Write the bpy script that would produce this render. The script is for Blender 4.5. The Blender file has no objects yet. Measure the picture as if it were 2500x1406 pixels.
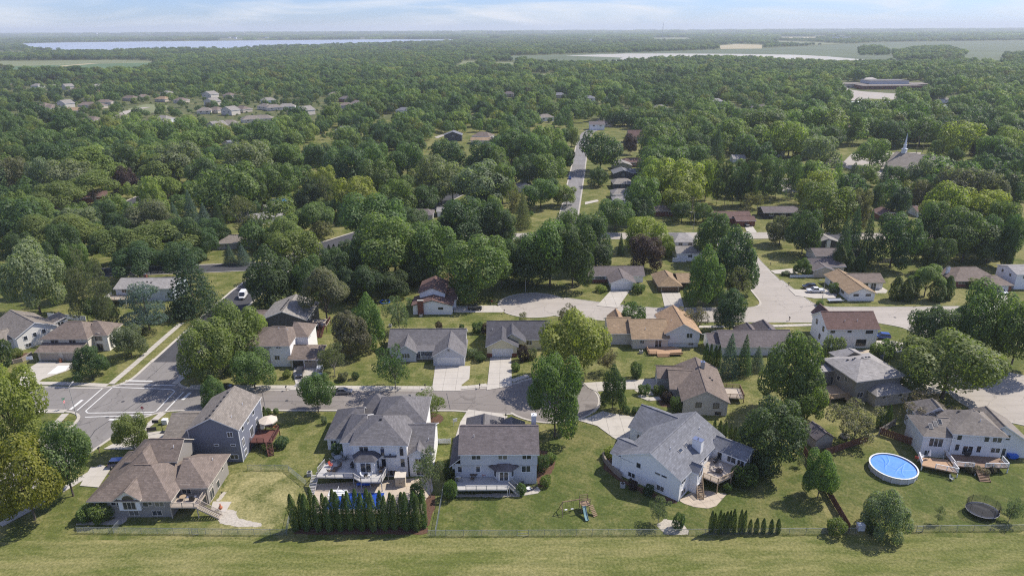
import bpy, bmesh, math, random
import numpy as np
from mathutils import Vector, Matrix
R = math.radians
scene = bpy.context.scene
col = scene.collection

# ---------------------------------------------------------------- camera, sky, sun, exposure
cam_d = bpy.data.cameras.new('camera'); cam = bpy.data.objects.new('camera', cam_d); col.objects.link(cam)
cam_d.sensor_width = 36.0; cam_d.lens = 24.0; cam_d.clip_start = 0.5; cam_d.clip_end = 90000
PITCH = 0.362888; ROLL = R(0.3)
cam.matrix_world = Matrix.Translation((0, 0, 85)) @ Matrix.Rotation(math.pi/2 - PITCH, 4, 'X') @ Matrix.Rotation(-ROLL, 4, 'Z')
scene.camera = cam

SUN_DIR = Vector((0.78, 0.36, 1.0)).normalized()          # towards the sun
SUN_EL = math.asin(SUN_DIR.z); SUN_AZ = math.atan2(SUN_DIR.x, SUN_DIR.y)
sun_d = bpy.data.lights.new('sun', 'SUN'); sun_d.energy = 3.45; sun_d.angle = R(0.53); sun_d.color = (1.0, 0.94, 0.84)
sun = bpy.data.objects.new('sun', sun_d); col.objects.link(sun)
sun.rotation_euler = SUN_DIR.to_track_quat('Z', 'Y').to_euler()

world = bpy.data.worlds.new('World'); scene.world = world; world.use_nodes = True
world.cycles.sampling_method = 'NONE'
wn, wl = world.node_tree.nodes, world.node_tree.links
bg = wn['Background']; bg.inputs['Strength'].default_value = 0.15
sky = wn.new('ShaderNodeTexSky'); sky.sky_type = 'NISHITA'; sky.sun_disc = False
sky.sun_elevation = SUN_EL; sky.sun_rotation = SUN_AZ; sky.altitude = 300; sky.air_density = 1.1; sky.dust_density = 0.15; sky.ozone_density = 1.0
tc = wn.new('ShaderNodeTexCoord'); mp = wn.new('ShaderNodeMapping'); mp.inputs['Scale'].default_value = (2.2, 2.2, 16)
nz = wn.new('ShaderNodeTexNoise'); nz.inputs['Scale'].default_value = 2.3; nz.inputs['Detail'].default_value = 7; nz.inputs['Roughness'].default_value = 0.55; nz.inputs['Distortion'].default_value = 0.6
rp = wn.new('ShaderNodeValToRGB'); rp.color_ramp.elements[0].position = 0.43; rp.color_ramp.elements[1].position = 0.68
rp.color_ramp.elements[1].color = (0.8, 0.8, 0.8, 1)
cm = wn.new('ShaderNodeMix'); cm.data_type = 'RGBA'; cm.inputs[7].default_value = (3.3, 3.4, 3.6, 1)
wl.new(tc.outputs['Generated'], mp.inputs['Vector']); wl.new(mp.outputs['Vector'], nz.inputs['Vector'])
wl.new(nz.outputs['Fac'], rp.inputs['Fac']); wl.new(rp.outputs['Color'], cm.inputs[0])
tint = wn.new('ShaderNodeMix'); tint.data_type = 'RGBA'; tint.blend_type = 'MULTIPLY'; tint.inputs[0].default_value = 1.0; tint.inputs[7].default_value = (0.25, 0.335, 0.61, 1)
wl.new(sky.outputs['Color'], tint.inputs[6]); wl.new(tint.outputs[2], cm.inputs[6]); wl.new(cm.outputs[2], bg.inputs['Color'])

scene.view_settings.view_transform = 'Standard'; scene.view_settings.look = 'None'
scene.view_settings.exposure = 0.84; scene.view_settings.gamma = 1.0; scene.view_settings.use_curve_mapping = False
scene.render.engine = 'CYCLES'
cy = scene.cycles
cy.max_bounces = 6; cy.diffuse_bounces = 3; cy.glossy_bounces = 2; cy.transmission_bounces = 3; cy.transparent_max_bounces = 8; cy.volume_bounces = 0
cy.use_denoising = False; cy.pixel_filter_type = 'BLACKMAN_HARRIS'; cy.filter_width = 1.15; cy.sample_clamp_indirect = 2.0; cy.caustics_reflective = False; cy.caustics_refractive = False

# ---------------------------------------------------------------- materials
MATS = {}
def newmat(name):
    m = bpy.data.materials.new(name); m.use_nodes = True
    MATS[name] = m
    return m, m.node_tree.nodes, m.node_tree.links, m.node_tree.nodes['Principled BSDF']
def rgba(c): return (c[0], c[1], c[2], 1)
def ramp(n, stops):
    r = n.new('ShaderNodeValToRGB'); e = r.color_ramp.elements
    while len(e) < len(stops): e.new(0.5)
    for el, (p, c) in zip(e, stops): el.position = p; el.color = rgba(c)
    return r
def noise(n, l, vec, scale, detail=4, rough=0.55, sc=None, dist=0):
    t = n.new('ShaderNodeTexNoise'); t.inputs['Scale'].default_value = scale; t.inputs['Detail'].default_value = detail
    t.inputs['Roughness'].default_value = rough; t.inputs['Distortion'].default_value = dist
    if sc:
        mpp = n.new('ShaderNodeMapping'); mpp.inputs['Scale'].default_value = sc
        if len(sc) > 3: mpp.inputs['Rotation'].default_value = (0, 0, sc[3])
        l.new(vec, mpp.inputs['Vector']); l.new(mpp.outputs['Vector'], t.inputs['Vector'])
    else: l.new(vec, t.inputs['Vector'])
    return t.outputs['Fac']
def mix(n, l, fac, a, b, mode='MIX'):
    x = n.new('ShaderNodeMix'); x.data_type = 'RGBA'; x.blend_type = mode
    for s, v in ((x.inputs[0], fac), (x.inputs[6], a), (x.inputs[7], b)):
        if hasattr(v, 'is_linked'): l.new(v, s)
        elif isinstance(v, (int, float)): s.default_value = v
        else: s.default_value = rgba(v)
    return x.outputs[2]
def math_n(n, l, op, a, b=0.0, clamp=False):
    x = n.new('ShaderNodeMath'); x.operation = op; x.use_clamp = clamp
    for s, v in ((x.inputs[0], a), (x.inputs[1], b)):
        if hasattr(v, 'is_linked'): l.new(v, s)
        else: s.default_value = v
    return x.outputs[0]
def bump(n, l, p, height, strength, dist=0.02):
    b = n.new('ShaderNodeBump'); b.inputs['Strength'].default_value = strength; b.inputs['Distance'].default_value = dist
    l.new(height, b.inputs['Height']); l.new(b.outputs['Normal'], p.inputs['Normal'])
def plain(name, c, rough=0.6, var=0.18, scale=1.2, bmp=0.0, spec=0.3, metal=0.0):
    m, n, l, p = newmat(name)
    t = n.new('ShaderNodeTexCoord').outputs['Object']
    f = noise(n, l, t, scale, 5, 0.6); f2 = noise(n, l, t, scale*9, 3, 0.6)
    f = math_n(n, l, 'ADD', math_n(n, l, 'MULTIPLY', f, 0.65), math_n(n, l, 'MULTIPLY', f2, 0.35))
    a = tuple(v*(1-var) for v in c); b = tuple(min(0.9, v*(1+var)) for v in c)
    r = ramp(n, [(0.3, a), (0.7, b)]); l.new(f, r.inputs['Fac']); l.new(r.outputs['Color'], p.inputs['Base Color'])
    p.inputs['Roughness'].default_value = rough; p.inputs['Specular IOR Level'].default_value = spec; p.inputs['Metallic'].default_value = metal
    if bmp: bump(n, l, p, f2, bmp*.3)
    return m
def shingle(name, c, var=0.16):
    m, n, l, p = newmat(name)
    t = n.new('ShaderNodeTexCoord').outputs['Object']
    br = n.new('ShaderNodeTexBrick'); br.inputs['Scale'].default_value = 1.0; br.offset = 0.5
    br.inputs['Brick Width'].default_value = 0.62; br.inputs['Row Height'].default_value = 0.3; br.inputs['Mortar Size'].default_value = 0.012
    br.inputs['Color1'].default_value = rgba([v*(1-var) for v in c]); br.inputs['Color2'].default_value = rgba([v*(1+var) for v in c]); br.inputs['Mortar'].default_value = rgba([v*0.5 for v in c])
    sp = n.new('ShaderNodeSeparateXYZ'); l.new(t, sp.inputs[0]); cb = n.new('ShaderNodeCombineXYZ')
    l.new(math_n(n, l, 'ADD', sp.outputs[0], math_n(n, l, 'MULTIPLY', sp.outputs[1], 0.83)), cb.inputs[0]); l.new(math_n(n, l, 'MULTIPLY', sp.outputs[2], 1.9), cb.inputs[1])
    l.new(cb.outputs[0], br.inputs['Vector'])
    big = noise(n, l, t, 0.35, 5, 0.6); fine = noise(n, l, t, 7, 3, 0.7)
    streak = noise(n, l, t, 1.0, 4, 0.6, (0.9, 0.9, 0.12))
    r = ramp(n, [(0.3, (0.9, 0.9, 0.89)), (0.7, (1.08, 1.08, 1.08))]); l.new(big, r.inputs['Fac'])
    r2 = ramp(n, [(0.3, (0.8, 0.8, 0.81)), (0.72, (1.2, 1.19, 1.18))]); l.new(fine, r2.inputs['Fac'])
    r3 = ramp(n, [(0.3, (0.9, 0.89, 0.88)), (0.65, (1.05, 1.05, 1.05))]); l.new(streak, r3.inputs['Fac'])
    cc = mix(n, l, 1.0, br.outputs['Color'], r.outputs['Color'], 'MULTIPLY'); cc = mix(n, l, 1.0, cc, r2.outputs['Color'], 'MULTIPLY'); cc = mix(n, l, 1.0, cc, r3.outputs['Color'], 'MULTIPLY')
    l.new(cc, p.inputs['Base Color']); p.inputs['Roughness'].default_value = 0.85; p.inputs['Specular IOR Level'].default_value = 0.25
    return m
def siding(name, c, lap=0.18, var=0.04):
    m, n, l, p = newmat(name)
    t = n.new('ShaderNodeTexCoord').outputs['Object']
    sp = n.new('ShaderNodeSeparateXYZ'); l.new(t, sp.inputs[0])
    saw = math_n(n, l, 'FRACT', math_n(n, l, 'DIVIDE', sp.outputs[2], lap))
    f = noise(n, l, t, 0.8, 5, 0.65, (1, 1, 0.5)); f2 = noise(n, l, t, 3.0, 3, 0.6, (0.4, 0.4, 6))
    r = ramp(n, [(0.3, [v*(1-var) for v in c]), (0.7, [min(0.88, v*(1+var)) for v in c])]); l.new(math_n(n, l, 'ADD', math_n(n, l, 'MULTIPLY', f, .6), math_n(n, l, 'MULTIPLY', f2, .4)), r.inputs['Fac'])
    line = ramp(n, [(0.0, (0.82, 0.82, 0.82)), (0.16, (1, 1, 1))]); l.new(saw, line.inputs['Fac'])
    l.new(mix(n, l, 1.0, r.outputs['Color'], line.outputs['Color'], 'MULTIPLY'), p.inputs['Base Color'])
    p.inputs['Roughness'].default_value = 0.6; p.inputs['Specular IOR Level'].default_value = 0.3
    return m
def lawn_mat(name, g1, g2, dry, thr=0.5, stretch=None, dryw=0.13, rows=None):
    m, n, l, p = newmat(name)
    t = n.new('ShaderNodeNewGeometry').outputs['Position']
    big = noise(n, l, t, 0.022, 5, 0.6, stretch); mid = noise(n, l, t, 0.16, 6, 0.66, stretch, 0.4); fine = noise(n, l, t, 2.1, 4, 0.7); vf = noise(n, l, t, 9.0, 2, 0.7)
    yard = n.new('ShaderNodeTexVoronoi'); yard.inputs['Scale'].default_value = 0.034; l.new(t, yard.inputs['Vector'])
    g = ramp(n, [(0.3, g1), (0.72, g2)]); l.new(mid, g.inputs['Fac'])
    ysp = n.new('ShaderNodeSeparateColor'); l.new(yard.outputs['Color'], ysp.inputs[0])
    d = math_n(n, l, 'ADD', math_n(n, l, 'MULTIPLY', mid, 0.6), math_n(n, l, 'MULTIPLY', big, 0.4))
    d = math_n(n, l, 'ADD', d, math_n(n, l, 'MULTIPLY', math_n(n, l, 'SUBTRACT', ysp.outputs[0], 0.5), 0.05))
    d = math_n(n, l, 'ADD', d, math_n(n, l, 'MULTIPLY', math_n(n, l, 'SUBTRACT', fine, 0.5), 0.22))
    dr = ramp(n, [(thr - dryw*0.5, (0, 0, 0)), (thr + dryw, (1, 1, 1))]); l.new(d, dr.inputs['Fac'])
    c = mix(n, l, dr.outputs['Color'], g.outputs['Color'], dry)
    bl = noise(n, l, t, 0.33, 6, 0.7, stretch, 0.8); br_ = ramp(n, [(0.5, (0, 0, 0)), (0.72, (0.55, 0.55, 0.55))]); l.new(bl, br_.inputs['Fac']); c = mix(n, l, br_.outputs['Color'], c, dry)
    fr = ramp(n, [(0.25, (0.6, 0.62, 0.55)), (0.75, (1.4, 1.38, 1.35))]); l.new(fine, fr.inputs['Fac'])
    c = mix(n, l, 1.0, c, fr.outputs['Color'], 'MULTIPLY')
    vr = ramp(n, [(0.3, (0.72, 0.74, 0.7)), (0.7, (1.28, 1.26, 1.22))]); l.new(vf, vr.inputs['Fac'])
    c = mix(n, l, 1.0, c, vr.outputs['Color'], 'MULTIPLY')
    if rows:
        mr = n.new('ShaderNodeMapping'); mr.inputs['Rotation'].default_value = (0, 0, R(rows[0])); l.new(t, mr.inputs['Vector']); wv = n.new('ShaderNodeTexWave'); wv.bands_direction = 'Y'; wv.inputs['Scale'].default_value = rows[1]; wv.inputs['Distortion'].default_value = 1.6; wv.inputs['Detail'].default_value = 2; wv.inputs['Detail Scale'].default_value = 0.25; l.new(mr.outputs['Vector'], wv.inputs['Vector'])
        sr = ramp(n, [(0.2, (0.95, 0.955, 0.95)), (0.8, (1.045, 1.04, 1.03))]); l.new(wv.outputs['Fac'], sr.inputs['Fac']); c = mix(n, l, 1.0, c, sr.outputs['Color'], 'MULTIPLY')
        sp2 = noise(n, l, t, 0.7, 5, 0.75); wr_ = ramp(n, [(0.62, (0, 0, 0)), (0.74, (0.6, 0.6, 0.6))]); l.new(sp2, wr_.inputs['Fac']); c = mix(n, l, wr_.outputs['Color'], c, dry)
    l.new(c, p.inputs['Base Color']); p.inputs['Roughness'].default_value = 0.9; p.inputs['Specular IOR Level'].default_value = 0.1
    return m
def paved(name, c, crack=0.4, streak=None, var=0.14):
    m, n, l, p = newmat(name)
    t = n.new('ShaderNodeNewGeometry').outputs['Position']
    big = noise(n, l, t, 0.09, 5, 0.6); fine = noise(n, l, t, 5, 4, 0.7); st = noise(n, l, t, 0.6, 4, 0.6, streak or (0.06, 1.5, 1))
    f = math_n(n, l, 'ADD', math_n(n, l, 'MULTIPLY', big, 0.4), math_n(n, l, 'ADD', math_n(n, l, 'MULTIPLY', st, 0.4), math_n(n, l, 'MULTIPLY', fine, 0.2)))
    r = ramp(n, [(0.36, [v*(1-var) for v in c]), (0.64, [v*(1+var) for v in c])]); l.new(f, r.inputs['Fac'])
    vo = n.new('ShaderNodeTexVoronoi'); vo.feature = 'DISTANCE_TO_EDGE'; vo.inputs['Scale'].default_value = 0.15
    ds = noise(n, l, t, 0.4, 3); va = n.new('ShaderNodeVectorMath'); va.operation = 'SCALE'; cb = n.new('ShaderNodeCombineXYZ')
    l.new(ds, cb.inputs[0]); l.new(ds, cb.inputs[1]); l.new(cb.outputs[0], va.inputs[0]); va.inputs['Scale'].default_value = 4.0
    vadd = n.new('ShaderNodeVectorMath'); l.new(t, vadd.inputs[0]); l.new(va.outputs[0], vadd.inputs[1]); l.new(vadd.outputs[0], vo.inputs['Vector'])
    cr = ramp(n, [(0.0, [1-crack]*3), (0.013, (1, 1, 1))]); l.new(vo.outputs['Distance'], cr.inputs['Fac'])
    l.new(mix(n, l, 1.0, r.outputs['Color'], cr.outputs['Color'], 'MULTIPLY'), p.inputs['Base Color'])
    p.inputs['Roughness'].default_value = 0.88; p.inputs['Specular IOR Level'].default_value = 0.2
    return m
def leaf_mat(name, mode):
    m, n, l, p = newmat(name)
    geo = n.new('ShaderNodeNewGeometry'); oi = n.new('ShaderNodeObjectInfo')
    if mode == 'object': base = oi.outputs['Color']
    else:
        base = ramp(n, [(0.0, (0.066, 0.115, 0.052)), (0.3, (0.103, 0.162, 0.062)), (0.6, (0.138, 0.198, 0.074)), (0.88, (0.19, 0.238, 0.078)), (0.97, (0.19, 0.2, 0.07)), (1.0, (0.1, 0.1, 0.06))])
        l.new(oi.outputs['Random'], base.inputs['Fac']); pn = ramp(n, [(0.35, (0.62, 0.67, 0.7)), (0.65, (1.38, 1.32, 1.15))]); l.new(noise(n, l, oi.outputs['Location'], 0.006, 4, 0.6), pn.inputs['Fac']); base = mix(n, l, 1.0, base.outputs['Color'], pn.outputs['Color'], 'MULTIPLY')
    v = ramp(n, [(0.0, (0.7, 0.74, 0.74)), (0.5, (0.97, 0.98, 0.94)), (0.85, (1.2, 1.17, 1.04)), (1.0, (1.45, 1.36, 1.15))]); l.new(geo.outputs['Random Per Island'], v.inputs['Fac'])
    c = mix(n, l, 1.0, base, v.outputs['Color'], 'MULTIPLY')
    l.new(c, p.inputs['Base Color']); p.inputs['Roughness'].default_value = 0.55; p.inputs['Specular IOR Level'].default_value = 0.35
    tr = n.new('ShaderNodeBsdfTranslucent'); tcol = mix(n, l, 1.0, c, (1.35, 1.55, 0.62), 'MULTIPLY'); l.new(tcol, tr.inputs['Color'])
    ms = n.new('ShaderNodeMixShader'); ms.inputs[0].default_value = 0.48
    l.new(p.outputs[0], ms.inputs[1]); l.new(tr.outputs[0], ms.inputs[2]); l.new(ms.outputs[0], n['Material Output'].inputs['Surface'])
    return m
def glass_mat(name, c=(0.02, 0.024, 0.03)):
    m, n, l, p = newmat(name)
    t = n.new('ShaderNodeObjectInfo').outputs['Random']
    r = ramp(n, [(0.0, c), (0.6, [v*2 for v in c]), (1.0, (0.16, 0.15, 0.13))]); l.new(t, r.inputs['Fac']); l.new(r.outputs['Color'], p.inputs['Base Color'])
    p.inputs['Roughness'].default_value = 0.06; p.inputs['Specular IOR Level'].default_value = 0.7
    return m
def water_mat(name, c, rough=0.12, bs=0.3):
    m, n, l, p = newmat(name)
    t = n.new('ShaderNodeNewGeometry').outputs['Position']
    f = noise(n, l, t, 0.01, 4, 0.6, (0.4, 1.6, 1)); r = ramp(n, [(0.35, [v*0.85 for v in c]), (0.65, [v*1.12 for v in c])]); l.new(f, r.inputs['Fac'])
    l.new(r.outputs['Color'], p.inputs['Base Color']); p.inputs['Roughness'].default_value = rough
    bump(n, l, p, noise(n, l, t, 1.5, 3), bs, 0.05)
    return m

lawn_mat('lawn', (0.076, 0.094, 0.026), (0.112, 0.127, 0.036), (0.225, 0.2, 0.095), 0.52, rows=(8, 0.16))
lawn_mat('mown_grass', (0.09, 0.108, 0.03), (0.125, 0.138, 0.042), (0.245, 0.218, 0.105), 0.51, (0.3, 1.2, 1), 0.16, (0, 0.13))
lawn_mat('yard_grass', (0.062, 0.083, 0.023), (0.09, 0.11, 0.031), (0.19, 0.168, 0.078), 0.55, None, 0.16, (32, 0.2))
lawn_mat('worn_grass', (0.088, 0.1, 0.032), (0.135, 0.138, 0.05), (0.3, 0.265, 0.135), 0.5)
lawn_mat('farmland', (0.065, 0.082, 0.034), (0.095, 0.108, 0.045), (0.17, 0.155, 0.08), 0.55)
plain('far_field', (0.15, 0.165, 0.075), 0.9, 0.2, 0.01); plain('crop_field', (0.075, 0.125, 0.05), 0.9, 0.15, 0.01); plain('straw_field', (0.34, 0.29, 0.17), 0.9, 0.2, 0.01)
plain('marsh_green', (0.088, 0.112, 0.055), 0.9, 0.3, 0.004)
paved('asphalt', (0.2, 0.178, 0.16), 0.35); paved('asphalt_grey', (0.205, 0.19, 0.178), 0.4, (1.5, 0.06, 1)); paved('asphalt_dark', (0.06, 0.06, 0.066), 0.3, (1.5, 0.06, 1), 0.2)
paved('road_concrete', (0.35, 0.315, 0.275), 0.3); paved('road_old', (0.2, 0.19, 0.185), 0.45, (1.4, 0.05, 1), 0.22)
paved('concrete', (0.43, 0.395, 0.345), 0.1, (0.8, 0.8, 1), 0.09); paved('concrete_new', (0.68, 0.67, 0.645), 0.0, (0.8, 0.8, 1), 0.05); paved('patio_stone', (0.44, 0.37, 0.29), 0.15, (0.8, 0.8, 1), 0.15)
plain('joint', (0.2, 0.18, 0.15), 0.9)
plain('line_paint', (0.6, 0.59, 0.56), 0.6, 0.2, 0.9)
plain('mulch', (0.1, 0.055, 0.035), 0.95, 0.5, 3, 0.6); plain('gravel', (0.4, 0.36, 0.3), 0.95, 0.35, 2.5, 0.8); plain('block_stone', (0.26, 0.22, 0.18), 0.9, 0.3, 2.5, 0.5)
plain('white_trim', (0.74, 0.74, 0.74), 0.45, 0.06); plain('cream_trim', (0.55, 0.5, 0.42), 0.5, 0.08); plain('grey_trim', (0.3, 0.28, 0.26), 0.5, 0.08); plain('dark_trim', (0.07, 0.05, 0.045), 0.5, 0.1)
glass_mat('glass'); glass_mat('car_glass', (0.012, 0.014, 0.017))
for nm, c in dict(taupe=(0.27, 0.25, 0.225), navy=(0.17, 0.18, 0.22), white=(0.8, 0.79, 0.78), warm_white=(0.74, 0.71, 0.65), blue_grey=(0.5, 0.51, 0.54), pale_blue=(0.54, 0.59, 0.66),
                  cream=(0.68, 0.62, 0.42), tan=(0.5, 0.44, 0.36), stone_grey=(0.36, 0.35, 0.32), pale_grey=(0.66, 0.66, 0.66), dark_grey=(0.075, 0.078, 0.088), olive_grey=(0.24, 0.225, 0.195), beige=(0.58, 0.53, 0.46), brown=(0.12, 0.085, 0.06), charcoal=(0.05, 0.05, 0.055), red_brick=(0.2, 0.075, 0.05)).items():
    siding('siding_'+nm, c)
for nm, c in dict(brown=(0.175, 0.14, 0.118), taupe=(0.21, 0.185, 0.16), plum=(0.142, 0.122, 0.12), grey=(0.145, 0.138, 0.142), slate=(0.165, 0.17, 0.188), dark=(0.09, 0.088, 0.098), weathered=(0.25, 0.232, 0.21), light_grey=(0.29, 0.275, 0.265), tan=(0.28, 0.2, 0.125), red_brown=(0.135, 0.083, 0.072), orange=(0.34, 0.23, 0.14), pale=(0.4, 0.375, 0.34)).items():
    shingle('roof_'+nm, c)
plain('garage_white', (0.66, 0.66, 0.65), 0.5, 0.05); plain('garage_tan', (0.36, 0.31, 0.26), 0.5, 0.07); plain('garage_brown', (0.13, 0.085, 0.055), 0.5, 0.1)
plain('brick', (0.19, 0.075, 0.05), 0.9, 0.35, 5, 0.5)
plain('deck_grey', (0.42, 0.405, 0.385), 0.7, 0.14, 2); plain('deck_brown', (0.21, 0.135, 0.09), 0.7, 0.2, 2); plain('deck_tan', (0.34, 0.25, 0.16), 0.75, 0.18, 2); plain('deck_red', (0.13, 0.055, 0.045), 0.7, 0.2, 2); plain('deck_pale', (0.4, 0.34, 0.28), 0.75, 0.15, 2); plain('deck_cedar', (0.36, 0.23, 0.14), 0.7, 0.2, 2)
plain('fence_brown', (0.15, 0.07, 0.045), 0.8, 0.3, 2); plain('fence_grey', (0.3, 0.27, 0.23), 0.85, 0.2, 2); plain('galvanised', (0.24, 0.26, 0.26), 0.5, 0.1, 3, 0, 0.5, 0.3); plain('pole_grey', (0.4, 0.39, 0.37), 0.6); plain('pole_wood', (0.2, 0.16, 0.12), 0.9)
plain('bark', (0.11, 0.09, 0.072), 0.95, 0.3, 4, 0.6); plain('pale_bark', (0.28, 0.25, 0.21), 0.95, 0.25, 4, 0.6)
plain('black_metal', (0.02, 0.02, 0.022), 0.4, 0.1, 3, 0, 0.5); plain('rubber', (0.02, 0.02, 0.02), 0.8); plain('chrome', (0.5, 0.5, 0.52), 0.25, 0.05, 2, 0, 0.5, 0.9)
plain('sign_red', (0.5, 0.03, 0.03), 0.5); plain('sign_green', (0.03, 0.25, 0.12), 0.5); plain('canvas', (0.55, 0.48, 0.4), 0.9, 0.1); plain('cushion_red', (0.35, 0.06, 0.04), 0.8); plain('plastic_blue', (0.03, 0.12, 0.5), 0.4); plain('plastic_white', (0.7, 0.7, 0.7), 0.4); plain('plastic_teal', (0.16, 0.26, 0.27), 0.35); plain('wicker', (0.1, 0.07, 0.05), 0.8); plain('play_wood', (0.24, 0.165, 0.11), 0.8, 0.25, 3); plain('terracotta', (0.4, 0.14, 0.07), 0.8); plain('pool_wall', (0.6, 0.58, 0.55), 0.5, 0.1); plain('net_black', (0.03, 0.03, 0.032), 0.8)
water_mat('lake_water', (0.3, 0.34, 0.4), 0.35, 0.6); water_mat('marsh_water', (0.4, 0.37, 0.29), 0.5, 0.4); water_mat('pool_water', (0.02, 0.065, 0.33), 0.05, 0.15)
mm, n_, l_, p_ = newmat('pool_cover'); t_ = n_.new('ShaderNodeTexCoord').outputs['Object']
w_ = noise(n_, l_, t_, 0.5, 5, 0.6, None, 1.5); r_ = ramp(n_, [(0.3, (0.055, 0.2, 0.6)), (0.6, (0.07, 0.24, 0.66)), (0.8, (0.1, 0.28, 0.68))]); l_.new(w_, r_.inputs['Fac']); l_.new(r_.outputs['Color'], p_.inputs['Base Color']); p_.inputs['Roughness'].default_value = 0.6; bump(n_, l_, p_, noise(n_, l_, t_, 0.5, 3, 0.5, None, 1.0), 0.4, 0.2)
for nm, c in dict(black=(0.012, 0.013, 0.016), white=(0.75, 0.75, 0.75), navy=(0.012, 0.03, 0.13), grey=(0.12, 0.125, 0.14), red=(0.22, 0.015, 0.02), blue=(0.02, 0.06, 0.25), silver=(0.42, 0.43, 0.45)).items():
    m = plain('paint_'+nm, c, 0.25, 0.04, 1, 0, 0.6); m.node_tree.nodes['Principled BSDF'].inputs['Coat Weight'].default_value = 0.5
leaf_mat('leaf', 'object'); leaf_mat('wood_leaf', 'random')
M = MATS

# ---------------------------------------------------------------- mesh helpers
class MB:
    def __init__(s): s.v = []; s.f = []; s.m = []
    def face(s, pts, m=0):
        i = len(s.v); s.v += [tuple(p) for p in pts]; s.f.append(tuple(range(i, i+len(pts)))); s.m.append(m)
    def box(s, x0, x1, y0, y1, z0, z1, m=0):
        i = len(s.v); s.v += [(x, y, z) for z in (z0, z1) for (x, y) in ((x0, y0), (x1, y0), (x1, y1), (x0, y1))]
        for q in ((3, 2, 1, 0), (4, 5, 6, 7), (0, 1, 5, 4), (1, 2, 6, 5), (2, 3, 7, 6), (3, 0, 4, 7)): s.f.append(tuple(i+k for k in q)); s.m.append(m)
    def prism(s, poly, z0, z1, m=0, bottom=True):
        n = len(poly); i = len(s.v); s.v += [(p[0], p[1], z0) for p in poly] + [(p[0], p[1], z1) for p in poly]
        a = sum(poly[k][0]*poly[(k+1) % n][1] - poly[(k+1) % n][0]*poly[k][1] for k in range(n))
        o = list(range(n)) if a > 0 else list(range(n))[::-1]
        s.f.append(tuple(i+n+k for k in o)); s.m.append(m)
        if bottom: s.f.append(tuple(i+k for k in o[::-1])); s.m.append(m)
        for a_, b_ in zip(o, o[1:]+o[:1]): s.f.append((i+a_, i+b_, i+n+b_, i+n+a_)); s.m.append(m)
    def tube(s, p, q, r0, r1=None, n=6, m=0, cap=True):
        r1 = r0 if r1 is None else r1; p = Vector(p); q = Vector(q); d = (q-p)
        if d.length < 1e-6: return
        d.normalize(); a = d.orthogonal().normalized(); b = d.cross(a); i = len(s.v)
        for c, r in ((p, r0), (q, r1)):
            for k in range(n):
                t = 2*math.pi*k/n; s.v.append(tuple(c + a*(math.cos(t)*r) + b*(math.sin(t)*r)))
        for k in range(n): s.f.append((i+k, i+(k+1) % n, i+n+(k+1) % n, i+n+k)); s.m.append(m)
        if cap:
            s.f.append(tuple(i+k for k in range(n))[::-1]); s.m.append(m); s.f.append(tuple(i+n+k for k in range(n))); s.m.append(m)
    def bar(s, p, q, w, h, m=0):        # a beam of width w and height h between two points (top edge at the points' height + h/2)
        p = Vector(p); q = Vector(q); d = (q-p).normalized(); side = d.cross(Vector((0, 0, 1)))
        if side.length < 1e-4: side = Vector((1, 0, 0))
        side.normalize(); up = side.cross(d); i = len(s.v)
        for c in (p, q):
            for a, b in ((-1, -1), (1, -1), (1, 1), (-1, 1)): s.v.append(tuple(c + side*(a*w/2) + up*(b*h/2)))
        for qd in ((3, 2, 1, 0), (4, 5, 6, 7), (0, 1, 5, 4), (1, 2, 6, 5), (2, 3, 7, 6), (3, 0, 4, 7)): s.f.append(tuple(i+k for k in qd)); s.m.append(m)
    def lathe(s, prof, n=12, c=(0, 0), m=0):
        i = len(s.v)
        for r, z in prof:
            for k in range(n):
                t = 2*math.pi*k/n; s.v.append((c[0]+r*math.cos(t), c[1]+r*math.sin(t), z))
        for j in range(len(prof)-1):
            for k in range(n): s.f.append((i+j*n+k, i+j*n+(k+1) % n, i+(j+1)*n+(k+1) % n, i+(j+1)*n+k)); s.m.append(m)
        s.f.append(tuple(i+(len(prof)-1)*n+k for k in range(n))); s.m.append(m)
        s.f.append(tuple(i+k for k in range(n))[::-1]); s.m.append(m)
    def mesh(s, name, mats, smooth=False):
        me = bpy.data.meshes.new(name); me.from_pydata(s.v, [], s.f)
        for m in (mats if isinstance(mats, (list, tuple)) else [mats]): me.materials.append(M[m] if isinstance(m, str) else m)
        me.polygons.foreach_set('material_index', s.m)
        if smooth: me.polygons.foreach_set('use_smooth', [True]*len(s.f))
        me.update(); return me
    def build(s, name, mats, parent=None, loc=(0, 0, 0), rz=0.0, smooth=False): return put(name, s.mesh(name, mats, smooth), parent, loc, rz)
def put(name, me, parent=None, loc=(0, 0, 0), rz=0.0):
    o = bpy.data.objects.new(name, me); col.objects.link(o); o.location = loc; o.rotation_euler = (0, 0, rz)
    if parent: o.parent = parent
    return o
def tag(o, label=None, cat=None, group=None, kind=None):
    if label: o['label'] = label
    if cat: o['category'] = cat
    if group: o['group'] = group
    if kind: o['kind'] = kind
    return o
def empty(name, loc, rz=0.0, label=None, cat=None, group=None):
    o = bpy.data.objects.new(name, None); col.objects.link(o); o.location = (loc[0], loc[1], loc[2] if len(loc) > 2 else 0); o.rotation_euler = (0, 0, rz); o.empty_display_size = 0.5
    return tag(o, label, cat, group)
def copy_thing(o, loc, rz=None, label=None, group=None, scale=None):
    c = o.copy(); col.objects.link(c); c.location = loc
    if rz is not None: c.rotation_euler = (0, 0, rz)
    if scale: c.scale = scale
    if label: c['label'] = label
    if group: c['group'] = group
    for ch in o.children:
        d = ch.copy(); col.objects.link(d); d.parent = c
        for g in ch.children:
            e = g.copy(); col.objects.link(e); e.parent = d
    return c
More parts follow.
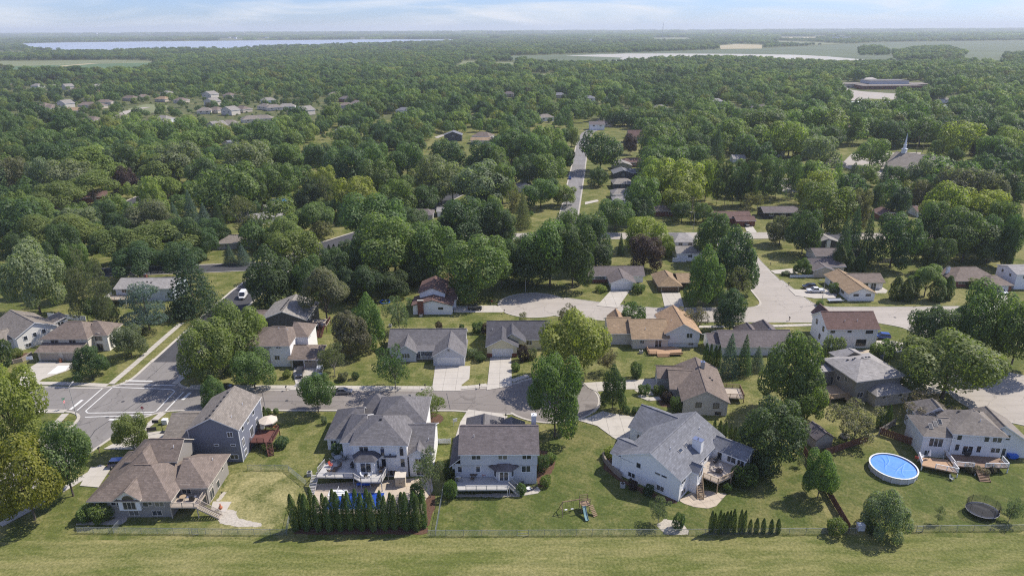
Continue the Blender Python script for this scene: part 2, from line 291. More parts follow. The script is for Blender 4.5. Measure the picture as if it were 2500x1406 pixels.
def pip(p, poly):
    x, y = p[0], p[1]; r = False; j = len(poly)-1
    for i in range(len(poly)):
        xi, yi = poly[i][0], poly[i][1]; xj, yj = poly[j][0], poly[j][1]
        if (yi > y) != (yj > y) and x < (xj-xi)*(y-yi)/(yj-yi)+xi: r = not r
        j = i
    return r
def rounded(pts):        # polygon with (x, y, radius) corners
    out = []; n = len(pts)
    for i, p in enumerate(pts):
        r = p[2] if len(p) > 2 else 0
        if not r: out.append((p[0], p[1])); continue
        P = Vector(p[:2]); a = Vector(pts[i-1][:2])-P; b = Vector(pts[(i+1) % n][:2])-P
        la, lb = a.length, b.length; a.normalize(); b.normalize(); ang = a.angle(b); t = min(r/math.tan(ang/2), la*0.48, lb*0.48)
        for k in range(7):
            u = k/6; q = P + a*(t*(1-u)**2) + b*(t*u**2); out.append((q.x, q.y))
    return out
def circle(cx, cy_, r, n=36, ry=None): return [(cx+r*math.cos(2*math.pi*k/n), cy_+(ry or r)*math.sin(2*math.pi*k/n)) for k in range(n)]
def strip(pts, w):       # ribbon polygon about a centreline
    L, Rr = [], []
    for i, p in enumerate(pts):
        a = Vector(pts[max(i-1, 0)][:2]); b = Vector(pts[min(i+1, len(pts)-1)][:2]); d = (b-a).normalized(); nrm = Vector((-d.y, d.x)); q = Vector(p[:2])
        L.append(tuple(q+nrm*(w/2))); Rr.append(tuple(q-nrm*(w/2)))
    return L+Rr[::-1]
def sheet(name, poly, z, mat, kind='structure', parent=None):
    bm = bmesh.new(); vs = [bm.verts.new((p[0], p[1], z)) for p in poly]
    es = [bm.edges.new((vs[i], vs[(i+1) % len(vs)])) for i in range(len(vs))]
    bmesh.ops.triangle_fill(bm, use_beauty=True, use_dissolve=False, edges=es)
    for f in bm.faces:
        f.normal_update()
        if f.normal.z < 0: f.normal_flip()
    me = bpy.data.meshes.new(name); bm.to_mesh(me); bm.free(); me.materials.append(M[mat])
    return tag(put(name, me, parent), kind=kind if not parent else None)
def rough(poly, amp=0.3, step=1.2, rad=2.0, seed=1):       # a natural outline: rounded corners, small wobble
    q = rounded([(p[0], p[1], rad) for p in poly]); g = random.Random(seed); out = []
    for a, b in zip(q, q[1:]+q[:1]):
        L = math.dist(a, b); n = max(1, int(L/step))
        for k in range(n): t = k/n; out.append((a[0]+(b[0]-a[0])*t+g.uniform(-amp, amp), a[1]+(b[1]-a[1])*t+g.uniform(-amp, amp)))
    return out
def clip(poly, x0, x1, y0, y1):
    for ax, lim, sg in ((0, x0, 1), (0, x1, -1), (1, y0, 1), (1, y1, -1)):
        out = []
        for i in range(len(poly)):
            a, b = poly[i-1], poly[i]; ia = (a[ax]-lim)*sg >= 0; ib = (b[ax]-lim)*sg >= 0
            if ia != ib: t = (lim-a[ax])/(b[ax]-a[ax]); out.append((a[0]+(b[0]-a[0])*t, a[1]+(b[1]-a[1])*t))
            if ib: out.append(b)
        poly = out
        if len(poly) < 3: return []
    return poly
def area(p): return abs(sum(p[i-1][0]*p[i][1]-p[i][0]*p[i-1][1] for i in range(len(p))))/2

# ---------------------------------------------------------------- ground, streets, kerbs, pavements, drives
sheet('ground', [(-24000, -300), (24000, -300), (24000, 18500), (-24000, 18500)], -0.4, 'farmland')
sheet('lawn', [(-520, 60), (520, 60), (640, 700), (-640, 700)], 0.0, 'lawn')
sheet('mown_field', [(-200, 20), (200, 20), (200, 97.6)] + [(x, 98.1+0.35*math.sin(x*0.21)+0.3*math.sin(x*0.53+1)) for x in range(190, -200, -10)] + [(-200, 97.6)], 0.005, 'mown_grass')
sheet('back_lawn', rough([(-15.65,125.27), (-10.84,102.91), (-10.65,100.48), (58.54,100.38), (59.32,130.93), (40.24,127.87), (13.96,135.59), (6.95,126.61)], .4, 2, 3), 0.006, 'yard_grass')
sheet('pool_lawn', rough([(60.18,100.70), (93.20,100.99), (104.40,116.94), (91.13,122.79), (75.72,130.77), (64.27,123.04)], .4, 2, 3), 0.006, 'yard_grass')
sheet('worn_lawn', rough([(-58.48,118.34), (-47.47,118.25), (-42.90,114.14), (-43.07,106.64), (-42.81,100.94), (-51.81,101.01), (-56.65,105.57), (-57.12,111.67)], .6, 1.3, 4), 0.006, 'worn_grass')

ROADS = []
def road(name, poly, mat, z): ROADS.append(poly); return sheet(name, poly, z, mat)
road('crossing_street', rounded([(-99.3, 170), (-99.3, 153.6, 7), (-122, 154.6), (-122, 144.2), (-101, 141.4, 6), (-103, 124), (-91.5, 124), (-86.4, 142.3, 9), (-62, 142.2), (-62, 152.6), (-87.3, 153.3, 8), (-87.3, 170)]), 'asphalt_grey', 0.012)
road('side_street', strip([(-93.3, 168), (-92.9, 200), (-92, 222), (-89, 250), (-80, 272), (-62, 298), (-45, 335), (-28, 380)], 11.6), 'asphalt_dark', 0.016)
road('side_street_lower', strip([(-97.3, 126), (-101.5, 112), (-108, 92), (-118, 70)], 11.4), 'asphalt_grey', 0.016)
road('court_street', rounded([(-64, 142.2), (-14, 141.6), (0, 139.6, 6), (9, 146), (5, 156.6), (-6, 153.2, 8), (-16, 151.6), (-64, 152.6)]), 'asphalt', 0.018)
road('court_bulb', circle(9.3, 147.2, 12.2, 40, 11.2), 'asphalt', 0.022)
road('west_street', [(-121, 144.2), (-121, 154.6), (-190, 157), (-190, 146.5)], 'asphalt_grey', 0.018)
road('upper_street', rounded([(8, 201), (18, 197.2), (30, 194.6), (45, 193.7), (112, 192.2), (119, 188, 6), (120, 170), (131, 170), (131, 204.5), (99, 204.6, 7), (97, 230), (83, 230), (82, 204.6, 7), (46, 204.8), (34, 208), (18, 214)]), 'road_concrete', 0.012)
road('upper_bulb', circle(7, 208, 11.6, 40, 10.6), 'road_concrete', 0.016)
road('east_street', [(130, 193), (130, 204.5), (240, 206), (240, 195)], 'road_concrete', 0.016)
road('lower_bulb', strip([(125.5, 172), (123, 160)], 12), 'road_concrete', 0.016)
road('lower_bulb_end', circle(123.5, 146.5, 15.5, 40, 14), 'road_concrete', 0.02)
road('hill_street', strip([(90, 228), (90.5, 250), (92, 272), (94, 286)], 12.2), 'road_concrete', 0.02)
road('cross_street', strip([(-20, 287), (50, 287), (111, 286.5), (165, 284), (240, 287)], 9.5), 'road_concrete', 0.024)
road('long_street', strip([(20, 287), (28, 324), (42.5, 435), (55, 535), (60, 575)], 9.4), 'road_old', 0.016)
road('long_street_bend', strip([(60, 570), (66, 600), (80, 640), (92, 700)], 10), 'asphalt_grey', 0.02)
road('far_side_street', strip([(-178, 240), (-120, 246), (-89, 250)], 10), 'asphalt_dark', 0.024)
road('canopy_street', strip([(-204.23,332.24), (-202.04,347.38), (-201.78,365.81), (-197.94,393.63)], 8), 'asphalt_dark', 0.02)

DRIVES = {
 'hedge_drive': [(-89.0, 126.5), (-85.5, 133), (-73.5, 133.8), (-69.9, 131), (-75, 128.6), (-81.5, 126.2)],
 'corner_drive': [(-86.59,113.72), (-87.99,120.01), (-83.54,119.69), (-82.59,113.17)],
 'beige_house_drive': [(-130.02,168.63), (-118.65,167.52), (-118.42,165.82), (-119.33,162.75), (-122.82,158.46), (-122.70,154.53), (-126.93,154.58), (-130.67,163.35)],
 'grey_house_drive': [(-58.73,164.19), (-52.21,164.12), (-50.84,162.22), (-52.45,158.14), (-53.33,151.89), (-56.43,151.93), (-55.61,155.10), (-57.77,160.23)],
 'ranch_drive': [(-20.88,164.71), (-11.37,164.61), (-11.19,157.47), (-12.99,154.21), (-13.09,151.05), (-20.30,151.13), (-20.59,159.82)],
 'yellow_house_drive': [(-6.10,169.69), (-0.33,169.63), (-0.13,153.65), (-6.52,151.40), (-6.37,156.31)],
 'taupe_house_drive': [(19.13,152.38), (18.14,154.96), (27.85,155.94), (37.59,157.15), (37.19,151.56), (27.79,151.45), (20.88,150.49)],
 'fan_drive': [(15.04,137.16), (18.05,138.56), (21.43,141.09), (23.15,140.15), (28.38,138.46), (27.02,132.06), (24.71,127.38), (22.21,129.97), (19.31,134.68)],
 'long_side_drive': [(-10.62,142.16), (-3.54,140.42), (-1.12,138.93), (-2.53,136.28), (-6.53,134.58), (-10.36,132.92), (-12.56,127.73), (-12.97,128.36), (-12.10,136.72)],
 'upper_court_drive': [(-19.09,207.11), (-5.41,207.63), (-3.50,205.49), (-2.93,201.71), (-18.69,201.92)],
 'white_garage_drive': [(34.36,220.94), (40.61,220.06), (34.29,204.98), (27.72,206.82)],
 'brown_garage_drive': [(51.29,218.34), (57.59,218.25), (55.63,202.96), (49.32,203.04)],
 'truck_drive': [(95.96,221.23), (104.65,219.91), (113.97,221.76), (108.46,212.58), (101.48,212.30), (95.95,215.01)],
 'red_truck_drive': [(96.42,240.53), (105.67,242.71), (114.10,242.57), (112.56,238.89), (104.31,237.21), (97.08,236.87)],
 'blue_car_drive': [(105.47,179.19), (110.18,179.14), (112.24,177.46), (110.82,172.67), (102.97,169.68), (102.54,173.82)],
 'shaded_drive': [(100.25,156.91), (107.88,158.40), (110.98,152.88), (111.26,149.13), (102.71,148.40), (97.43,149.89)],
 'east_drive': [(166.56,219.01), (170.15,220.14), (160.84,203.24), (157.17,203.29)],
 'brick_garage_drive': [(107.41,306.22), (110.80,306.15), (108.62,291.24), (104.30,291.32)],
 'maple_drive': [(38.32,349.25), (45.37,354.57), (45.79,350.90), (37.78,343.94)],
}
def slabs(name, poly, cell, z=0.13, ang=0.0, gap=0.045, mat='concrete'):
    base = sheet(name, poly, z-0.05, 'joint')
    c, s = math.cos(ang), math.sin(ang)
    q = [(p[0]*c+p[1]*s, -p[0]*s+p[1]*c) for p in poly]
    x0, x1 = min(p[0] for p in q), max(p[0] for p in q); y0, y1 = min(p[1] for p in q), max(p[1] for p in q)
    nx = max(1, round((x1-x0)/cell)); ny = max(1, round((y1-y0)/cell)); dx = (x1-x0)/nx; dy = (y1-y0)/ny
    for i in range(nx):
        for j in range(ny):
            t = clip(q, x0+i*dx+gap/2, x0+(i+1)*dx-gap/2, y0+j*dy+gap/2, y0+(j+1)*dy-gap/2)
            if len(t) < 3 or area(t) < 0.15: continue
            t = [(p[0]*c-p[1]*s, p[0]*s+p[1]*c) for p in t]
            b = MB(); b.prism(t, z-0.1, z, 0, False); b.build('slab', mat, base)
    return base
for nm, pl in DRIVES.items():
    far = sum(p[1] for p in pl)/len(pl) > 230
    slabs(nm, pl, 6.0 if far else (4.2 if nm in ('long_side_drive', 'shaded_drive', 'truck_drive') else 3.2))
sheet('fresh_concrete_patch', [(-123.26,161.18), (-123.31,166.00), (-120.29,165.96), (-119.62,163.22), (-120.81,161.61)], 0.136, 'concrete_new')
WALKS = {
 'street_walk': [(-103.29,155.61), (-102.97,167.10), (-102.91,183.45), (-102.71,194.55)], 'north_walk': [(-82.39,154.10), (-55.38,153.60), (-31.31,153.03), (-20.48,152.81)], 'north_walk_2': [(-13.10,152.73), (-9.50,153.32), (-6.51,154.14)],
 'court_walk': [(-0.13,156.24), (2.01,157.77), (4.17,159.09)], 'west_walk': [(-125.97,156.29), (-119.58,156.22), (-111.88,155.71), (-103.88,154.97)],
 'lower_walk': [(-83.14,141.39), (-84.32,132.61), (-85.11,127.14)], 'lower_walk_2': [(-85.73,120.56), (-88.64,113.74), (-91.78,107.02), (-94.51,102.22)], 'corner_walk': [(-106.91,142.37), (-110.86,142.41), (-117.03,142.85)],
 'corner_walk_2': [(-106.23,141.25), (-104.84,130.02), (-105.53,124.26), (-106.47,119.32)], 'corner_ramp': [(-86.98,155.44), (-86.19,160.77), (-85.53,167.63)], 'upper_walk': [(56.58,189.70), (68.45,189.85), (80.96,190.00), (91.88,190.78)], 'garden_walk': [(31.30,148.54), (33.45,146.52), (36.27,147.09)],
}
for nm, c in WALKS.items():
    base = sheet(nm, strip(c, 1.66), 0.08, 'joint')
    for a, b in zip(c[:-1], c[1:]):
        a, b = Vector(a), Vector(b); L = (b-a).length; n = max(1, round(L/1.6)); d = (b-a)/L; s = Vector((-d.y, d.x))*0.8
        for k in range(n):
            p = a + d*(L*k/n+0.03); q = a + d*(L*(k+1)/n-0.03); m = MB(); m.prism([p-s, q-s, q+s, p+s], 0.03, 0.115+0.006*math.sin(k*7.3), 0, False); m.build('slab', 'concrete', base)
def kerbs():
    b = MB(); allp = ROADS; dl = list(DRIVES.values())
    for i, poly in enumerate(allp):
        if sum(p[1] for p in poly)/len(poly) > 600: continue
        ar = sum(poly[k-1][0]*poly[k][1]-poly[k][0]*poly[k-1][1] for k in range(len(poly)))
        for k in range(len(poly)):
            p = Vector(poly[k-1]); q = Vector(poly[k]); L = (q-p).length
            if L < 1e-3: continue
            d = (q-p)/L; inn = Vector((-d.y, d.x)) if ar > 0 else Vector((d.y, -d.x)); n = max(1, int(L/1.0))
            for j in range(n):
                u = p+d*(L*j/n); w = p+d*(L*(j+1)/n); mdl = (u+w)/2
                if any(pip(mdl - inn*0.25, o) for t, o in enumerate(allp) if t != i): continue
                def quad(o0, o1, z0, z1): b.face([(*(u-inn*o0), z0), (*(w-inn*o0), z0), (*(w-inn*o1), z1), (*(u-inn*o1), z1)][::(-1 if ar > 0 else 1)])
                quad(-0.5, -0.02, 0.03, 0.034)
                if any(pip(mdl - inn*1.2, o) for o in dl): continue
                quad(-0.02, 0.0, 0.034, 0.14); quad(0.0, 0.2, 0.14, 0.14); quad(0.2, 0.22, 0.14, 0.0)
    tag(b.build('kerb', 'concrete'), kind='structure')
kerbs()
def paint(a, b, w=0.3, mat='line_paint', nm='road_marking', z=.034):
    m = MB(); a, b = Vector(a), Vector(b); d = (b-a).normalized(); s = Vector((-d.y, d.x))*w/2
    m.face([(*(a-s), z), (*(b-s), z), (*(b+s), z), (*(a+s), z)]); tag(m.build(nm, mat), kind='structure')
for a, b, w in (((-100.62,157.55), (-93.39,157.15), .55), ((-101.28,155.81), (-86.36,154.79), .32), ((-102.04,154.10), (-86.52,152.87), .3), ((-86.52,152.87), (-85.10,151.81), .3), ((-85.10,151.81), (-85.16,142.16), .3), ((-85.16,142.16), (-85.76,141.79), .3), ((-85.76,141.79), (-101.16,141.57), .3), ((-101.16,141.57), (-102.20,142.51), .3), ((-102.20,142.51), (-102.04,154.10), .3),
                ((-104.31,153.49), (-104.38,142.72), .32), ((-106.06,147.76), (-106.29,143.12), .7), ((-82.74,151.37), (-82.99,142.32), .32), ((-80.89,151.15), (-81.31,147.51), .8), ((-100.77,139.73), (-92.04,140.19), .3), ((-92.04,140.19), (-85.60,140.86), .3), ((-94.45,138.59), (-91.75,138.56), .7)): paint(a, b, w)
for a, b, w in (((-95.13,134.06), (-90.17,153.34), .16), ((-95.13,134.06), (-93.83,127.53), .16), ((-37.38,142.43), (-37.11,147.85), .18), ((-90.56,142.96), (-88.41,164.05), .12), ((-75.41,146.66), (-37.19,146.26), .1), ((-35.26,146.64), (-7.11,144.98), .1), ((-62.82,150.96), (-59.33,143.02), .12), ((-16.50,150.06), (-14.78,141.64), .12), ((4.10,156.20), (7.54,139.21), .12), ((-95.27,157.28), (-94.74,173.54), .12)): paint(a, b, w, 'asphalt_dark', 'tar_seam', .03)
for p in ((-95.44,139.68), (-95.58,146.86), (-55.39,146.85), (-2.15,146.89), (80.41,206.80), (50.10,197.03), (119.70,196.10)): tag(sheet('manhole', circle(p[0], p[1], .42, 12), .031, 'asphalt_dark'), kind='structure')
for p, r, q in (((-83.02,145.76), 2.4, 1.2), ((-112.61,150.04), 4.5, 2.6), ((-26.59,149.15), 3, .9), ((-64.98,145.57), 2.2, .8)): sheet('road_patch', [(p[0]-r, p[1]-q), (p[0]+r, p[1]-q*.9), (p[0]+r*.96, p[1]+q), (p[0]-r, p[1]+q)], .0285, 'asphalt_grey')
# patios, beds
slabs('flagstone_patio', [(31.91,108.26), (34.62,110.57), (36.10,111.25), (38.28,111.23), (39.98,110.53), (41.70,110.15), (40.47,108.72), (38.57,106.54), (36.83,105.87), (34.42,106.32), (32.68,107.33)], 1.9, 0.07, 0.3, 0.03, 'patio_stone')
slabs('pool_patio', [(-39.95,113.85), (-16.66,115.92), (-15.73,111.84), (-17.16,108.23), (-16.73,104.67), (-37.90,104.84), (-39.89,111.53)], 2.6, 0.07, 0, 0.03, 'patio_stone')
slabs('side_patio', [(-57.94,108.70), (-54.28,108.57), (-54.32,105.57), (-57.33,106.10)], 2.2, 0.07, 0, 0.03)
slabs('small_patio', [(1.92,111.90), (4.90,112.70), (5.44,111.57), (4.82,110.65), (1.89,109.94)], 1.6, 0.07, 0, 0.03)
slabs('garden_patio', [(92.27,172.97), (100.67,173.26), (100.06,171.33), (94.90,168.37), (90.55,169.16)], 2.0, 0.07, 0, 0.03, 'patio_stone')
slabs('ranch_patio', [(127.65,225.46), (128.93,225.44), (129.49,219.41), (127.56,216.88), (124.15,217.16)], 2.4, 0.07, 0, 0.03)
for nm, pl, mt in (('gravel_bed', [(-80.82,102.64), (-74.33,103.57), (-74.34,105.22), (-72.33,105.21), (-71.65,102.25), (-80.59,102.25)], 'gravel'), ('gravel_strip', [(-55.67,106.43), (-52.61,106.06), (-51.06,103.71), (-46.29,102.37), (-45.96,101.41), (-51.15,101.61), (-54.08,102.43), (-55.53,104.41)], 'gravel'),
                   ('gravel_edge', [(-57.09,111.76), (-56.24,111.39), (-56.64,108.87), (-57.48,108.70)], 'gravel'),
                   ('mulch_bed', [(5.24,125.46), (7.78,124.77), (9.02,121.92), (8.59,118.99), (7.31,115.77), (7.03,112.68), (4.78,112.70)], 'mulch'), ('stone_edging', [(-11.36,109.69), (-11.41,110.42), (-3.01,110.72), (1.90,110.67), (1.88,109.76), (-2.53,109.51)], 'gravel'),
                   ('mulch_bed', [(19.15,122.60), (22.76,122.57), (21.95,115.16), (27.37,110.63), (31.50,108.35), (31.25,107.25), (29.12,107.93), (25.04,110.65), (20.75,115.17), (18.77,118.43)], 'mulch'),
                   ('mulch_bed', [(26.12,101.44), (28.09,103.05), (30.70,102.41), (31.75,100.01), (31.45,98.77), (27.46,98.80)], 'gravel'), ('mulch_bed', [(-40.12,101.14), (-15.58,101.20), (-15.35,99.22), (-39.61,99.41)], 'mulch'),
                   ('mulch_bed', [(-17.20,111.02), (-15.21,110.40), (-14.81,106.49), (-15.48,101.37), (-16.08,101.38)], 'mulch'), ('mulch_bed', circle(*(-18.78,138.03), 2.6, 20), 'mulch'),
                   ('mulch_bed', [(38.68,147.75), (40.35,147.14), (40.76,142.50), (35.62,143.12), (35.19,148.39)], 'mulch'), ('mulch_bed', [(30.57,151.50), (34.56,151.46), (35.19,148.39), (33.38,148.41), (30.97,150.26)], 'gravel'),
                   ('flower_bed', [(-139.35,169.75), (-140.25,173.56), (-136.94,174.30), (-134.53,172.72), (-134.92,169.70), (-136.72,167.87)], 'mulch')):
    sheet(nm, rough(pl, .14, .7, .8, len(nm)), 0.03, mt)

# ---------------------------------------------------------------- house builder
WCACHE = {}
def win_mesh(w, h, n, trim, arch=False):
    k = (round(w, 2), round(h, 2), n, trim, arch)
    if k in WCACHE: return WCACHE[k]
    f = MB(); t = 0.1; x0, x1, z0, z1 = -w/2, w/2, -h/2, h/2
    f.box(x0-t, x1+t, -0.07, 0.03, z1, z1+t); f.box(x0-t, x1+t, -0.07, 0.03, z0-t, z0); f.box(x0-t, x0, -0.07, 0.03, z0, z1); f.box(x1, x1+t, -0.07, 0.03, z0, z1)
    for i in range(1, n):
        x = x0 + w*i/n; f.box(x-0.045, x+0.045, -0.06, 0.03, z0, z1)
    g = MB()
    for i in range(n): g.box(x0+w*i/n+(0.045 if i else 0), x0+w*(i+1)/n-(0.045 if i < n-1 else 0), -0.025, 0.02, z0, z1)
    if arch:
        pts = [(w/2*math.cos(math.pi*j/8), w/2*math.sin(math.pi*j/8)) for j in range(9)]
        i = len(g.v); g.v += [(x, -0.025, z1+t+z*0.9) for x, z in pts]; g.f.append(tuple(range(i, i+9))); g.m.append(0)
        for (xa, za), (xb, zb) in zip(pts, pts[1:]): f.bar((xa*1.06, -0.02, z1+t+za*0.96), (xb*1.06, -0.02, z1+t+zb*0.96), 0.1, 0.1)
    WCACHE[k] = (f.mesh('window', trim), g.mesh('pane', 'glass')); return WCACHE[k]
class House:
    def __init__(s, name, label, x, y, rot=0, wall='white', roof='grey', trim='white_trim', cat='house', group=None):
        s.root = empty(name, (x, y), R(rot), label, cat, group); s.wall, s.roofm, s.trim = wall, roof, trim; s.bl = None
    def b(s, x0, x1, y0, y1, z0, z1, roof=None, wall=None, rm=None, ov=0.45, th=0.2):
        wall = 'siding_'+(wall or s.wall) if (wall or s.wall) not in M else (wall or s.wall); s.bl = (x0, x1, y0, y1, z0, z1, roof, ov)
        m = MB(); kind, rise, ia, ib = roof if roof else ('flat', 0, 0, 0)
        P = [(x0, y0), (x1, y0), (x1, y1), (x0, y1)]; tz = z1-0.06; xc, yc = (x0+x1)/2, (y0+y1)/2
        def wallf(a, b, apex=None):
            pts = [(*a, z0), (*b, z0), (*b, tz)] + ([apex] if apex else []) + [(*a, tz)]; m.face(pts)
        rz = z1+rise-0.08
        wallf(P[0], P[1], (xc, y0, rz) if kind == 'y' and not ia else None); wallf(P[1], P[2], (x1, yc, rz) if kind == 'x' and not ib else None)
        wallf(P[2], P[3], (xc, y1, rz) if kind == 'y' and not ib else None); wallf(P[3], P[0], (x0, yc, rz) if kind == 'x' and not ia else None)
        s.wallobj = m.build('wall', wall, s.root)
        if not roof: return s
        r = MB(); 
        if kind in 'xy':
            half = ((y1-y0) if kind == 'x' else (x1-x0))/2; sl = rise/half; ez = z1-sl*ov
            oa = ov if not ia else sl*ov*ia/rise; ob = ov if not ib else sl*ov*ib/rise
            if kind == 'x':
                c = [(x0-oa, y0-ov), (x1+ob, y0-ov), (x1+ob, y1+ov), (x0-oa, y1+ov)]; ra = (x0+ia if ia else x0-oa, yc); rb = (x1-ib if ib else x1+ob, yc)
            else:
                c = [(x0-ov, y0-oa), (x1+ov, y0-oa), (x1+ov, y1+ob), (x0-ov, y1+ob)]; ra = (xc, y0+ia if ia else y0-oa); rb = (xc, y1-ib if ib else y1+ob)
            V = [(*p, ez) for p in c] + [(*ra, z1+rise), (*rb, z1+rise)]
            if kind == 'x': F = [(0, 1, 5, 4), (2, 3, 4, 5)]; bd = [0, 1] + ([] if ib else [5]) + [2, 3] + ([] if ia else [4])
            else: F = [(3, 0, 4, 5), (1, 2, 5, 4)]; bd = [0] + ([] if ia else [4]) + [1, 2] + ([] if ib else [5]) + [3]
            if ia: F.append((3, 0, 4) if kind == 'x' else (0, 1, 4))
            if ib: F.append((1, 2, 5) if kind == 'x' else (2, 3, 5))
        elif kind == 's':      # single slope: high at the far edge (rise>0)
            c = [(x0-ov, y0-ov), (x1+ov, y0-ov), (x1+ov, y1), (x0-ov, y1)]; V = [(*c[0], z1-0.1), (*c[1], z1-0.1), (*c[2], z1+rise), (*c[3], z1+rise)]; F = [(0, 1, 2, 3)]; bd = [0, 1, 2, 3]
        elif kind == 'e':      # single slope rising towards +x
            V = [(x0-ov, y0-ov, z1-0.1), (x1, y0-ov, z1+rise), (x1, y1+ov, z1+rise), (x0-ov, y1+ov, z1-0.1)]; F = [(0, 1, 2, 3)]; bd = [0, 1, 2, 3]
        n = len(V); r.v = V + [(p[0], p[1], p[2]-th) for p in V]
        for f in F: r.f.append(f); r.m.append(0); r.f.append(tuple(n+k for k in f[::-1])); r.m.append(1)
        for a, b in zip(bd, bd[1:]+bd[:1]): r.f.append((b, a, n+a, n+b)); r.m.append(1)
        # ridge cap
        if kind in 'xy': r.bar((*ra, z1+rise+0.02), (*rb, z1+rise+0.02), 0.3, 0.06, 0)
        s.roof = r.build('roof', ['roof_'+(rm or s.roofm), s.trim], s.root)
        return s
    def rz(s, x, y):
        x0, x1, y0, y1, z0, z1, roof, ov = s.bl; k, rise, ia, ib = roof
        if k == 'x': z = rise*(1-abs(y-(y0+y1)/2)/((y1-y0)/2))
        else: z = rise*(1-abs(x-(x0+x1)/2)/((x1-x0)/2))
        if k == 'x' and ia: z = min(z, rise*(x-x0)/ia)
        if k == 'x' and ib: z = min(z, rise*(x1-x)/ib)
        if k == 'y' and ia: z = min(z, rise*(y-y0)/ia)
        if k == 'y' and ib: z = min(z, rise*(y1-y)/ib)
        return z1+z
    def at(s, face, u):
        x0, x1, y0, y1 = s.bl[:4]
        return {'S': ((x0+u, y0), 0), 'E': ((x1, y0+u), math.pi/2), 'N': ((x1-u, y1), math.pi), 'W': ((x0, y1-u), -math.pi/2)}[face]
    def w(s, face, u, z, w, h, n=2, arch=False, trim=None):
        (x, y), rz = s.at(face, u); f, g = win_mesh(w, h, n, trim or s.trim, arch); o = put('window', f, s.root, (x, y, z), rz); put('pane', g, o); return s
    def door(s, face, u, z, w=0.95, h=2.05, mat='white_trim', glass=0):
        (x, y), rz = s.at(face, u); m = MB(); m.box(-w/2-.09, w/2+.09, -.06, .03, 0, h+.09); d = m.build('door', mat, s.root, (x, y, z), rz)
        if glass:
            g = MB(); 
            for i in range(glass): g.box(-w/2+.08+w*i/glass, -w/2-.06+w*(i+1)/glass, -.1, -.05, .12, h-.06)
            g.build('pane', 'glass', d)
        else: g = MB(); g.box(w/2-.16, w/2-.1, -.14, -.06, h*.45, h*.5); g.build('handle', 'chrome', d)
        return s
    def garage(s, face, u, w, h=2.2, mat='garage_white', z=0.05, lites=False):
        (x, y), rz = s.at(face, u); f = MB(); f.box(-w/2-.14, -w/2, -.08, .03, 0, h); f.box(w/2, w/2+.14, -.08, .03, 0, h); f.box(-w/2-.14, w/2+.14, -.08, .03, h, h+.14)
        d = f.build('garage_door', s.trim, s.root, (x, y, z), rz)
        for k in range(4):
            p = MB(); p.box(-w/2, w/2, -.02, .04, h*k/4+.012, h*(k+1)/4-.012); nn = max(2, round(w/1.2))
            for i in range(nn): p.box(-w/2+w*i/nn+.12, -w/2+w*(i+1)/nn-.12, -.036, -.018, h*k/4+.1, h*(k+1)/4-.1)
            p.build('door_panel', mat, d)
        if lites:
            g = MB()
            for i in range(max(2, round(w/1.0))): nn = max(2, round(w/1.0)); g.box(-w/2+w*i/nn+.2, -w/2+w*(i+1)/nn-.2, -.05, -.035, h*.78, h*.93)
            g.build('pane', 'glass', d)
        return s
    def vents(s, pts, kind='box'):
        for x, y in pts:
            z = s.rz(x, y); m = MB()
            if kind == 'box': m.box(-.22, .22, -.2, .2, -.25, .2); m.build('roof_vent', 'black_metal', s.root, (x, y, z))
            else: m.tube((0, 0, -.2), (0, 0, .5), .07, .07, 6); m.build('vent_pipe', 'white_trim', s.root, (x, y, z))
        return s
    def chimney(s, x, y, z0, z1, wx=.9, wy=.7, mat='siding_white', cap='chrome'):
        m = MB(); m.box(x-wx/2, x+wx/2, y-wy/2, y+wy/2, z0, z1); c = m.build('chimney', mat, s.root); k = MB(); k.box(x-wx/2-.08, x+wx/2+.08, y-wy/2-.08, y+wy/2+.08, z1, z1+.1); k.tube((x, y, z1+.1), (x, y, z1+.45), .16, .16, 8); k.build('chimney_cap', cap, c); return s
    def trimcorners(s):
        x0, x1, y0, y1, z0, z1 = s.bl[:6]
        for x, y in ((x0, y0), (x1, y0), (x1, y1)):
            m = MB(); m.box(x-.07, x+.07, y-.07, y+.07, z0, z1-.12); m.build('corner_board', s.trim, s.root)
        return s
    def spout(s, x, y, z):
        m = MB(); m.box(x-.06, x+.06, y-.12, y-.02, .05, z); m.build('downspout', s.trim, s.root); return s
    def skylight(s, pts):
        x0, x1, y0, y1, z0, z1, roof, ov = s.bl; k = roof[0]; rise = roof[1]; ang = math.atan(rise/(((y1-y0) if k == 'x' else (x1-x0))/2))
        for x, y in pts:
            m = MB(); m.box(-.4, .4, -.65, .65, 0, .12); o = m.build('skylight', 'grey_trim', s.root, (x, y, s.rz(x, y)))
            o.rotation_euler = (ang if k == 'x' else 0, ang*(1 if x > (x0+x1)/2 else -1) if k == 'y' else 0, 0)
            g = MB(); g.box(-.32, .32, -.57, .57, .12, .14); g.build('pane', 'glass', o)
        return s
